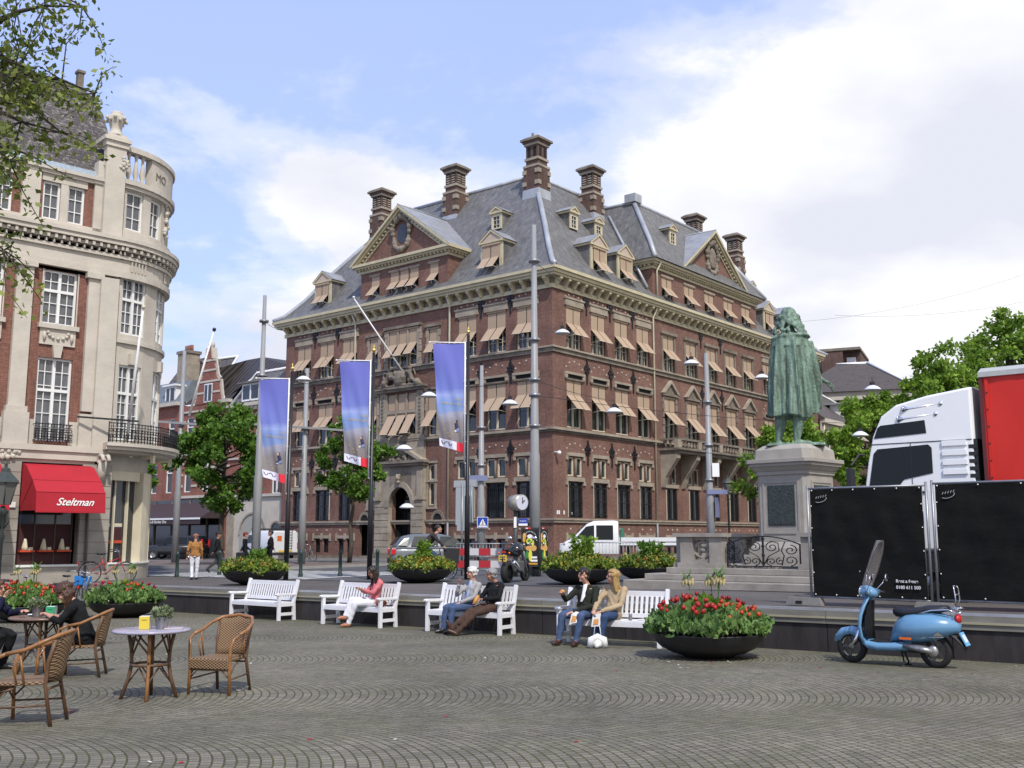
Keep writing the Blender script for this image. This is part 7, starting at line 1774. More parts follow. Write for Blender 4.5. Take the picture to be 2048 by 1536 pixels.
def van(label, x, y, rz):
 t = thing('delivery_van', label, 'van', (x, y, uz(x)), rz); q = MB()
 loft(q, [[(x_, -w, .35), (x_, -w, 1.2), (x_, -w * .93, h * .9), (x_, -w * .82, h), (x_, w * .82, h), (x_, w * .93, h * .9), (x_, w, 1.2), (x_, w, .35)] for x_, w, h in ((-2.4, .93, 1.93), (-2.3, .95, 1.96), (0, .95, 1.97), (1.0, .94, 1.93), (1.6, .92, 1.5), (1.7, .92, 1.12), (2.3, .86, .98), (2.45, .78, .70))], M_wv); q.build('body', t, bevel=.03)
 q = MB()
 for sy in (-1, 1): q.prism([(.55, sy * .94, 1.15), (1.5, sy * .935, 1.15), (1.05, sy * .89, 1.68), (.55, sy * .90, 1.70)], (0, sy * .02, 0), M_cgl)
 q.prism([(1.69, -.78, 1.16), (1.69, .78, 1.16), (1.12, .7, 1.80), (1.12, -.7, 1.80)], (.02, 0, .02), M_cgl); q.build('cab_windows', t)
 for sx in (-1, 1):
  q = MB(); q.box(-2.425, -2.405, min(sx * .04, sx * .86), max(sx * .04, sx * .86), .55, 1.86, M_wv); q.build('rear_door', t, bevel=.015)
 q = MB(); q.box(-2.435, -2.428, .30, .62, 1.28, 1.62, mat('van_orange', (.62, .12, .02), .5)); q.build('orange_panel', t); q = MB(); q.prism([(-.6, .955, 1.25), (-.25, .955, 1.25), (-.25, .955, 1.72), (-.6, .955, 1.72)], (0, .006, 0), MATS['van_orange']); q.build('orange_panel', t)
 q = MB()
 for yy in (-.15, -.45): q.tube([(-2.46, yy, .75), (-2.46, yy, 1.95)], .02, M_trim, n=5)
 for k in range(7): q.tube([(-2.46, -.15, .8 + k * .18), (-2.46, -.45, .8 + k * .18)], .015, M_trim, n=4)
 for k in range(5): q.beam((-2.2 + k * .75, -.8, 2.05), (-2.2 + k * .75, .8, 2.05), .04, .04, M_trim)
 for yy in (-.78, -.3, .3, .78): q.tube([(-2.4, yy, 2.09), (1.0, yy, 2.09)], .025, M_trim, n=5)
 q.build('ladder_rack', t)
 for sy in (-1, 1): q = MB(); q.box(-2.44, -2.40, sy * .90 - .05, sy * .90 + .03, .8, 1.2, M_lampr); q.build('tail_lamp', t)
 q = MB(); q.box(-2.50, -2.40, -.92, .92, .36, .52, M_trim); q.box(-2.44, -2.43, -.05, -.5, .58, .70, M_plate); q.box(-2.44, -2.43, .1, .5, .55, .68, M_plate); q.build('bumper', t)
 for xx in (-1.55, 1.55):
  for sy in (-1, 1): wheel(t, xx, sy * .84, .33, .2)
 return t
van('white delivery van with roof rack and orange squares parked left of the brick office', -16.6, 70.5, R(131))
C2 = paint('paint_black', (.012, .012, .014))
t = thing('parked_suv', 'black off road car parked in front of the dark shop awning', 'car', (-25.6, 79.0, uz(-25.6)), R(177)); t.scale = (1, 1, 1)
q = MB(); loft(q, body_rings([(-2.3, .5, .95, .82, 0), (-2.25, .38, 1.1, .92, 0), (0, .35, 1.12, .93, 0), (1.2, .36, 1.1, .92, 0), (2.1, .42, .98, .86, 0), (2.3, .5, .82, .74, 0)], 0), C2); q.build('body', t)
q = MB(); loft(q, [[(x, -.88, 1.05), (x2, -.70, z), (x2, .70, z), (x, .88, 1.05)] for x, x2, z in ((-2.28, -2.1, 1.1), (-2.2, -1.95, 1.74), (-.5, -.5, 1.80), (.35, .25, 1.76), (1.1, .95, 1.12))], C2, smooth=False); q.build('cabin', t)
q = MB()
for sy in (-1, 1):
 for a, b_, c, d in ((-2.0, -1.2, -1.85, -1.2), (-1.1, -.2, -1.1, -.2), (-.1, .85, -.1, .35)): q.prism([(a, sy * .87, 1.16), (b_, sy * .87, 1.16), (d, sy * .74, 1.64), (c, sy * .74, 1.64)], (0, sy * .015, 0), M_cgl)
q.build('windows', t)
for xx in (-1.45, 1.4):
 for sy in (-1, 1): wheel(t, xx, sy * .83, .37, .24)
for sy in (-1, 1): q = MB(); q.box(-2.33, -2.2, sy * .8 - .06, sy * .8 + .08, .9, 1.5, M_lampr); q.build('tail_lamp', t)
t = thing('pickup_truck', 'white cab pickup with a dropside bed parked along the right front of the office', 'pickup', (4.85, 49.0, uz(4.85) + .02), R(177))
q = MB(); loft(q, [[(x, -w, .45), (x, -w, .9), (x, -w * .95, h * .93), (x, -w * .85, h), (x, w * .85, h), (x, w * .95, h * .93), (x, w, .9), (x, w, .45)] for x, w, h in ((-.15, .92, 1.96), (.05, .93, 2.0), (1.0, .93, 1.98), (1.3, .92, 1.85), (1.95, .92, 1.22), (2.35, .90, 1.02), (2.55, .84, .8), (2.6, .78, .6))], M_wv); q.build('cab', t, bevel=.03)
q = MB()
for sy in (-1, 1):
 q.prism([(.10, sy * .925, 1.12), (.88, sy * .925, 1.12), (.88, sy * .885, 1.78), (.10, sy * .885, 1.78)], (0, sy * .015, 0), M_cgl); q.prism([(.98, sy * .925, 1.12), (1.85, sy * .92, 1.18), (1.35, sy * .88, 1.72), (.98, sy * .885, 1.78)], (0, sy * .015, 0), M_cgl)
q.prism([(1.96, -.8, 1.24), (1.96, .8, 1.24), (1.36, .74, 1.84), (1.36, -.74, 1.84)], (.02, 0, .02), M_cgl); q.build('cab_windows', t)
q = MB(); q.box(-3.0, -.25, -.98, .98, .78, .86, M_trim);
for sy in (-1, 1): q.box(-3.0, -.25, sy * .98 - .02, sy * .98 + .02, .86, 1.22, M_wv); q.box(-3.0, -.25, sy * 1.0 - .012, sy * 1.0 + .012, 1.0, 1.03, M_trim)
q.box(-3.02, -2.98, -.98, .98, .86, 1.22, M_wv); q.build('bed', t)
q = MB(); q.box(-.45, -.22, .25, .75, .9, 1.65, mat('green_tarp', (.02, .14, .09), .7), tx=.05, ty=.1); q.build('tarp_roll', t, bevel=.05)
for xx in (-2.2, 1.75):
 for sy in (-1, 1): wheel(t, xx, sy * .82, .33, .22)
for sy in (-1, 1): q = MB(); q.box(2.35, 2.6, sy * .68 - .14, sy * .68 + .14, .72, .95, M_lampw); q.build('headlight', t, bevel=.03)
q = MB(); q.box(2.5, 2.68, -.85, .85, .42, .64, M_trim); q.build('bumper', t, bevel=.02)
# ---- semi truck with red trailer
tang = math.atan2(-FL.y, -FL.x)       # local +x runs to the right along the wall direction; the truck points to local -x
to = Vector((FX, FY)) + FR * 1.75 + fd * .35
TK = thing('semi_truck', 'white truck cab with a bright red box trailer behind the black fence', 'truck', (to.x, to.y, uz(to.x)), tang); TK.scale = (1, 1, 1.04)
M_tw_ = paint('truck_white', (.80, .80, .79)); M_tred = mat('trailer_red', (.60, .022, .010), .5, noise_s=1.2, noise_a=.10)
q = MB()
cp = [(.55, .9), (.50, 1.2), (.52, 2.1), (.60, 2.55), (.72, 3.05), (.90, 3.42), (1.2, 3.62), (1.8, 3.75), (2.55, 3.84), (2.62, 3.84), (2.62, .9)]
cp = [(a - .45, z) for a, z in cp]
def ins(pts, d):   # gently rounded side
 cx_ = sum(p[0] for p in pts) / len(pts); cz = sum(p[1] for p in pts) / len(pts); return [(cx_ + (a - cx_) * (1 - d), cz + (z - cz) * (1 - d)) for a, z in pts]
loft(q, [[(a, 0.05, z) for a, z in ins(cp, .03)], [(a, .0, z) for a, z in ins(cp, .045)]][:0] + [[(a, .0, z) for a, z in ins(cp, .035)], [(a, .06, z) for a, z in ins(cp, .008)], [(a, .2, z) for a, z in cp], [(a, 2.3, z) for a, z in cp], [(a, 2.45, z) for a, z in ins(cp, .03)]], M_tw_, smooth=False)
q.build('cab', TK, bevel=.02)
g_ = MB(); g_.prism([(a - .45, -.012, z) for a, z in ((.62, 1.98), (.62, 2.08), (.74, 2.72), (.82, 2.80), (1.78, 2.84), (1.84, 2.78), (1.84, 2.32), (1.30, 2.22), (1.12, 2.02), (1.02, 1.96))], (0, .02, 0), M_cgl); g_.build('side_window', TK)
g_ = MB(); g_.prism([(a - .45, -.010, z) for a, z in ((.76, 3.0), (.84, 3.20), (.90, 3.24), (1.74, 3.29), (1.76, 3.05))], (0, .03, 0), M_cgl); g_.build('roof_window', TK)
g_ = MB(); g_.tube([(.85 - .45, .25, 2.0), (1.15 - .45, .25, 2.22), (1.28 - .45, .25, 2.10)], .015, M_trim, n=5); g_.build('steering_wheel', TK)
q = MB(); q.box(1.0, 1.008, -.014, .0, 1.2, 2.9, M_trim); q.box(.18, 2.12, -.010, .012, 2.885, 2.90, M_trim)
for k in range(4): q.box(1.58, 2.02, -.035, .02, 2.28 + k * .17, 2.38 + k * .17, M_tw_)
q.build('side_panels', TK, bevel=.008)
q = MB(); q.box(2.06, 2.20, .02, .35, 1.2, 2.9, M_trim)
for k in range(12): q.box(2.05, 2.19, -.002, .02, 1.3 + k * .13, 1.37 + k * .13, M_trim)
q.build('air_grille', TK)
for a, z in ((1.02, 3.52), (.92, 3.34)):
 q = MB(); q.tube([(a - .12, .02, z), (a - .02, .02, z), (a + .55, .02, z + .045)], [.07, .028, .022], M_chrome, n=10); q.tube([(a - .13, .02, z), (a - .11, .02, z)], .075, M_chrome, n=12); q.ball((a + .58, .02, z + .05), .05, M_chrome, n=8); q.tube([(a + .15, .02, z), (a + .15, .1, z - .08)], .02, M_chrome, n=5); q.build('air_horn', TK)
q = MB(); q.box(-.16, -.06, -.32, -.10, 1.95, 2.45, M_trim); q.box(-.15, -.06, -.30, -.12, 1.62, 1.88, M_trim); q.tube([(-.1, -.2, 2.5), (-.02, .05, 2.72), (.1, .1, 2.70)], .025, M_trim, n=6); q.tube([(-.1, -.2, 1.6), (.0, .05, 1.62)], .025, M_trim, n=6); q.build('door_mirror', TK, bevel=.03)
q = MB(); q.box(-.04, .22, -.04, .5, 1.66, 1.74, M_tw_); q.box(.0, .34, -.03, .02, 1.74, 1.79, M_trim); q.box(.10, 2.15, .02, 2.4, .55, .9, M_trim); q.build('bumper', TK)
for xx in (.9, 4.2):
 for yy in (.25, 2.2): wheel(TK, xx, yy, .5, .3)
q = MB(); n = 60; vs = [(2.35 + 9.65 * i / n, .02 + .010 * math.sin(i * 1.9) * math.sin(j * .9) + .006 * math.sin(i * .7 + j), 1.05 + 2.93 * j / 8) for j in range(9) for i in range(n + 1)]; q.add(vs, [(j * (n + 1) + i, j * (n + 1) + i + 1, (j + 1) * (n + 1) + i + 1, (j + 1) * (n + 1) + i) for j in range(8) for i in range(n)], M_tred, True); q.box(2.35, 12.0, .04, 2.5, 1.05, 3.98, M_tred); q.build('trailer_box', TK)
q = MB(); q.box(1.10, 1.26, -.02, .0, 1.96, 2.0, M_trim); q.build('door_handle', TK)
M_alu = mat('trailer_alu', (.50, .50, .46), .5, metal=.3, noise_s=4, noise_a=.2)
q = MB(); q.box(2.30, 12.0, -.03, 2.55, 3.98, 4.07, M_alu); q.prism([(2.30, -.03, 4.07), (2.30, .22, 4.17), (2.30, 2.3, 4.17), (2.30, 2.55, 4.07)], (9.7, 0, 0), M_alu); q.box(2.30, 2.36, -.01, 2.5, 1.05, 3.98, mat('trailer_edge', (.10, .02, .02), .5)); q.box(2.40, 2.46, .0, .02, 1.1, 3.95, M_tred)
for k in range(9): q.ball((2.43, -.002, 1.3 + k * .3), .02, M_trim, n=5)
q.build('trailer_frame', TK)
q = MB(); q.box(2.35, 12, .3, 2.2, .85, 1.05, M_trim); q.build('chassis', TK)
# ---- blue scooter (local x forward = left in the picture)
M_blue = mat('scooter_blue', (.115, .26, .42), .28, coat=.8, noise_s=.8, noise_a=.06); M_seat = mat('scooter_seat', (.012, .013, .017), .5)
SCO = thing('motor_scooter', 'light blue motor scooter with a tall windscreen parked by the dark wall', 'scooter', (5.66, 15.55, gz(0, 15.55)), R(180 - 37)); SCO.scale = (.95, 1.12, 1.03)
FXw, RXw, WR = .66, -.62, .235
for x in (FXw, RXw):
 q = MB(Matrix.Translation((x, 0, WR)) @ Matrix.Rotation(PI / 2, 4, 'X')); q.lathe([(.15, -.05), (.20, -.06), (.235, -.03), (.238, 0), (.235, .03), (.20, .06), (.15, .05)], M_rubber, n=28); w = q.build('wheel', SCO)
 q = MB(Matrix.Translation((x, 0, WR)) @ Matrix.Rotation(PI / 2, 4, 'X')); q.lathe([(.155, -.035), (.155, .035)], M_chrome, n=24)
 for k in range(5): a = k * 2 * PI / 5; q.beam((0, 0, 0), (.15 * math.cos(a), .15 * math.sin(a), 0), .035, .05, mat('scooter_rim', (.10, .10, .11), .35, metal=.6))
 q.tube([(0, 0, -.05), (0, 0, .05)], .05, M_chrome, n=10); q.build('rim', w)
def fat(mb, pts, rs, rys, m_, n=18): mb.tube(pts, rs, m_, n=n, lat=(0, 1, 0), ry=rys)
q = MB(M := Matrix())
loft(q, [[(x, w * math.cos(a), zc + h * math.sin(a) * (1 if math.sin(a) > 0 else .85)) for a in np.linspace(0, 2 * PI, 17)[:-1]] for x, w, h, zc in ((-1.00, .03, .05, .58), (-.96, .10, .10, .58), (-.82, .20, .165, .575), (-.62, .255, .225, .56), (-.42, .27, .245, .54), (-.24, .245, .245, .52), (-.10, .17, .18, .50), (-.02, .11, .14, .44), (.02, .10, .08, .36))], M_blue)
q.build('rear_body', SCO)
q = MB(); loft(q, [[(x, w * sy, z0 + dz) for sy, dz in ((-1, 0), (-1, .06), (-.8, .09), (.8, .09), (1, .06), (1, 0), (.7, -.03), (-.7, -.03))] for x, w, z0 in ((-.30, .15, .26), (-.05, .19, .24), (.20, .20, .23), (.36, .20, .25), (.43, .19, .31))], M_blue); q.build('floorboard', SCO)
q = MB(); q.box(-.02, .34, -.15, .15, .322, .34, M_seat); q.build('foot_mat', SCO)
q = MB(); rings = []
for z, x, w in ((.28, .42, .19), (.40, .46, .22), (.55, .475, .235), (.70, .455, .22), (.82, .42, .17), (.92, .385, .10), (.98, .365, .06)):
 rings.append([(x + .055 - .07 * (k / 4) ** 2 if True else 0, w * k / 4, z) for k in range(-4, 5)] + [(x + .01 - .07 * (k / 4) ** 2, w * k / 4 * .97, z) for k in range(4, -5, -1)])
loft(q, rings, M_blue); q.build('leg_shield', SCO)
q = MB(); loft(q, [[(x - .02 - .05 * (k / 3) ** 2, w * k / 3, z) for k in range(-3, 4)] + [(x - .05, w * .6 * k / 3, z) for k in range(3, -4, -1)] for z, x, w in ((.34, .42, .17), (.5, .44, .20), (.66, .43, .19), (.80, .40, .14), (.90, .37, .08))], M_seat); q.build('inner_shield', SCO)
q = MB(); loft(q, [[(FXw + (.27 + dr) * math.cos(a), sy * w, WR + (.27 + dr) * math.sin(a)) for sy, dr in ((-1, -.09), (-1, -.01), (-.55, .025), (.55, .025), (1, -.01), (1, -.09))] for a, w in ((R(12), .03), (R(30), .075), (R(60), .095), (R(95), .10), (R(130), .085), (R(150), .05))], M_blue); q.build('front_fender', SCO)
q = MB(); q.tube([(.48, .09, .50), (.56, .10, .34), (.66, .10, .235)], [.03, .028, .035], M_chrome, n=8); q.tube([(.40, 0, .95), (.52, 0, .5)], .03, M_trim, n=8); q.build('fork', SCO)
q = MB(); loft(q, [[(x + .0, w * math.cos(a), z + h * math.sin(a)) for a in np.linspace(0, 2 * PI, 15)[:-1]] for x, w, h, z in ((.475, .075, .075, 1.02), (.44, .105, .10, 1.02), (.36, .125, .10, 1.02), (.28, .10, .075, 1.01), (.22, .05, .04, 1.0))], M_blue)
fat(q, [(.33, -.28, 1.02), (.34, 0, 1.03), (.33, .28, 1.02)], [.03, .05, .03], [.03, .05, .03], M_blue, 10) if False else None
q.tube([(.30, -.26, 1.02), (.34, -.1, 1.03), (.34, .1, 1.03), (.30, .26, 1.02)], [.035, .055, .055, .035], M_blue, n=10); q.build('headset', SCO)
q = MB(); q.ball((.475, 0, 1.02), .08, mat('lamp_glass', (.65, .66, .68), .08, spec=.9), n=14, sx=.4); q.tube([(.468, .085 * math.cos(0), 1.02)] * 1 + [(.468, 0, 1.02)], .01, M_chrome) if False else None
q.tube([(.465, .083 * math.cos(a), 1.02 + .083 * math.sin(a)) for a in np.linspace(0, 2 * PI, 17)[:-1]], .010, M_chrome, n=5, closed=True); q.build('headlight', SCO)
for sy in (-1, 1):
 q = MB(); q.tube([(.30, sy * .25, 1.02), (.25, sy * .37, 1.0)], .022, M_trim, n=8); q.tube([(.36, sy * .24, 1.0), (.33, sy * .38, .985)], .008, M_chrome, n=5); q.build('handlebar_grip', SCO)
 q = MB(); q.tube([(.30, sy * .20, 1.06), (.24, sy * .28, 1.14), (.22, sy * .31, 1.19)], .007, M_chrome, n=5); q.ball((.19, sy * .33, 1.22), .055, M_chrome, n=12, sx=.35, sy=1.15); q.build('mirror', SCO)
def _ws(m, t, b, src): pass
M_ws = mat('smoked_screen', (.30, .28, .28), .05, trans=.0, alpha=.30, spec=.8)
q = MB(); rings = []
for z, x, w in ((1.06, .46, .13), (1.15, .44, .19), (1.28, .39, .23), (1.42, .335, .23), (1.58, .275, .21), (1.72, .22, .13), (1.77, .20, .06)):
 rings.append([(x - .09 * (k / 5) ** 2, w * k / 5, z) for k in range(-5, 6)] + [(x - .006 - .09 * (k / 5) ** 2, w * k / 5, z) for k in range(5, -6, -1)])
loft(q, rings, M_ws); q.build('windscreen', SCO)
q = MB()
for sy in (-1, 1): q.tube([(.38, sy * .10, 1.04), (.33, sy * .13, 1.25)], .006, M_chrome, n=5); q.ball((.33, sy * .13, 1.26), .014, M_chrome, n=6); q.ball((.42, sy * .16, 1.32), .012, M_chrome, n=6)
q.build('screen_brackets', SCO)
q = MB(); loft(q, [[(x, w * math.cos(a), z + h * math.sin(a)) for a in np.linspace(0, 2 * PI, 15)[:-1]] for x, w, h, z in ((-.02, .06, .04, .76), (-.06, .11, .07, .755), (-.22, .145, .075, .745), (-.40, .15, .065, .765), (-.52, .14, .06, .80), (-.72, .13, .055, .815), (-.82, .09, .04, .83), (-.86, .03, .02, .83))], M_seat); q.build('seat', SCO)
q = MB()
for sy in (-1, 1):
 q.tube([(-.40, sy * .15, .74), (-.62, sy * .15, .80), (-.86, sy * .14, .82), (-.98, sy * .11, .78), (-.90, sy * .08, .70)], .010, M_chrome, n=6)
 q.tube([(-.90, sy * .09, .82), (-.98, sy * .10, .94), (-.96, sy * .10, 1.10), (-.95, sy * .08, 1.14)], .009, M_chrome, n=6)
for z, x in ((1.14, -.95), (1.02, -.97), (.82, -.98)): q.tube([(x, -.10, z), (x, .10, z)], .009, M_chrome, n=6)
for yy in (-.05, .05): q.tube([(-.86, yy, .83), (-1.04, yy, .84)], .008, M_chrome, n=5)
q.tube([(-1.04, -.1, .84), (-1.04, .1, .84)], .009, M_chrome, n=5); q.build('luggage_rack', SCO)
q = MB(); q.ball((-.965, 0, .69), .07, M_lampr, n=12, sx=.7, sy=1.2, sz=1.0); q.build('tail_lamp', SCO)
q = MB(); loft(q, [[(x, sy * w, z + dz) for sy, dz in ((-1, 0), (-.6, .03), (.6, .03), (1, 0), (1, -.03), (-1, -.03))] for x, w, z in ((-.80, .09, .50), (-.93, .09, .44), (-1.03, .08, .34), (-1.05, .07, .30))], M_trim); q.build('rear_mudguard', SCO)
q = MB(Matrix.Translation((-1.04, 0, .42)) @ Matrix.Rotation(R(28), 4, 'Y')); q.box(-.008, .008, -.09, .09, -.10, .10, mat('scooter_plate', (.16, .42, .66), .4));
for k in range(3): q.box(-.012, -.008, -.06 + k * .045, -.03 + k * .045, -.05, .06, M_signwhite)
q.build('number_plate', SCO)
q = MB(); q.tube([(-.20, .14, .30), (-.45, .15, .27), (-.62, .15, .245)], [.055, .075, .085], mat('engine_alloy', (.42, .42, .42), .35, metal=.7, noise_s=14, noise_a=.4), n=12, lat=(0, 1, 0), ry=[.04, .05, .05]); q.ball((-.62, .16, .245), .085, MATS['engine_alloy'], n=12, sy=.5); q.build('engine_cover', SCO)
q = MB(); q.box(-.52, -.10, -.14, .12, .20, .36, M_trim); q.build('engine', SCO, bevel=.03)
q = MB(); q.box(-.35, -.18, .262, .285, .395, .425, mat('indicator_orange', (.6, .12, .01), .3)); q.build('side_reflector', SCO)
q = MB(); q.tube([(-.60, .245, .44), (-.80, .20, .445)], .006, M_chrome, n=4); q.prism([(-.80, .206, .46), (-.66, .252, .46), (-.73, .235, .52)], (0, .01, 0), M_chrome); q.build('badge', SCO)
q = MB()
for sy in (-1, 1): q.tube([(-.12, sy * .05, .22), (-.17, sy * .10, .05), (-.14, sy * .13, .008)], .015, M_trim, n=6); q.tube([(-.20, sy * .13, .010), (-.09, sy * .13, .010)], .014, M_trim, n=5)
q.build('centre_stand', SCO)
# ---- parked motorcycle seen from behind
MT = thing('parked_motorcycle', 'black motorcycle with a yellow plate parked beside the advertising box, seen from behind', 'motorcycle', (.12, 30.6, uz(0)), R(68))
for x, w_ in ((.72, .06), (-.70, .09)):
 q = MB(Matrix.Translation((x, 0, .31)) @ Matrix.Rotation(PI / 2, 4, 'X')); q.lathe([(.21, -w_), (.28, -w_), (.31, -w_ * .5), (.32, 0), (.31, w_ * .5), (.28, w_), (.21, w_)], M_rubber, n=26); wo = q.build('wheel', MT)
 q = MB(Matrix.Translation((x, 0, .31)) @ Matrix.Rotation(PI / 2, 4, 'X')); q.lathe([(.21, -.04), (.21, .04)], M_trim, n=20)
 for k in range(6): a = k * PI / 3; q.beam((0, 0, 0), (.21 * math.cos(a), .21 * math.sin(a), 0), .03, .05, M_trim)
 q.build('rim', wo)
M_mb = mat('moto_black', (.012, .012, .013), .25, coat=.5)
q = MB(); q.box(-.35, .30, -.16, .16, .28, .62, mat('engine_grey', (.12, .12, .12), .5, metal=.5)); q.build('engine', MT, bevel=.04)
q = MB(); q.tube([(.38, 0, .95), (.20, 0, .98), (.0, 0, .92), (-.12, 0, .82)], [.10, .19, .20, .12], M_mb, n=14); q.build('fuel_tank', MT)
q = MB(); q.tube([(-.05, 0, .84), (-.35, 0, .82), (-.62, 0, .90), (-.85, 0, .95), (-.95, 0, .96)], [.13, .16, .13, .10, .05], M_seat, n=12, lat=(0, 1, 0), ry=[.05, .06, .06, .06, .03]); q.build('seat', MT)
q = MB(); q.tube([(.40, -.34, 1.08), (.45, -.15, 1.06), (.45, .15, 1.06), (.40, .34, 1.08)], .016, M_trim, n=6)
for sy in (-1, 1): q.tube([(.40, sy * .30, 1.08), (.45, sy * .36, 1.24)], .008, M_trim, n=5)
q.build('handlebar', MT)
for sy in (-1, 1): q = MB(); q.ball((.46, sy * .40, 1.28), .085, M_chrome, n=12, sx=.3, sz=.6); q.build('mirror', MT)
q = MB(); q.box(-1.04, -1.02, -.12, .12, .62, .80, M_plate);
for z in (.66, .73):
 for k in range(4): q.box(-1.045, -1.04, -.08 + k * .045, -.05 + k * .045, z, z + .04, M_trim)
q.build('number_plate', MT)
q = MB(); q.tube([(-.85, 0, .92), (-1.02, 0, .80), (-1.03, 0, .6)], [.05, .06, .02], M_mb, n=8, lat=(0, 1, 0), ry=.02); q.box(-1.0, -.95, -.06, .06, .86, .92, M_lampr); q.build('rear_mudguard', MT)
for sy in (-1, 1): q = MB(); q.ball((-.92, sy * .16, .86), .035, MATS['indicator_orange'], n=8); q.tube([(-.9, 0, .88), (-.92, sy * .14, .86)], .01, M_trim, n=4); q.build('indicator', MT)
q = MB(); q.tube([(.1, -.2, .3), (-.4, -.24, .42), (-.85, -.26, .60)], [.03, .06, .075], M_chrome, n=12); q.build('exhaust', MT)
q = MB(); q.tube([(.36, -.07, 1.0), (.72, -.07, .31)], .025, M_chrome, n=6); q.tube([(.36, .07, 1.0), (.72, .07, .31)], .025, M_chrome, n=6); q.tube([(-.2, .1, .4), (-.70, .1, .31)], .03, M_trim, n=6); q.tube([(0, .18, .3), (.05, .34, .01)], .014, M_trim, n=5); q.build('frame', MT)
q = MB(); q.ball((.52, 0, .95), .11, M_mb, n=12); q.build('headlight', MT)
# ---- bicycles
def bicycle(label, x, y, rz, col, low=False, crate=None, lean=6, basket=None, z=None, bars=True):
 t = thing('bicycle', label, 'bicycle', (x, y, (gz(x, y) if low else uz(x)) if z is None else z)); t.rotation_euler = (R(lean), 0, rz)
 m_ = mat('bike_' + label.split()[0], col, .35, coat=.3)
 for xx in (.54, -.54):
  q = MB(Matrix.Translation((xx, 0, .345)))
  q.tube([(.335 * math.cos(a), 0, .335 * math.sin(a)) for a in np.linspace(0, 2 * PI, 37)[:-1]], .017, M_rubber, n=6, closed=True); w = q.build('wheel', t)
  q = MB(Matrix.Translation((xx, 0, .345))); q.tube([(.315 * math.cos(a), 0, .315 * math.sin(a)) for a in np.linspace(0, 2 * PI, 33)[:-1]], .009, M_chrome, n=5, closed=True)
  for k in range(16): a = k * PI / 8; q.tube([(0, .02 * (-1) ** k, 0), (.31 * math.cos(a), 0, .31 * math.sin(a))], .0022, M_chrome, n=3, caps=False)
  q.tube([(0, -.04, 0), (0, .04, 0)], .022, M_chrome, n=8); q.build('spokes', w)
 q = MB(); T_ = .015
 for a, b_ in (((-.54, 0, .345), (-.06, 0, .30)), ((-.06, 0, .30), (-.20, 0, .80)), ((-.06, 0, .30), (.36, 0, .72)), ((-.17, 0, .62), (.35, 0, .82)), ((-.54, 0, .345), (-.18, 0, .68)), ((.54, 0, .345), (.36, 0, .72)), ((.36, 0, .72), (.31, 0, .95))): q.tube([a, b_], T_, m_, n=7)
 q.tube([(-.54, 0, .345), (-.70, 0, .66)], .008, M_trim, n=4); q.box(-.86, -.40, -.07, .07, .70, .715, M_trim)
 q.tube([(.54 - .37 * math.cos(a), 0, .345 + .37 * math.sin(a)) for a in np.linspace(-.2, 1.9, 9)], .02, M_trim, n=5, lat=(0, 1, 0), ry=.006); q.tube([(-.54 - .37 * math.cos(a), 0, .345 + .37 * math.sin(a)) for a in np.linspace(.1, 2.2, 9)], .02, M_trim, n=5, lat=(0, 1, 0), ry=.006); q.build('frame', t)
 q = MB(); q.tube([(.31, 0, .95), (.29, 0, 1.05)], .013, M_chrome, n=6); q.tube([(.12, -.28, 1.06), (.25, -.24, 1.07), (.31, -.1, 1.05), (.31, .1, 1.05), (.25, .24, 1.07), (.12, .28, 1.06)], .012, M_chrome, n=6)
 for sy in (-1, 1): q.tube([(.12, sy * .28, 1.06), (.02, sy * .29, 1.055)], .018, M_trim, n=6)
 q.build('handlebar', t)
 q = MB(); q.tube([(-.20, 0, .80), (-.225, 0, .92)], .012, M_chrome, n=6); q.tube([(-.36, 0, .955), (-.24, 0, .95), (-.10, 0, .945)], [.09, .07, .02], M_seat, n=10, lat=(0, 1, 0), ry=[.035, .03, .02]); q.build('saddle', t)
 q = MB(); q.tube([(-.06, -.07, .30), (-.06, .07, .30)], .02, M_trim, n=6); q.tube([(-.06, .07, .30), (-.02, .07, .15)], .01, M_chrome, n=5); q.tube([(-.06, -.07, .30), (-.10, -.07, .45)], .01, M_chrome, n=5); q.box(-.08, .04, .07, .16, .13, .15, M_trim); q.box(-.16, -.04, -.16, -.07, .44, .46, M_trim); q.build('cranks', t)
 q = MB(); q.box(-.90, -.87, -.03, .03, .62, .70, M_lampr); q.build('rear_light', t)
 if crate:
  q = MB(); q.box(crate[0], crate[1], -.17, .17, crate[2], crate[3], crate[4], tx=-.03, ty=-.02); q.build('basket', t)
 return t
bicycle('silver city bicycle leaning against the wall of the brick office', -13.0, 66.2, R(-39), (.30, .31, .33), lean=8)
bicycle('black bicycle with a blue bag standing before the shop pier', -14.0, 33.0, R(70), (.02, .02, .03), low=True, crate=(.30, .62, .62, .92, mat('bag_blue', (.03, .22, .62), .5)))
bicycle('silver bicycle with a rear rack seen from behind near the cafe', -13.35, 32.4, R(100), (.35, .36, .38), low=True)
bicycle('red bicycle parked behind the tulip planter at the rounded shop corner', -13.1, 33.7, R(25), (.40, .015, .02))
bicycle('dark bicycle half hidden by flowers at the left edge of the cafe', -13.4, 28.0, R(60), (.03, .03, .04), low=True)
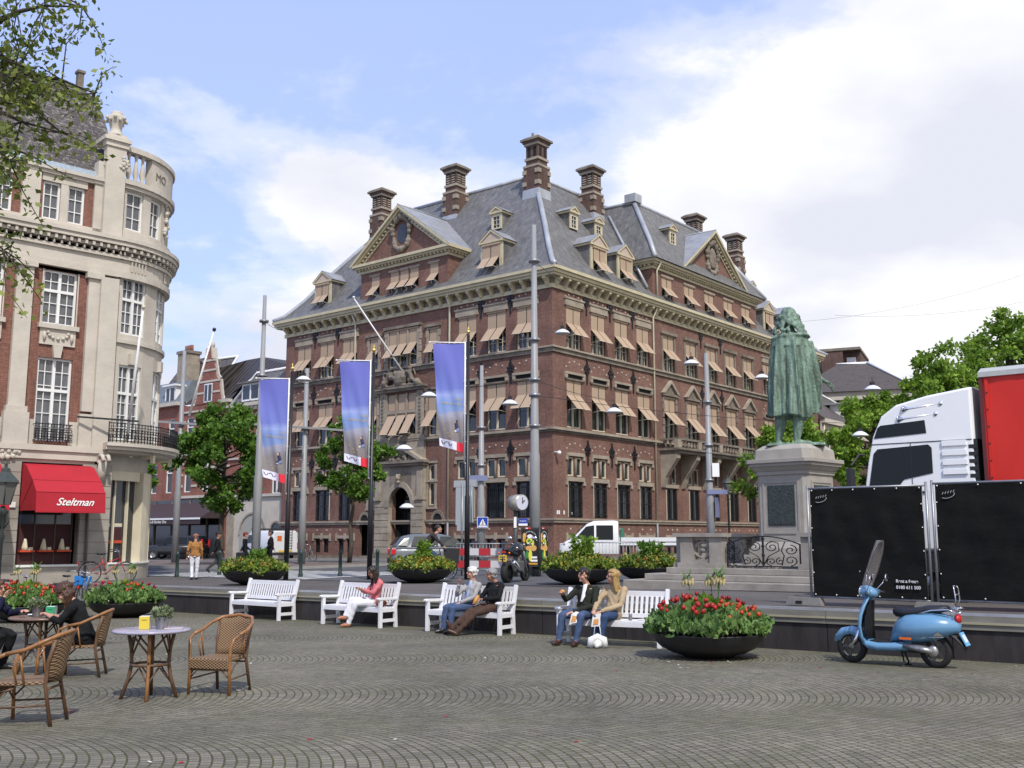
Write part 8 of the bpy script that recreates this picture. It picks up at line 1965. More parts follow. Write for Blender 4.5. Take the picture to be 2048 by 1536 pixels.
# ================================================================ people (each faces local -y, stands on z = 0)
M_skin = mat('skin', (.50, .27, .19), .5, noise_s=25, noise_a=.08); M_skin2 = mat('skin_tan', (.36, .18, .12), .5, noise_s=25, noise_a=.08)
M_lip = mat('lips', (.36, .10, .09), .5); M_eye = mat('eye_dark', (.02, .015, .012), .3)
def cl(name, c, rough=.85, a=.25, s=9, b=.012): return mat(name, c, rough, noise_s=s, noise_a=a, bump=b, bump_s=9, spec=.2)
def V(*a): return Vector(a)
SIT = dict(pel=V(0, .20, .56), che=V(0, .30, .93), nek=V(0, .29, 1.06), hed=V(0, .25, 1.23), hp=V(.10, .17, .55), kn=V(.14, -.27, .53), an=V(.14, -.26, .10), sh=V(.19, .30, .98), el=V(.25, .14, .73), ha=V(.12, -.10, .66))
STD = dict(pel=V(0, 0, .95), che=V(0, .02, 1.33), nek=V(0, .02, 1.46), hed=V(0, -.01, 1.63), hp=V(.10, 0, .92), kn=V(.10, -.02, .50), an=V(.10, .03, .09), sh=V(.19, .02, 1.40), el=V(.25, .03, 1.12), ha=V(.25, -.08, .87))
def person(label, M, base, over, skin, top, bot, shoe, hair, hairstyle='short', sleeve=1.0, extra=None, look=(0, -1, 0), fat=1.0, group=None, coat=0):
 J = {}
 for k, v in base.items():
  if k in ('hp', 'kn', 'an', 'sh', 'el', 'ha'): J[k + 'L'] = V(-v.x, v.y, v.z); J[k + 'R'] = v.copy()
  else: J[k] = v.copy()
 for k, v in over.items(): J[k] = V(*v)
 t = thing('person', label, 'person', M=M, group=group); lat = (J['shR'] - J['shL']).normalized(); f = V(*look).normalized(); H = J['hed']
 up = (H - J['nek']).normalized(); up = (up * .5 + V(0, 0, 1) * .5); up = (up - f * up.dot(f)).normalized(); sd = f.cross(up)
 HM = Matrix((sd, f, up)).transposed()
 def h(x, y, z): return H + sd * x + f * y + up * z
 def torso(q, m_, g, z1=1.0):
  p, c = J['pel'], J['che']; w = p.lerp(c, .45)
  q.tube([p - V(0, 0, .07), p, w, c - (c - p) * .12, c + (c - p).normalized() * .06, J['nek'] - (J['nek'] - c) * .35], [(.13 + g) * fat, (.165 + g) * fat, (.14 + g) * fat, (.175 + g) * fat, .165 + g, .08 + g], m_, n=16, lat=lat, ry=[(.10 + g) * fat, (.115 + g) * fat, (.105 + g) * fat, (.115 + g) * fat, .085 + g, .06 + g])
 def leg(q, s, m_, g, k0=0, k1=1):
  a, b, c = J['hp' + s], J['kn' + s], J['an' + s]; c2 = b.lerp(c, k1)
  q.tube([a, a.lerp(b, .5), b.lerp(a, .08), b, b.lerp(c2, .35), c2], [.088 * fat + g, .078 + g, .06 + g, .058 + g, .055 + g, (.036 if k1 == 1 else .045) + g], m_, n=10)
 def arm(q, s, m_, g, k=1.0):
  a, b, c = J['sh' + s], J['el' + s], J['ha' + s]; e = b.lerp(c, max(0.05, (k - .5) * 2))
  q.ball(a, .058 + g, m_, n=10); q.tube([a, a.lerp(b, .5), b, b.lerp(e, .4), e], [.052 + g, .045 + g, .038 + g, .036 + g, .026 + g], m_, n=9)
 q = MB(); torso(q, skin, 0)
 for s in 'LR':
  leg(q, s, skin, 0); arm(q, s, skin, 0)
  a, c = J['el' + s], J['ha' + s]; d = (c - a).normalized(); sg = -1 if s == 'L' else 1
  n_ = d.cross(lat if abs(d.dot(lat)) < .8 else V(0, 0, 1)).normalized(); u = d.cross(n_).normalized()
  q.tube([c, c + d * .05, c + d * .085], [.026, .036, .034], skin, n=8, lat=u, ry=[.018, .016, .013])
  for i in range(4):
   o_ = (i - 1.5) * .020; L_ = (.070, .08, .076, .058)[i]; p0 = c + d * .08 + u * o_
   q.tube([p0, p0 + d * L_ * .5 - n_ * .012, p0 + d * L_ * .75 - n_ * .035], [.0095, .009, .008], skin, n=6)
  q.tube([c + d * .02 + u * .028, c + d * .05 + u * .05 - n_ * .012, c + d * .075 + u * .045 - n_ * .03], [.012, .010, .009], skin, n=6)
  a, b = J['kn' + s], J['an' + s]; td = J.get('toe' + s); td = td if td else b + V(sg * .03, -.17, -.05)
  q.tube([b, b.lerp(td, .3) - V(0, 0, .02), td], [.04, .045, .03], skin, n=8)
 q.tube([J['che'], J['nek'], H - up * .07], [.07, .056, .055], skin, n=12)
 q.ball(h(0, -.015, .03), .098, skin, n=16, sx=.82, sy=1.0, sz=1.08, M=HM); q.ball(h(0, .018, -.045), .072, skin, n=14, sx=.88, sy=.95, sz=1.05, M=HM)
 q.tube([h(0, .085, .03), h(0, .108, -.008), h(0, .088, -.022)], [.010, .016, .012], skin, n=7)
 q.ball(h(0, .072, -.088), .026, skin, n=8)
 for sx in (-1, 1):
  q.ball(h(sx * .032, .072, .040), .020, skin, n=8, sy=.6); q.ball(h(sx * .082, -.005, -.005), .026, skin, n=8, sx=.45, sz=1.2, M=HM); q.ball(h(sx * .045, .055, -.03), .028, skin, n=8)
 link('body', solidify(q, .0105, 'body', 2), t)
 q = MB()
 for sx in (-1, 1): q.ball(h(sx * .032, .086, .018), .011, M_eye, n=8, sz=.6); q.beam(h(sx * .018, .094, .038), h(sx * .050, .080, .040), .006, .008, M_eye)
 q.build('eyes', t); q = MB(); q.tube([h(-.024, .086, -.052), h(0, .094, -.050), h(.024, .086, -.052)], [.004, .0075, .004], M_lip, n=6); q.build('mouth', t)
 q = MB()
 for s in 'LR':
  leg(q, s, bot, .014); c = J['an' + s]; q.tube([J['kn' + s].lerp(c, .8), c + (c - J['kn' + s]) * .03], [.055, .062], bot, n=10)
 p = J['pel']; q.tube([p - V(0, 0, .09), p + V(0, 0, .02), p.lerp(J['che'], .22)], [.155 * fat, .182 * fat, .168 * fat], bot, n=14, lat=lat, ry=[.12 * fat, .132 * fat, .12 * fat]); link('trousers', solidify(q, .014, 'trousers', 2, disp=lambda co: .005 * np.sin(co[:, 2] * 26 + 4 * np.sin(co[:, 0] * 17) + co[:, 1] * 19) * np.sin(co[:, 2] * 11)), t)
 q = MB(); torso(q, top, .018);
 for s in 'LR':
  arm(q, s, top, .014, sleeve)
  if coat: q.tube([J['hp' + s].lerp(J['pel'], .3), J['hp' + s].lerp(J['kn' + s], coat)], [.13, .115], top, n=10)
 if coat or True: q.tube([p - V(0, 0, .03), p.lerp(J['che'], .4)], [.19 * fat, .165 * fat], top, n=14, lat=lat, ry=[.14 * fat, .13 * fat])
 q.tube([J['che'] + V(0, 0, .03), J['nek']], [.10, .072], top, n=12)
 link('top', solidify(q, .014, 'top', 2, disp=lambda co: .007 * np.sin(co[:, 2] * 30 + 4 * np.sin(co[:, 0] * 16) + co[:, 1] * 24) * np.sin(co[:, 0] * 12 + co[:, 2] * 9 + 1)), t)
 for s in 'LR':
  b = J['an' + s]; sg = -1 if s == 'L' else 1; td = J.get('toe' + s); td = td if td else b + V(sg * .03, -.17, -.05); q = MB(); w = (td - b).cross(b - J['kn' + s])
  q.tube([b + (b - td) * .30 + V(0, 0, -.03), b - V(0, 0, .035), b.lerp(td, .6) - V(0, 0, .01), td + (td - b) * .12], [.034, .052, .046, .028], shoe, n=10); link('shoe', solidify(q, .011, 'shoe', 1), t)
 q = MB(); rng = np.random.default_rng(len(label))
 if hairstyle != 'bald':
  for k in range(90 if hairstyle == 'long' else 60):
   a = rng.uniform(-PI * .5, PI * 1.5); e = rng.uniform(.0, 1.0); z = .035 + .085 * math.sin(e * PI / 2); r_ = math.cos(e * PI / 2) * .082 + .01
   x, y = r_ * math.cos(a) * .95, r_ * math.sin(a) * 1.15 - .018
   if y > .062 and z < .085: continue
   q.ball(h(x, y, z), .031, hair, n=7)
  for k in range(26): a = rng.uniform(PI, 2 * PI); q.ball(h(.078 * math.cos(a), .085 * math.sin(a) - .015, rng.uniform(-.05, .05)), .026, hair, n=7)
  if hairstyle == 'cap': q = MB(); q.ball(h(0, -.01, .055), .115, hair, n=14, sz=.62, M=HM); q.ball(h(0, .09, .05), .05, hair, n=8, sz=.25, M=HM)
  if hairstyle == 'long':
   for k in range(30):
    a = rng.uniform(PI * .93, 2.07 * PI); x, y = .082 * math.cos(a), .08 * math.sin(a) - .01; e = h(x * 1.15, y * 1.2 - .01, 0); z2 = rng.uniform(.20, .36)
    q.tube([h(x, y, .05), h(x * 1.12, y * 1.1, -.06), e + V(rng.normal() * .015, rng.normal() * .015, -z2)], [.026, .028, .010], hair, n=6)
  link('hair', solidify(q, .010, 'hair', 1, disp=lambda co: .003 * np.sin(co[:, 0] * 300 + co[:, 2] * 40)), t)
 if extra: extra(t, J, h)
 return t
def on_bench(i, x, turn=0): return BN[i].matrix_basis @ Matrix.Translation((x, 0, 0)) @ Matrix.Translation((0, .2, 0)) @ Matrix.Rotation(R(turn), 4, 'Z') @ Matrix.Translation((0, -.2, 0))
for b in BN: b.matrix_basis     # basis is current
def glasses(t, J, h):
 q = MB()
 for sx in (-1, 1): q.tube([h(sx * .034 + .022 * math.cos(a), .100, .016 + .016 * math.sin(a)) for a in np.linspace(0, 2 * PI, 9)[:-1]], .0018, M_black, n=4, closed=True); q.tube([h(sx * .055, .098, .02), h(sx * .085, .0, .012)], .002, M_black, n=4)
 q.build('glasses', t)
jeans = cl('jeans_blue', (.065, .10, .19)); jeans2 = cl('jeans_dark', (.035, .065, .14)); blk = cl('cloth_black', (.012, .013, .014));
H_dk = mat('hair_dark', (.018, .012, .010), .45); H_wh = mat('hair_white', (.55, .54, .52), .5); H_gr = mat('hair_grey', (.22, .22, .22), .5); H_bl = mat('hair_blond', (.42, .27, .10), .45, noise_s=30, noise_a=.4); H_br = mat('hair_brown', (.075, .035, .018), .4, noise_s=25, noise_a=.45)
sh_br = mat('shoe_brown', (.05, .022, .014), .4); sh_wh = mat('shoe_white', (.6, .6, .6), .5); sh_bk = mat('shoe_black', (.012, .012, .012), .35); sh_tan = mat('shoe_tan', (.34, .14, .08), .5)
person('seated woman in a pink top and white trousers looking down at her hands', on_bench(1, .50, -26), SIT,
  dict(hed=(.0, .17, 1.22), elL=(-.24, .10, .76), elR=(.24, .10, .76), haL=(-.05, -.10, .84), haR=(.06, -.12, .86), knL=(-.05, -.30, .62), anL=(-.02, -.44, .26), toeL=(-.02, -.60, .22), knR=(.06, -.24, .53), anR=(-.02, -.36, .10), toeR=(-.05, -.52, .05)), M_skin2, cl('top_pink', (.60, .17, .19)), cl('trousers_white', (.66, .66, .70), a=.12), sh_tan, H_dk, 'long', .85, look=(-.1, -.85, -.45), fat=.86)
def shirt(t, J, h):
 q = MB(); c = J['che']; q.tube([J['pel'] + V(.03, -.135, .06), c + V(.02, -.145, -.08), c + V(0, -.10, .05), J['nek'] + V(0, -.05, .02)], [.055, .05, .045, .05], cl('shirt_blue', (.36, .42, .58)), n=8, lat=(1, 0, 0), ry=.02); q.build('shirt', t)
person('white haired man in a light grey jacket and jeans, hand at his mouth', on_bench(2, .02, -18), SIT,
  dict(elR=(.27, .12, .74), haR=(.10, -.10, .64), elL=(-.20, .00, .78), haL=(-.07, -.02, 1.00), anR=(.12, -.36, .10), anL=(-.16, -.34, .10), knR=(.10, -.30, .53), knL=(-.16, -.28, .54)), M_skin, cl('jacket_grey', (.34, .33, .33)), jeans, sh_bk, H_wh, 'short', extra=shirt, look=(-.35, -.93, .0), fat=1.05)
person('grey haired man in a black jumper and brown trousers, legs stretched out', on_bench(2, .60, -14), SIT,
  dict(hed=(-.03, .20, 1.20), elR=(.27, .14, .74), haR=(.02, -.06, .72), elL=(-.25, .12, .74), haL=(-.08, -.08, .72), knL=(-.10, -.26, .50), anL=(-.22, -.68, .16), toeL=(-.26, -.76, .30), knR=(.04, -.26, .46), anR=(-.12, -.62, .08), toeR=(-.22, -.76, .12)), M_skin2, blk, cl('trousers_brown', (.075, .045, .035)), sh_br, H_gr, 'short', look=(-.5, -.85, -.12), fat=1.05)
def wsh(t, J, h):
 q = MB(); c = J['che']; q.tube([J['pel'] + V(0, -.13, .20), c + V(0, -.14, -.06), c + V(0, -.10, .05), J['nek'] + V(0, -.05, .02)], [.02, .045, .04, .045], M_white, n=8, lat=(1, 0, 0), ry=.02); q.build('shirt', t); glasses(t, J, h)
person('young dark haired man with glasses in a dark green jacket and jeans eating a snack', on_bench(3, -.52, -8), SIT,
  dict(elL=(-.30, .02, .78), haL=(-.24, -.20, .90), elR=(.28, .05, .70), haR=(.02, -.28, .60), hed=(-.02, .20, 1.23), knL=(-.20, -.28, .54), anL=(-.24, -.32, .10), knR=(.18, -.28, .54), anR=(.12, -.34, .10)), M_skin, cl('jacket_green', (.022, .026, .018)), jeans, sh_br, H_dk, 'short', look=(-.45, -.88, -.08), extra=wsh, fat=1.02)
person('blonde woman in a beige trench coat and dark jeans holding a paper bag', on_bench(3, .02, -12), SIT,
  dict(hed=(0, .21, 1.21), elR=(.24, .08, .72), haR=(.02, -.22, .62), elL=(-.24, .06, .74), haL=(-.10, -.26, .64), knL=(-.04, -.28, .53), anL=(-.06, -.30, .10), knR=(.12, -.28, .53), anR=(.08, -.36, .10)), M_skin, cl('trench_beige', (.42, .32, .20)), jeans2, sh_wh, H_bl, 'long', look=(-.7, -.70, .02), fat=.88, coat=.25)
CY = Matrix.Translation((-2.62, 33.0, uz(-2.6))) @ Matrix.Rotation(R(94), 4, 'Z')
bc = bicycle('moving black bicycle with a black front bag ridden by the man in the grey jacket', -2.62, 33.0, R(4), (.02, .02, .022), lean=0, crate=(.46, .92, .50, .98, mat('bag_black', (.02, .02, .022), .7)), z=uz(-2.6))
person('man in a dark grey jacket riding a bicycle to the right behind the planter', CY, SIT, dict(pel=(0, .22, 1.02), che=(0, -.10, 1.36), nek=(0, -.18, 1.46), hed=(0, -.27, 1.60), hpL=(-.09, .20, 1.0), hpR=(.09, .20, 1.0), knL=(-.11, -.20, .78), knR=(.11, -.14, .62), anL=(-.11, .02, .42), anR=(.11, .12, .24), shL=(-.19, -.10, 1.40), shR=(.19, -.10, 1.40), elL=(-.25, -.30, 1.20), elR=(.25, -.30, 1.20), haL=(-.24, -.44, 1.07), haR=(.24, -.44, 1.07)), M_skin, cl('jacket_dark', (.045, .038, .038)), jeans2, sh_bk, H_dk, 'short', look=(0, -1, .05))
def W(x, y, rz, s=1.0): return Matrix.Translation((x, y, uz(x))) @ Matrix.Rotation(R(rz), 4, 'Z') @ Matrix.Scale(s, 4)
person('older woman in a tan jacket, white trousers and a brown cap walking away', W(-11.0, 36.0, 195, .90), STD, dict(anL=(-.08, -.06, .09), anR=(.08, .12, .10), elR=(.26, .08, 1.12), haR=(.28, -.02, .90), hed=(0, -.05, 1.62)), M_skin2, cl('jacket_tan', (.36, .17, .055)), cl('trousers_white', (.6, .6, .65)), sh_bk, mat('cap_brown', (.25, .10, .06), .8), 'cap', coat=.12)
STR = dict(knL=(-.10, -.26, .52), anL=(-.10, -.36, .10), knR=(.10, .06, .50), anR=(.10, .42, .18), toeR=(.12, .32, .04), haL=(-.26, .16, .90), haR=(.26, -.22, .92))
person('man in black clothes striding past the bollards with a bag', W(-12.2, 43.0, 100, .96), STD, STR, M_skin2, blk, cl('trousers_grey', (.06, .06, .065)), sh_bk, H_dk)
def hbag(t, J, h): q = MB(); c = J['haL']; q.box(c.x - .06, c.x + .06, c.y - .22, c.y + .2, c.z - .42, c.z - .08, M_seat); q.tube([(c.x, c.y - .12, c.z - .1), (c.x, c.y, c.z + .02), (c.x, c.y + .12, c.z - .1)], .012, M_seat, n=5); q.build('bag', t, bevel=.04)
person('red haired woman in black carrying a big black bag beside the tree trunk', W(-12.1, 47.0, 95, .96), STD, STR, M_skin, blk, blk, sh_bk, mat('hair_red', (.16, .02, .015), .5), 'short', extra=hbag, fat=.9)
person('man in a black suit and white shirt striding left in front of the white van', W(-10.85, 46.5, -80, 1.0), STD, STR, M_skin2, cl('suit_black', (.010, .010, .014)), cl('suit_black', (.01, .01, .014)), sh_bk, H_dk, extra=lambda t, J, h: wsh(t, J, h))
# ================================================================ cafe
M_cane = mat('cane', (.30, .135, .042), .4, noise_s=9, noise_a=.4, coat=.3); M_caneD = mat('cane_dark', (.13, .07, .035), .5, noise_s=10, noise_a=.4)
def _wv(m, t, b, src):
 s = nd(t, 'ShaderNodeSeparateXYZ', {0: src}); an_ = nd(t, 'ShaderNodeMath', {0: s.outputs[0], 1: s.outputs[1]}, operation='ARCTAN2')
 k = mth(t, 'SINE', mth(t, 'MULTIPLY', mth(t, 'ADD', s.outputs[0], s.outputs[1]), 130.0)); l = mth(t, 'SINE', mth(t, 'MULTIPLY', s.outputs[2], 210.0))
 h_ = mth(t, 'MULTIPLY', k, l); t.links.new(ramp(t, mth(t, 'ADD', mth(t, 'MULTIPLY', h_, .5), .5), [(.2, (.06, .035, .018)), (.7, (.26, .165, .09))]), b.inputs['Base Color'])
 t.links.new(nd(t, 'ShaderNodeBump', {'Height': h_, 'Distance': .004}).outputs[0], b.inputs['Normal'])
M_weave = mat('wicker', (.2, .13, .07), .6, fn=_wv)
def chair(label, x, y, rz, proto=None):
 if proto: o = copy_tree(proto); at(o, x, y, rz, low=True); o['label'] = label; return o
 t = thing('rattan_chair', label, 'chair', (x, y, gz(x, y)), rz, group='rattan cafe chairs')
 for sx in (-1, 1):
  q = MB(); q.tube([(sx * .27, -.24, 0), (sx * .26, -.245, .30), (sx * .27, -.25, .55), (sx * .29, -.22, .64), (sx * .305, -.12, .685)], .019, M_cane, n=8); q.build('front_leg', t)
  q = MB(); q.tube([(sx * .22, .30, 0), (sx * .20, .22, .38), (sx * .21, .24, .60), (sx * .22, .30, .80)], .019, M_caneD, n=8); q.build('rear_leg', t)
  q = MB(); q.tube([(sx * .285, .0, .70), (sx * .27, .05, .40)], .011, M_cane, n=6); q.tube([(sx * .285, .02, .69), (sx * .275, -.06, .55), (sx * .26, -.02, .40)], .009, M_cane, n=5); q.tube([(sx * .26, -.24, .22), (sx * .255, -.12, .34), (sx * .25, -.05, .36)], .010, M_caneD, n=5); q.tube([(sx * .26, -.24, .18), (sx * .22, .24, .20)], .011, M_caneD, n=5); q.build('brace', t)
 q = MB(); q.tube([(-.305, -.12, .685), (-.30, .05, .72), (-.28, .20, .79), (-.20, .33, .85), (0, .385, .875), (.20, .33, .85), (.28, .20, .79), (.30, .05, .72), (.305, -.12, .685)], .021, M_cane, n=8); q.build('arm_rail', t)
 q = MB(); n = 16; vs = []
 for j in range(6):
  v = j / 5
  for i in range(n + 1):
   a = PI * (.16 + .68 * i / n); bx, by = .275 * math.cos(a), .20 + .185 * math.sin(a) - .0
   tx_, ty, tz = .275 * math.cos(a), .20 + .185 * math.sin(a), .78 + .09 * math.sin(a)
   vs.append((bx * (.78 + .22 * v), (by - .03) * (1 - v) + ty * v - .06 * (1 - v), .40 + (tz - .40) * v))
 q.add(vs, [(j * (n + 1) + i, j * (n + 1) + i + 1, (j + 1) * (n + 1) + i + 1, (j + 1) * (n + 1) + i) for j in range(5) for i in range(n)], M_weave, True); o = q.build('backrest', t); m_ = o.modifiers.new('s', 'SOLIDIFY'); m_.thickness = .014
 q = MB(); q.prism([(-.26, -.26, .385), (.26, -.26, .385), (.26, .0, .385), (.21, .22, .385), (-.21, .22, .385), (-.26, .0, .385)], (0, 0, .035), M_weave); q.box(-.26, .26, -.275, -.255, .30, .41, M_weave); q.build('seat', t, bevel=.012)
 q = MB(); q.tube([(-.25, -.25, .29), (.25, -.25, .29)], .012, M_caneD, n=6); q.tube([(-.25, -.24, .2), (-.17, -.25, .28)], .01, M_caneD, n=5); q.tube([(.25, -.24, .2), (.17, -.25, .28)], .01, M_caneD, n=5); q.tube([(-.20, .23, .34), (.20, .23, .34)], .012, M_caneD, n=6); q.build('stretcher', t)
 return t
ch0 = chair('empty rattan armchair to the right of the lilac marble table', -3.45, 12.5, R(-16))
chair('empty rattan armchair turned left in the bottom left foreground, largest in view', -4.68, 10.25, R(-86), ch0)
chair('rattan armchair on which the long haired woman in black sits', -5.80, 14.15, R(-80), ch0)
chair('rattan armchair cut off by the left edge of the view', -6.1, 11.55, R(150), ch0)
chair('rattan armchair of the second guest at the far left', -7.8, 14.9, R(80), ch0)
def table(label, x, y, top, r=.43):
 t = thing('cafe_table', label, 'table', (x, y, gz(x, y)), .25, group='round rattan cafe tables')
 q = MB(); q.lathe([(0, .735), (r - .02, .735), (r, .745), (r, .762), (r - .015, .770), (0, .770)], top, n=48); q.build('table_top', t)
 for k in range(4):
  a = PI / 4 * 0 + k * PI / 2 - PI / 2; c, s = math.cos(a), math.sin(a)
  q = MB(); q.tube([(c * .30, s * .30, 0), (c * .23, s * .23, .22), (c * .20, s * .20, .38), (c * .21, s * .21, .55), (c * .25, s * .25, .735)], .021, M_cane if k == 0 else M_caneD, n=8); q.tube([(c * .22, s * .22, .40), (c * .17, s * .17, .55), (c * .30, s * .30, .73)][:2] + [(c * .10, s * .10, .73)], .012, M_caneD, n=6)
  for sg in (-1, 1): a2 = a + sg * .75; q.tube([(c * .21, s * .21, .50), (.25 * math.cos(a2), .25 * math.sin(a2), .70)], .011, M_caneD, n=5); q.tube([(c * .23, s * .23, .18), (.15 * math.cos(a2), .15 * math.sin(a2), .35)], .010, M_caneD, n=5)
  q.build('leg', t)
 q = MB(); q.tube([(.20 * math.cos(a), .20 * math.sin(a), .38) for a in np.linspace(0, 2 * PI, 25)[:-1]], .017, M_caneD, n=6, closed=True); q.build('ring', t); return t
t1, t2 = (-4.12, 12.0), (-6.46, 14.45)
table('round table with a pale lilac marble top and cane legs, standing free in the foreground', *t1, mat('marble_lilac', (.36, .34, .42), .25, noise_s=5, noise_a=.2))
table('round table with a brown top at which two guests eat', *t2, mat('table_brown', (.20, .13, .10), .3, noise_s=4, noise_a=.25), .45)
def disp(label, x, y, z, rz, col):
 q = MB(); q.box(-.05, .05, -.075, .075, 0, .135, M_white); q.box(-.053, .053, -.066, .066, .004, .125, M_white)
 t = thing('napkin_dispenser', label, 'napkin dispenser', (x, y, z), rz); q = MB(); q.box(-.055, .055, -.062, .062, 0, .135, M_white); q.build('napkins', t)
 q = MB();
 for s in (-1, 1): q.box(-.057, .057, s * .066 - .004, s * .066 + .004, 0, .142, mat('disp_' + label.split()[0], col, .3)); q.box(-.03, .03, s * .071 - .001, s * .071 + .001, .10, .106, M_dark)
 q.box(-.057, .057, -.066, .066, .138, .144, M_white); q.build('cover', t, bevel=.004)
def pot(label, x, y, z, seed):
 t = thing('potted_plant', label, 'potted plant', (x, y, z)); q = MB(); q.lathe([(0, 0), (.058, 0), (.062, .005), (.078, .125), (.083, .128), (.083, .138), (.074, .138), (.070, .11), (0, .11)], mat('zinc_pot', (.36, .36, .37), .35, metal=.5, noise_s=12, noise_a=.35), n=20); q.build('pot', t)
 rng = np.random.default_rng(seed); n = 420; a = rng.uniform(0, 2 * PI, n); r_ = np.sqrt(rng.uniform(0, 1, n)) * .11; link('leaves', leaves(np.stack([r_ * np.cos(a), r_ * np.sin(a), .12 + rng.uniform(0, 1, n) * (.13 - r_ * .5)], 1), .05, mat_succ, rng, up=.8), t)
mat_succ = leaf_mat('leaf_succulent', (.09, .15, .08), (.15, .20, .10), (.26, .26, .16), .1)
z1, z2 = gz(0, t1[1]) + .772, gz(0, t2[1]) + .772
disp('yellow napkin dispenser on the lilac table', t1[0] - .07, t1[1] - .02, z1, .12, (.62, .48, .06)); disp('green napkin dispenser on the brown table', t2[0] + .17, t2[1] - .16, z2, .15, (.03, .30, .14))
pot('zinc pot with a grey green plant on the lilac table', t1[0] + .11, t1[1] + .0, z1, 3); pot('zinc pot with a bushy plant on the brown table at the left edge', t2[0] - .05, t2[1] - .10, z2, 4)
def small(name, label, cat, loc_, fn, rz=0): q = MB(); fn(q); o = q.build(name); o.location = loc_; o.rotation_euler = (0, 0, rz); return tag(o, label, cat)
small('menu_card', 'pale folded card lying on the lilac table', 'menu', (t1[0] + .26, t1[1] - .02, z1), lambda q: q.box(-.10, .10, -.06, .06, 0, .012, mat('card_pink', (.5, .42, .42), .5)), .1)
pl = lambda q: q.lathe([(0, .004), (.07, .004), (.115, .016), (.12, .018), (.115, .010), (.07, 0), (0, 0)], M_white, n=24)
small('plate', 'white plate in front of the woman in black', 'plate', (t2[0] + .30, t2[1] + .0, z2), pl); small('plate', 'white plate with a bun at the far left of the brown table', 'plate', (t2[0] - .18, t2[1] + .12, z2), pl)
small('bread_roll', 'brown bun on the white plate', 'bread', (t2[0] + .30, t2[1], z2 + .015), lambda q: q.ball((0, 0, .025), .055, mat('crust', (.36, .17, .06), .6), n=12, sz=.6))
small('drinking_glass', 'clear glass with a green straw on the brown table', 'glass', (t2[0] + .06, t2[1] - .02, z2), lambda q: (q.lathe([(.03, 0), (.035, .12)], mat('clear_glass', (.8, .8, .8), .05, trans=.9, ior=1.3), n=16), q.tube([(0, 0, .01), (.04, 0, .19)], .004, mat('straw_green', (.1, .5, .12), .5), n=5)))
small('mobile_phone', 'black phone lying tilted on the brown table', 'phone', (t2[0] - .22, t2[1] - .16, z2 + .03), lambda q: q.box(-.04, .04, -.08, .08, 0, .012, M_black), .7)
GW = Matrix.Translation((-5.80, 14.17, gz(0, 14.2) - .03)) @ Matrix.Rotation(R(-84), 4, 'Z')
person('woman in black with long brown hair bent over her food at the table', GW, SIT, dict(pel=(0, .06, .54), che=(0, -.10, .90), nek=(0, -.16, 1.02), hed=(0, -.27, 1.13), shL=(-.18, -.10, .94), shR=(.18, -.10, .94), elL=(-.22, -.26, .74), elR=(.22, -.24, .76), haL=(-.10, -.46, .83), haR=(.02, -.46, .84), hpL=(-.10, .04, .54), hpR=(.10, .04, .54), knL=(-.12, -.38, .52), knR=(.12, -.38, .52), anL=(-.12, -.30, .10), anR=(.12, -.36, .10)), M_skin, blk, blk, sh_bk, H_br, 'long', .8, look=(0, -.80, -.6), extra=glasses, fat=.9)
GM = Matrix.Translation((-7.56, 14.95, gz(0, 15) - .03)) @ Matrix.Rotation(R(80), 4, 'Z')
person('brown haired guest in dark blue at the left edge holding a hand to the mouth', GM, SIT, dict(pel=(0, .02, .54), che=(0, -.10, .90), nek=(0, -.14, 1.02), hed=(0, -.20, 1.16), shL=(-.18, -.10, .94), shR=(.18, -.10, .94), elL=(-.22, -.30, .80), elR=(.24, -.28, .80), haL=(-.03, -.34, 1.04), haR=(.16, -.50, .84), hpL=(-.10, 0, .54), hpR=(.10, 0, .54), knL=(-.12, -.40, .52), knR=(.12, -.40, .52)), M_skin, cl('jumper_navy', (.012, .014, .04)), blk, sh_bk, H_br, 'short', look=(0, -1, -.15))
# ---- small things by the benches
def wld(i, x, y, z): p = BN[i].matrix_basis @ V(x, y, z); return (p.x, p.y, p.z)
M_paper = mat('paper_white', (.62, .60, .56), .7); M_food = mat('snack', (.60, .28, .07), .6, noise_s=30, noise_a=.4)
small('snack', 'small orange snack held up by the young man', 'food', wld(3, -.79, -.22, .95), lambda q: q.ball((0, 0, 0), .04, M_food, n=8, sx=1.3))
small('paper_bag', 'white printed paper bag held by the young man', 'paper bag', wld(3, -.52, -.34, .40), lambda q: (q.prism([(-.08, -.03, 0), (.06, -.05, .02), (.08, .05, .20), (-.05, .06, .22)], (0, .02, 0), M_paper), q.prism([(-.05, -.03, .03), (.04, -.04, .04), (.05, .012, .13), (-.03, .015, .14)], (0, -.004, 0), M_food)), R(-20))
small('paper_bag', 'white printed paper bag held by the blonde woman', 'paper bag', wld(3, -.10, -.36, .36), lambda q: (q.prism([(-.07, -.04, 0), (.09, -.03, .03), (.07, .05, .24), (-.08, .05, .21)], (0, .025, 0), M_paper), q.prism([(-.04, -.036, .04), (.06, -.03, .05), (.05, .01, .14), (-.04, .008, .13)], (0, -.004, 0), M_food)), R(-30))
small('handbag', 'white handbag standing on the ground at the feet of the blonde woman', 'handbag', wld(3, -.05, -.42, 0), lambda q: (q.tube([(-.13, 0, .02), (-.10, 0, .14), (0, 0, .2), (.10, 0, .14), (.13, 0, .02)], [.06, .08, .06, .08, .06], M_white, n=10), q.ball((0, 0, .09), .11, M_white, n=12, sy=.7, sz=.8), q.tube([(-.07, 0, .18), (-.04, 0, .38), (.04, 0, .38), (.07, 0, .18)], .008, M_white, n=5)))
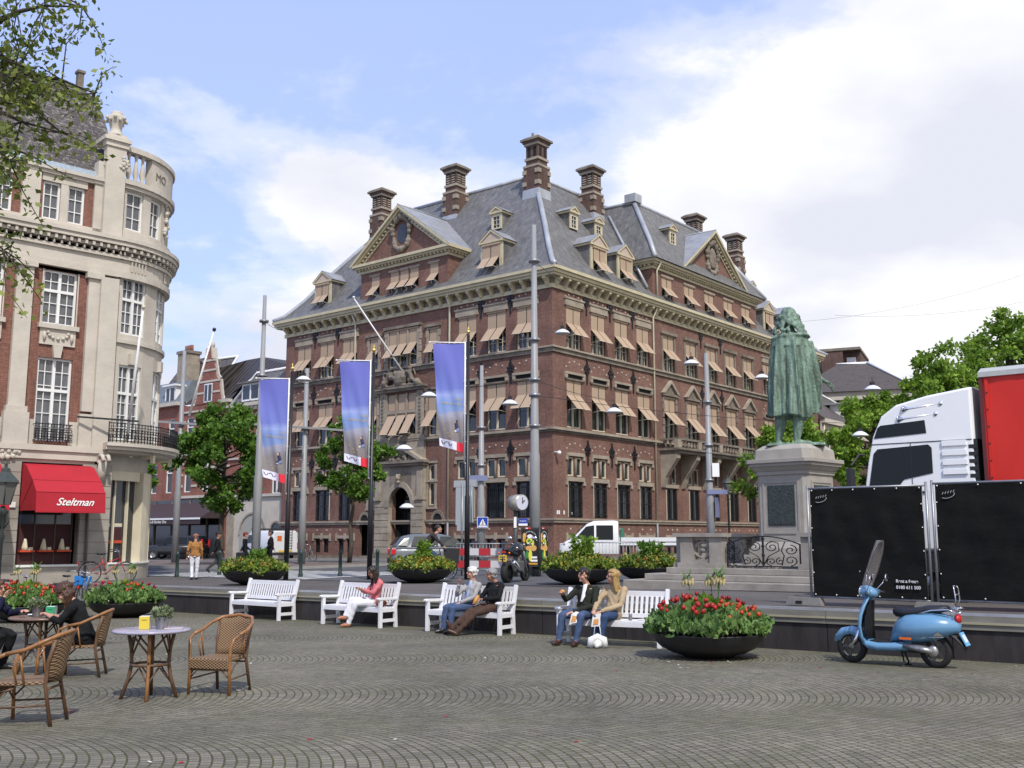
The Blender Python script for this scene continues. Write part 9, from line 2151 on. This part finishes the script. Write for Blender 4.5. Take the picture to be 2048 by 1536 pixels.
small('drink_can', 'silver drink can standing on the bench seat', 'can', wld(3, .38, .12, .457), lambda q: q.lathe([(0, 0), (.028, 0), (.033, .01), (.033, .105), (.028, .118), (0, .118)], M_steel, n=14))
small('paper_napkin', 'crumpled white napkin on the bench seat', 'napkin', wld(3, .56, .14, .457), lambda q: q.prism([(-.06, -.04, 0), (.05, -.05, .01), (.07, .04, .02), (-.04, .05, .01)], (0, 0, .012), M_paper))
small('sandwich', 'sandwich in a wrapper held by the man in the black jumper', 'sandwich', wld(2, .50, -.13, .72), lambda q: q.tube([(0, 0, .07), (-.06, -.04, -.02), (-.10, -.06, -.10)], [.03, .04, .03], M_food, n=8))
small('handbag', 'brown shoulder bag on the bench beside the woman in pink', 'handbag', wld(1, .76, .2, .457), lambda q: q.ball((0, 0, .08), .13, mat('bag_brown', (.20, .07, .03), .5), n=12, sy=.6, sz=.65))
small('magazine', 'folded pale magazine under the hand of the woman in pink', 'magazine', wld(1, .30, -.05, .44), lambda q: q.prism([(-.10, -.06, .0), (.10, -.08, -.10), (.12, .06, -.08), (-.08, .10, .02)], (0, 0, .01), mat('cover_teal', (.42, .52, .50), .4)))
small('dark_case', 'dark blue object cut off by the bottom edge of the view', 'object', (-2.02, 7.36, gz(0, 7.36)), lambda q: q.tube([(-.30, 0, .02), (.24, .03, .04)], [.05, .035], cl('navy_cloth', (.01, .012, .03)), n=8), .1)
rng = np.random.default_rng(9); k = 0
for nm, lab, cat, m_, pts_, n, s in (('fallen_petal', 'red petal on the setts', 'petal', M_tr, [(3.0, 15.6, 1.3), (5.5, 14.6, 1.2), (-4.6, 11.0, .1), (0, 12, 3)], 18, .022), ('litter_scrap', 'tiny pale scrap of litter on the setts', 'litter', M_paper, [(3.5, 15.4, 1.2), (0, 16, 4), (-1, 12, 4), (2.5, 11, 3)], 26, .022)):
 me = None
 for i in range(n):
  c = pts_[i % 4]; x, y = c[0] + rng.normal() * c[2], c[1] + rng.normal() * c[2] * .6
  y = min(y, wall_y(x) - .5)
  if me is None: q = MB(); q.prism([(-s, -s * .6, .002), (s, -s * .4, .004), (s * .8, s * .7, .008), (-s * .6, s * .5, .004)], (0, 0, .003), m_); me = q.mesh(nm)
  o = link(nm, me); at(o, x, y, rng.uniform(0, 6), low=True); tag(o, lab, cat, lab.split(' on ')[0] + 's scattered over the square')
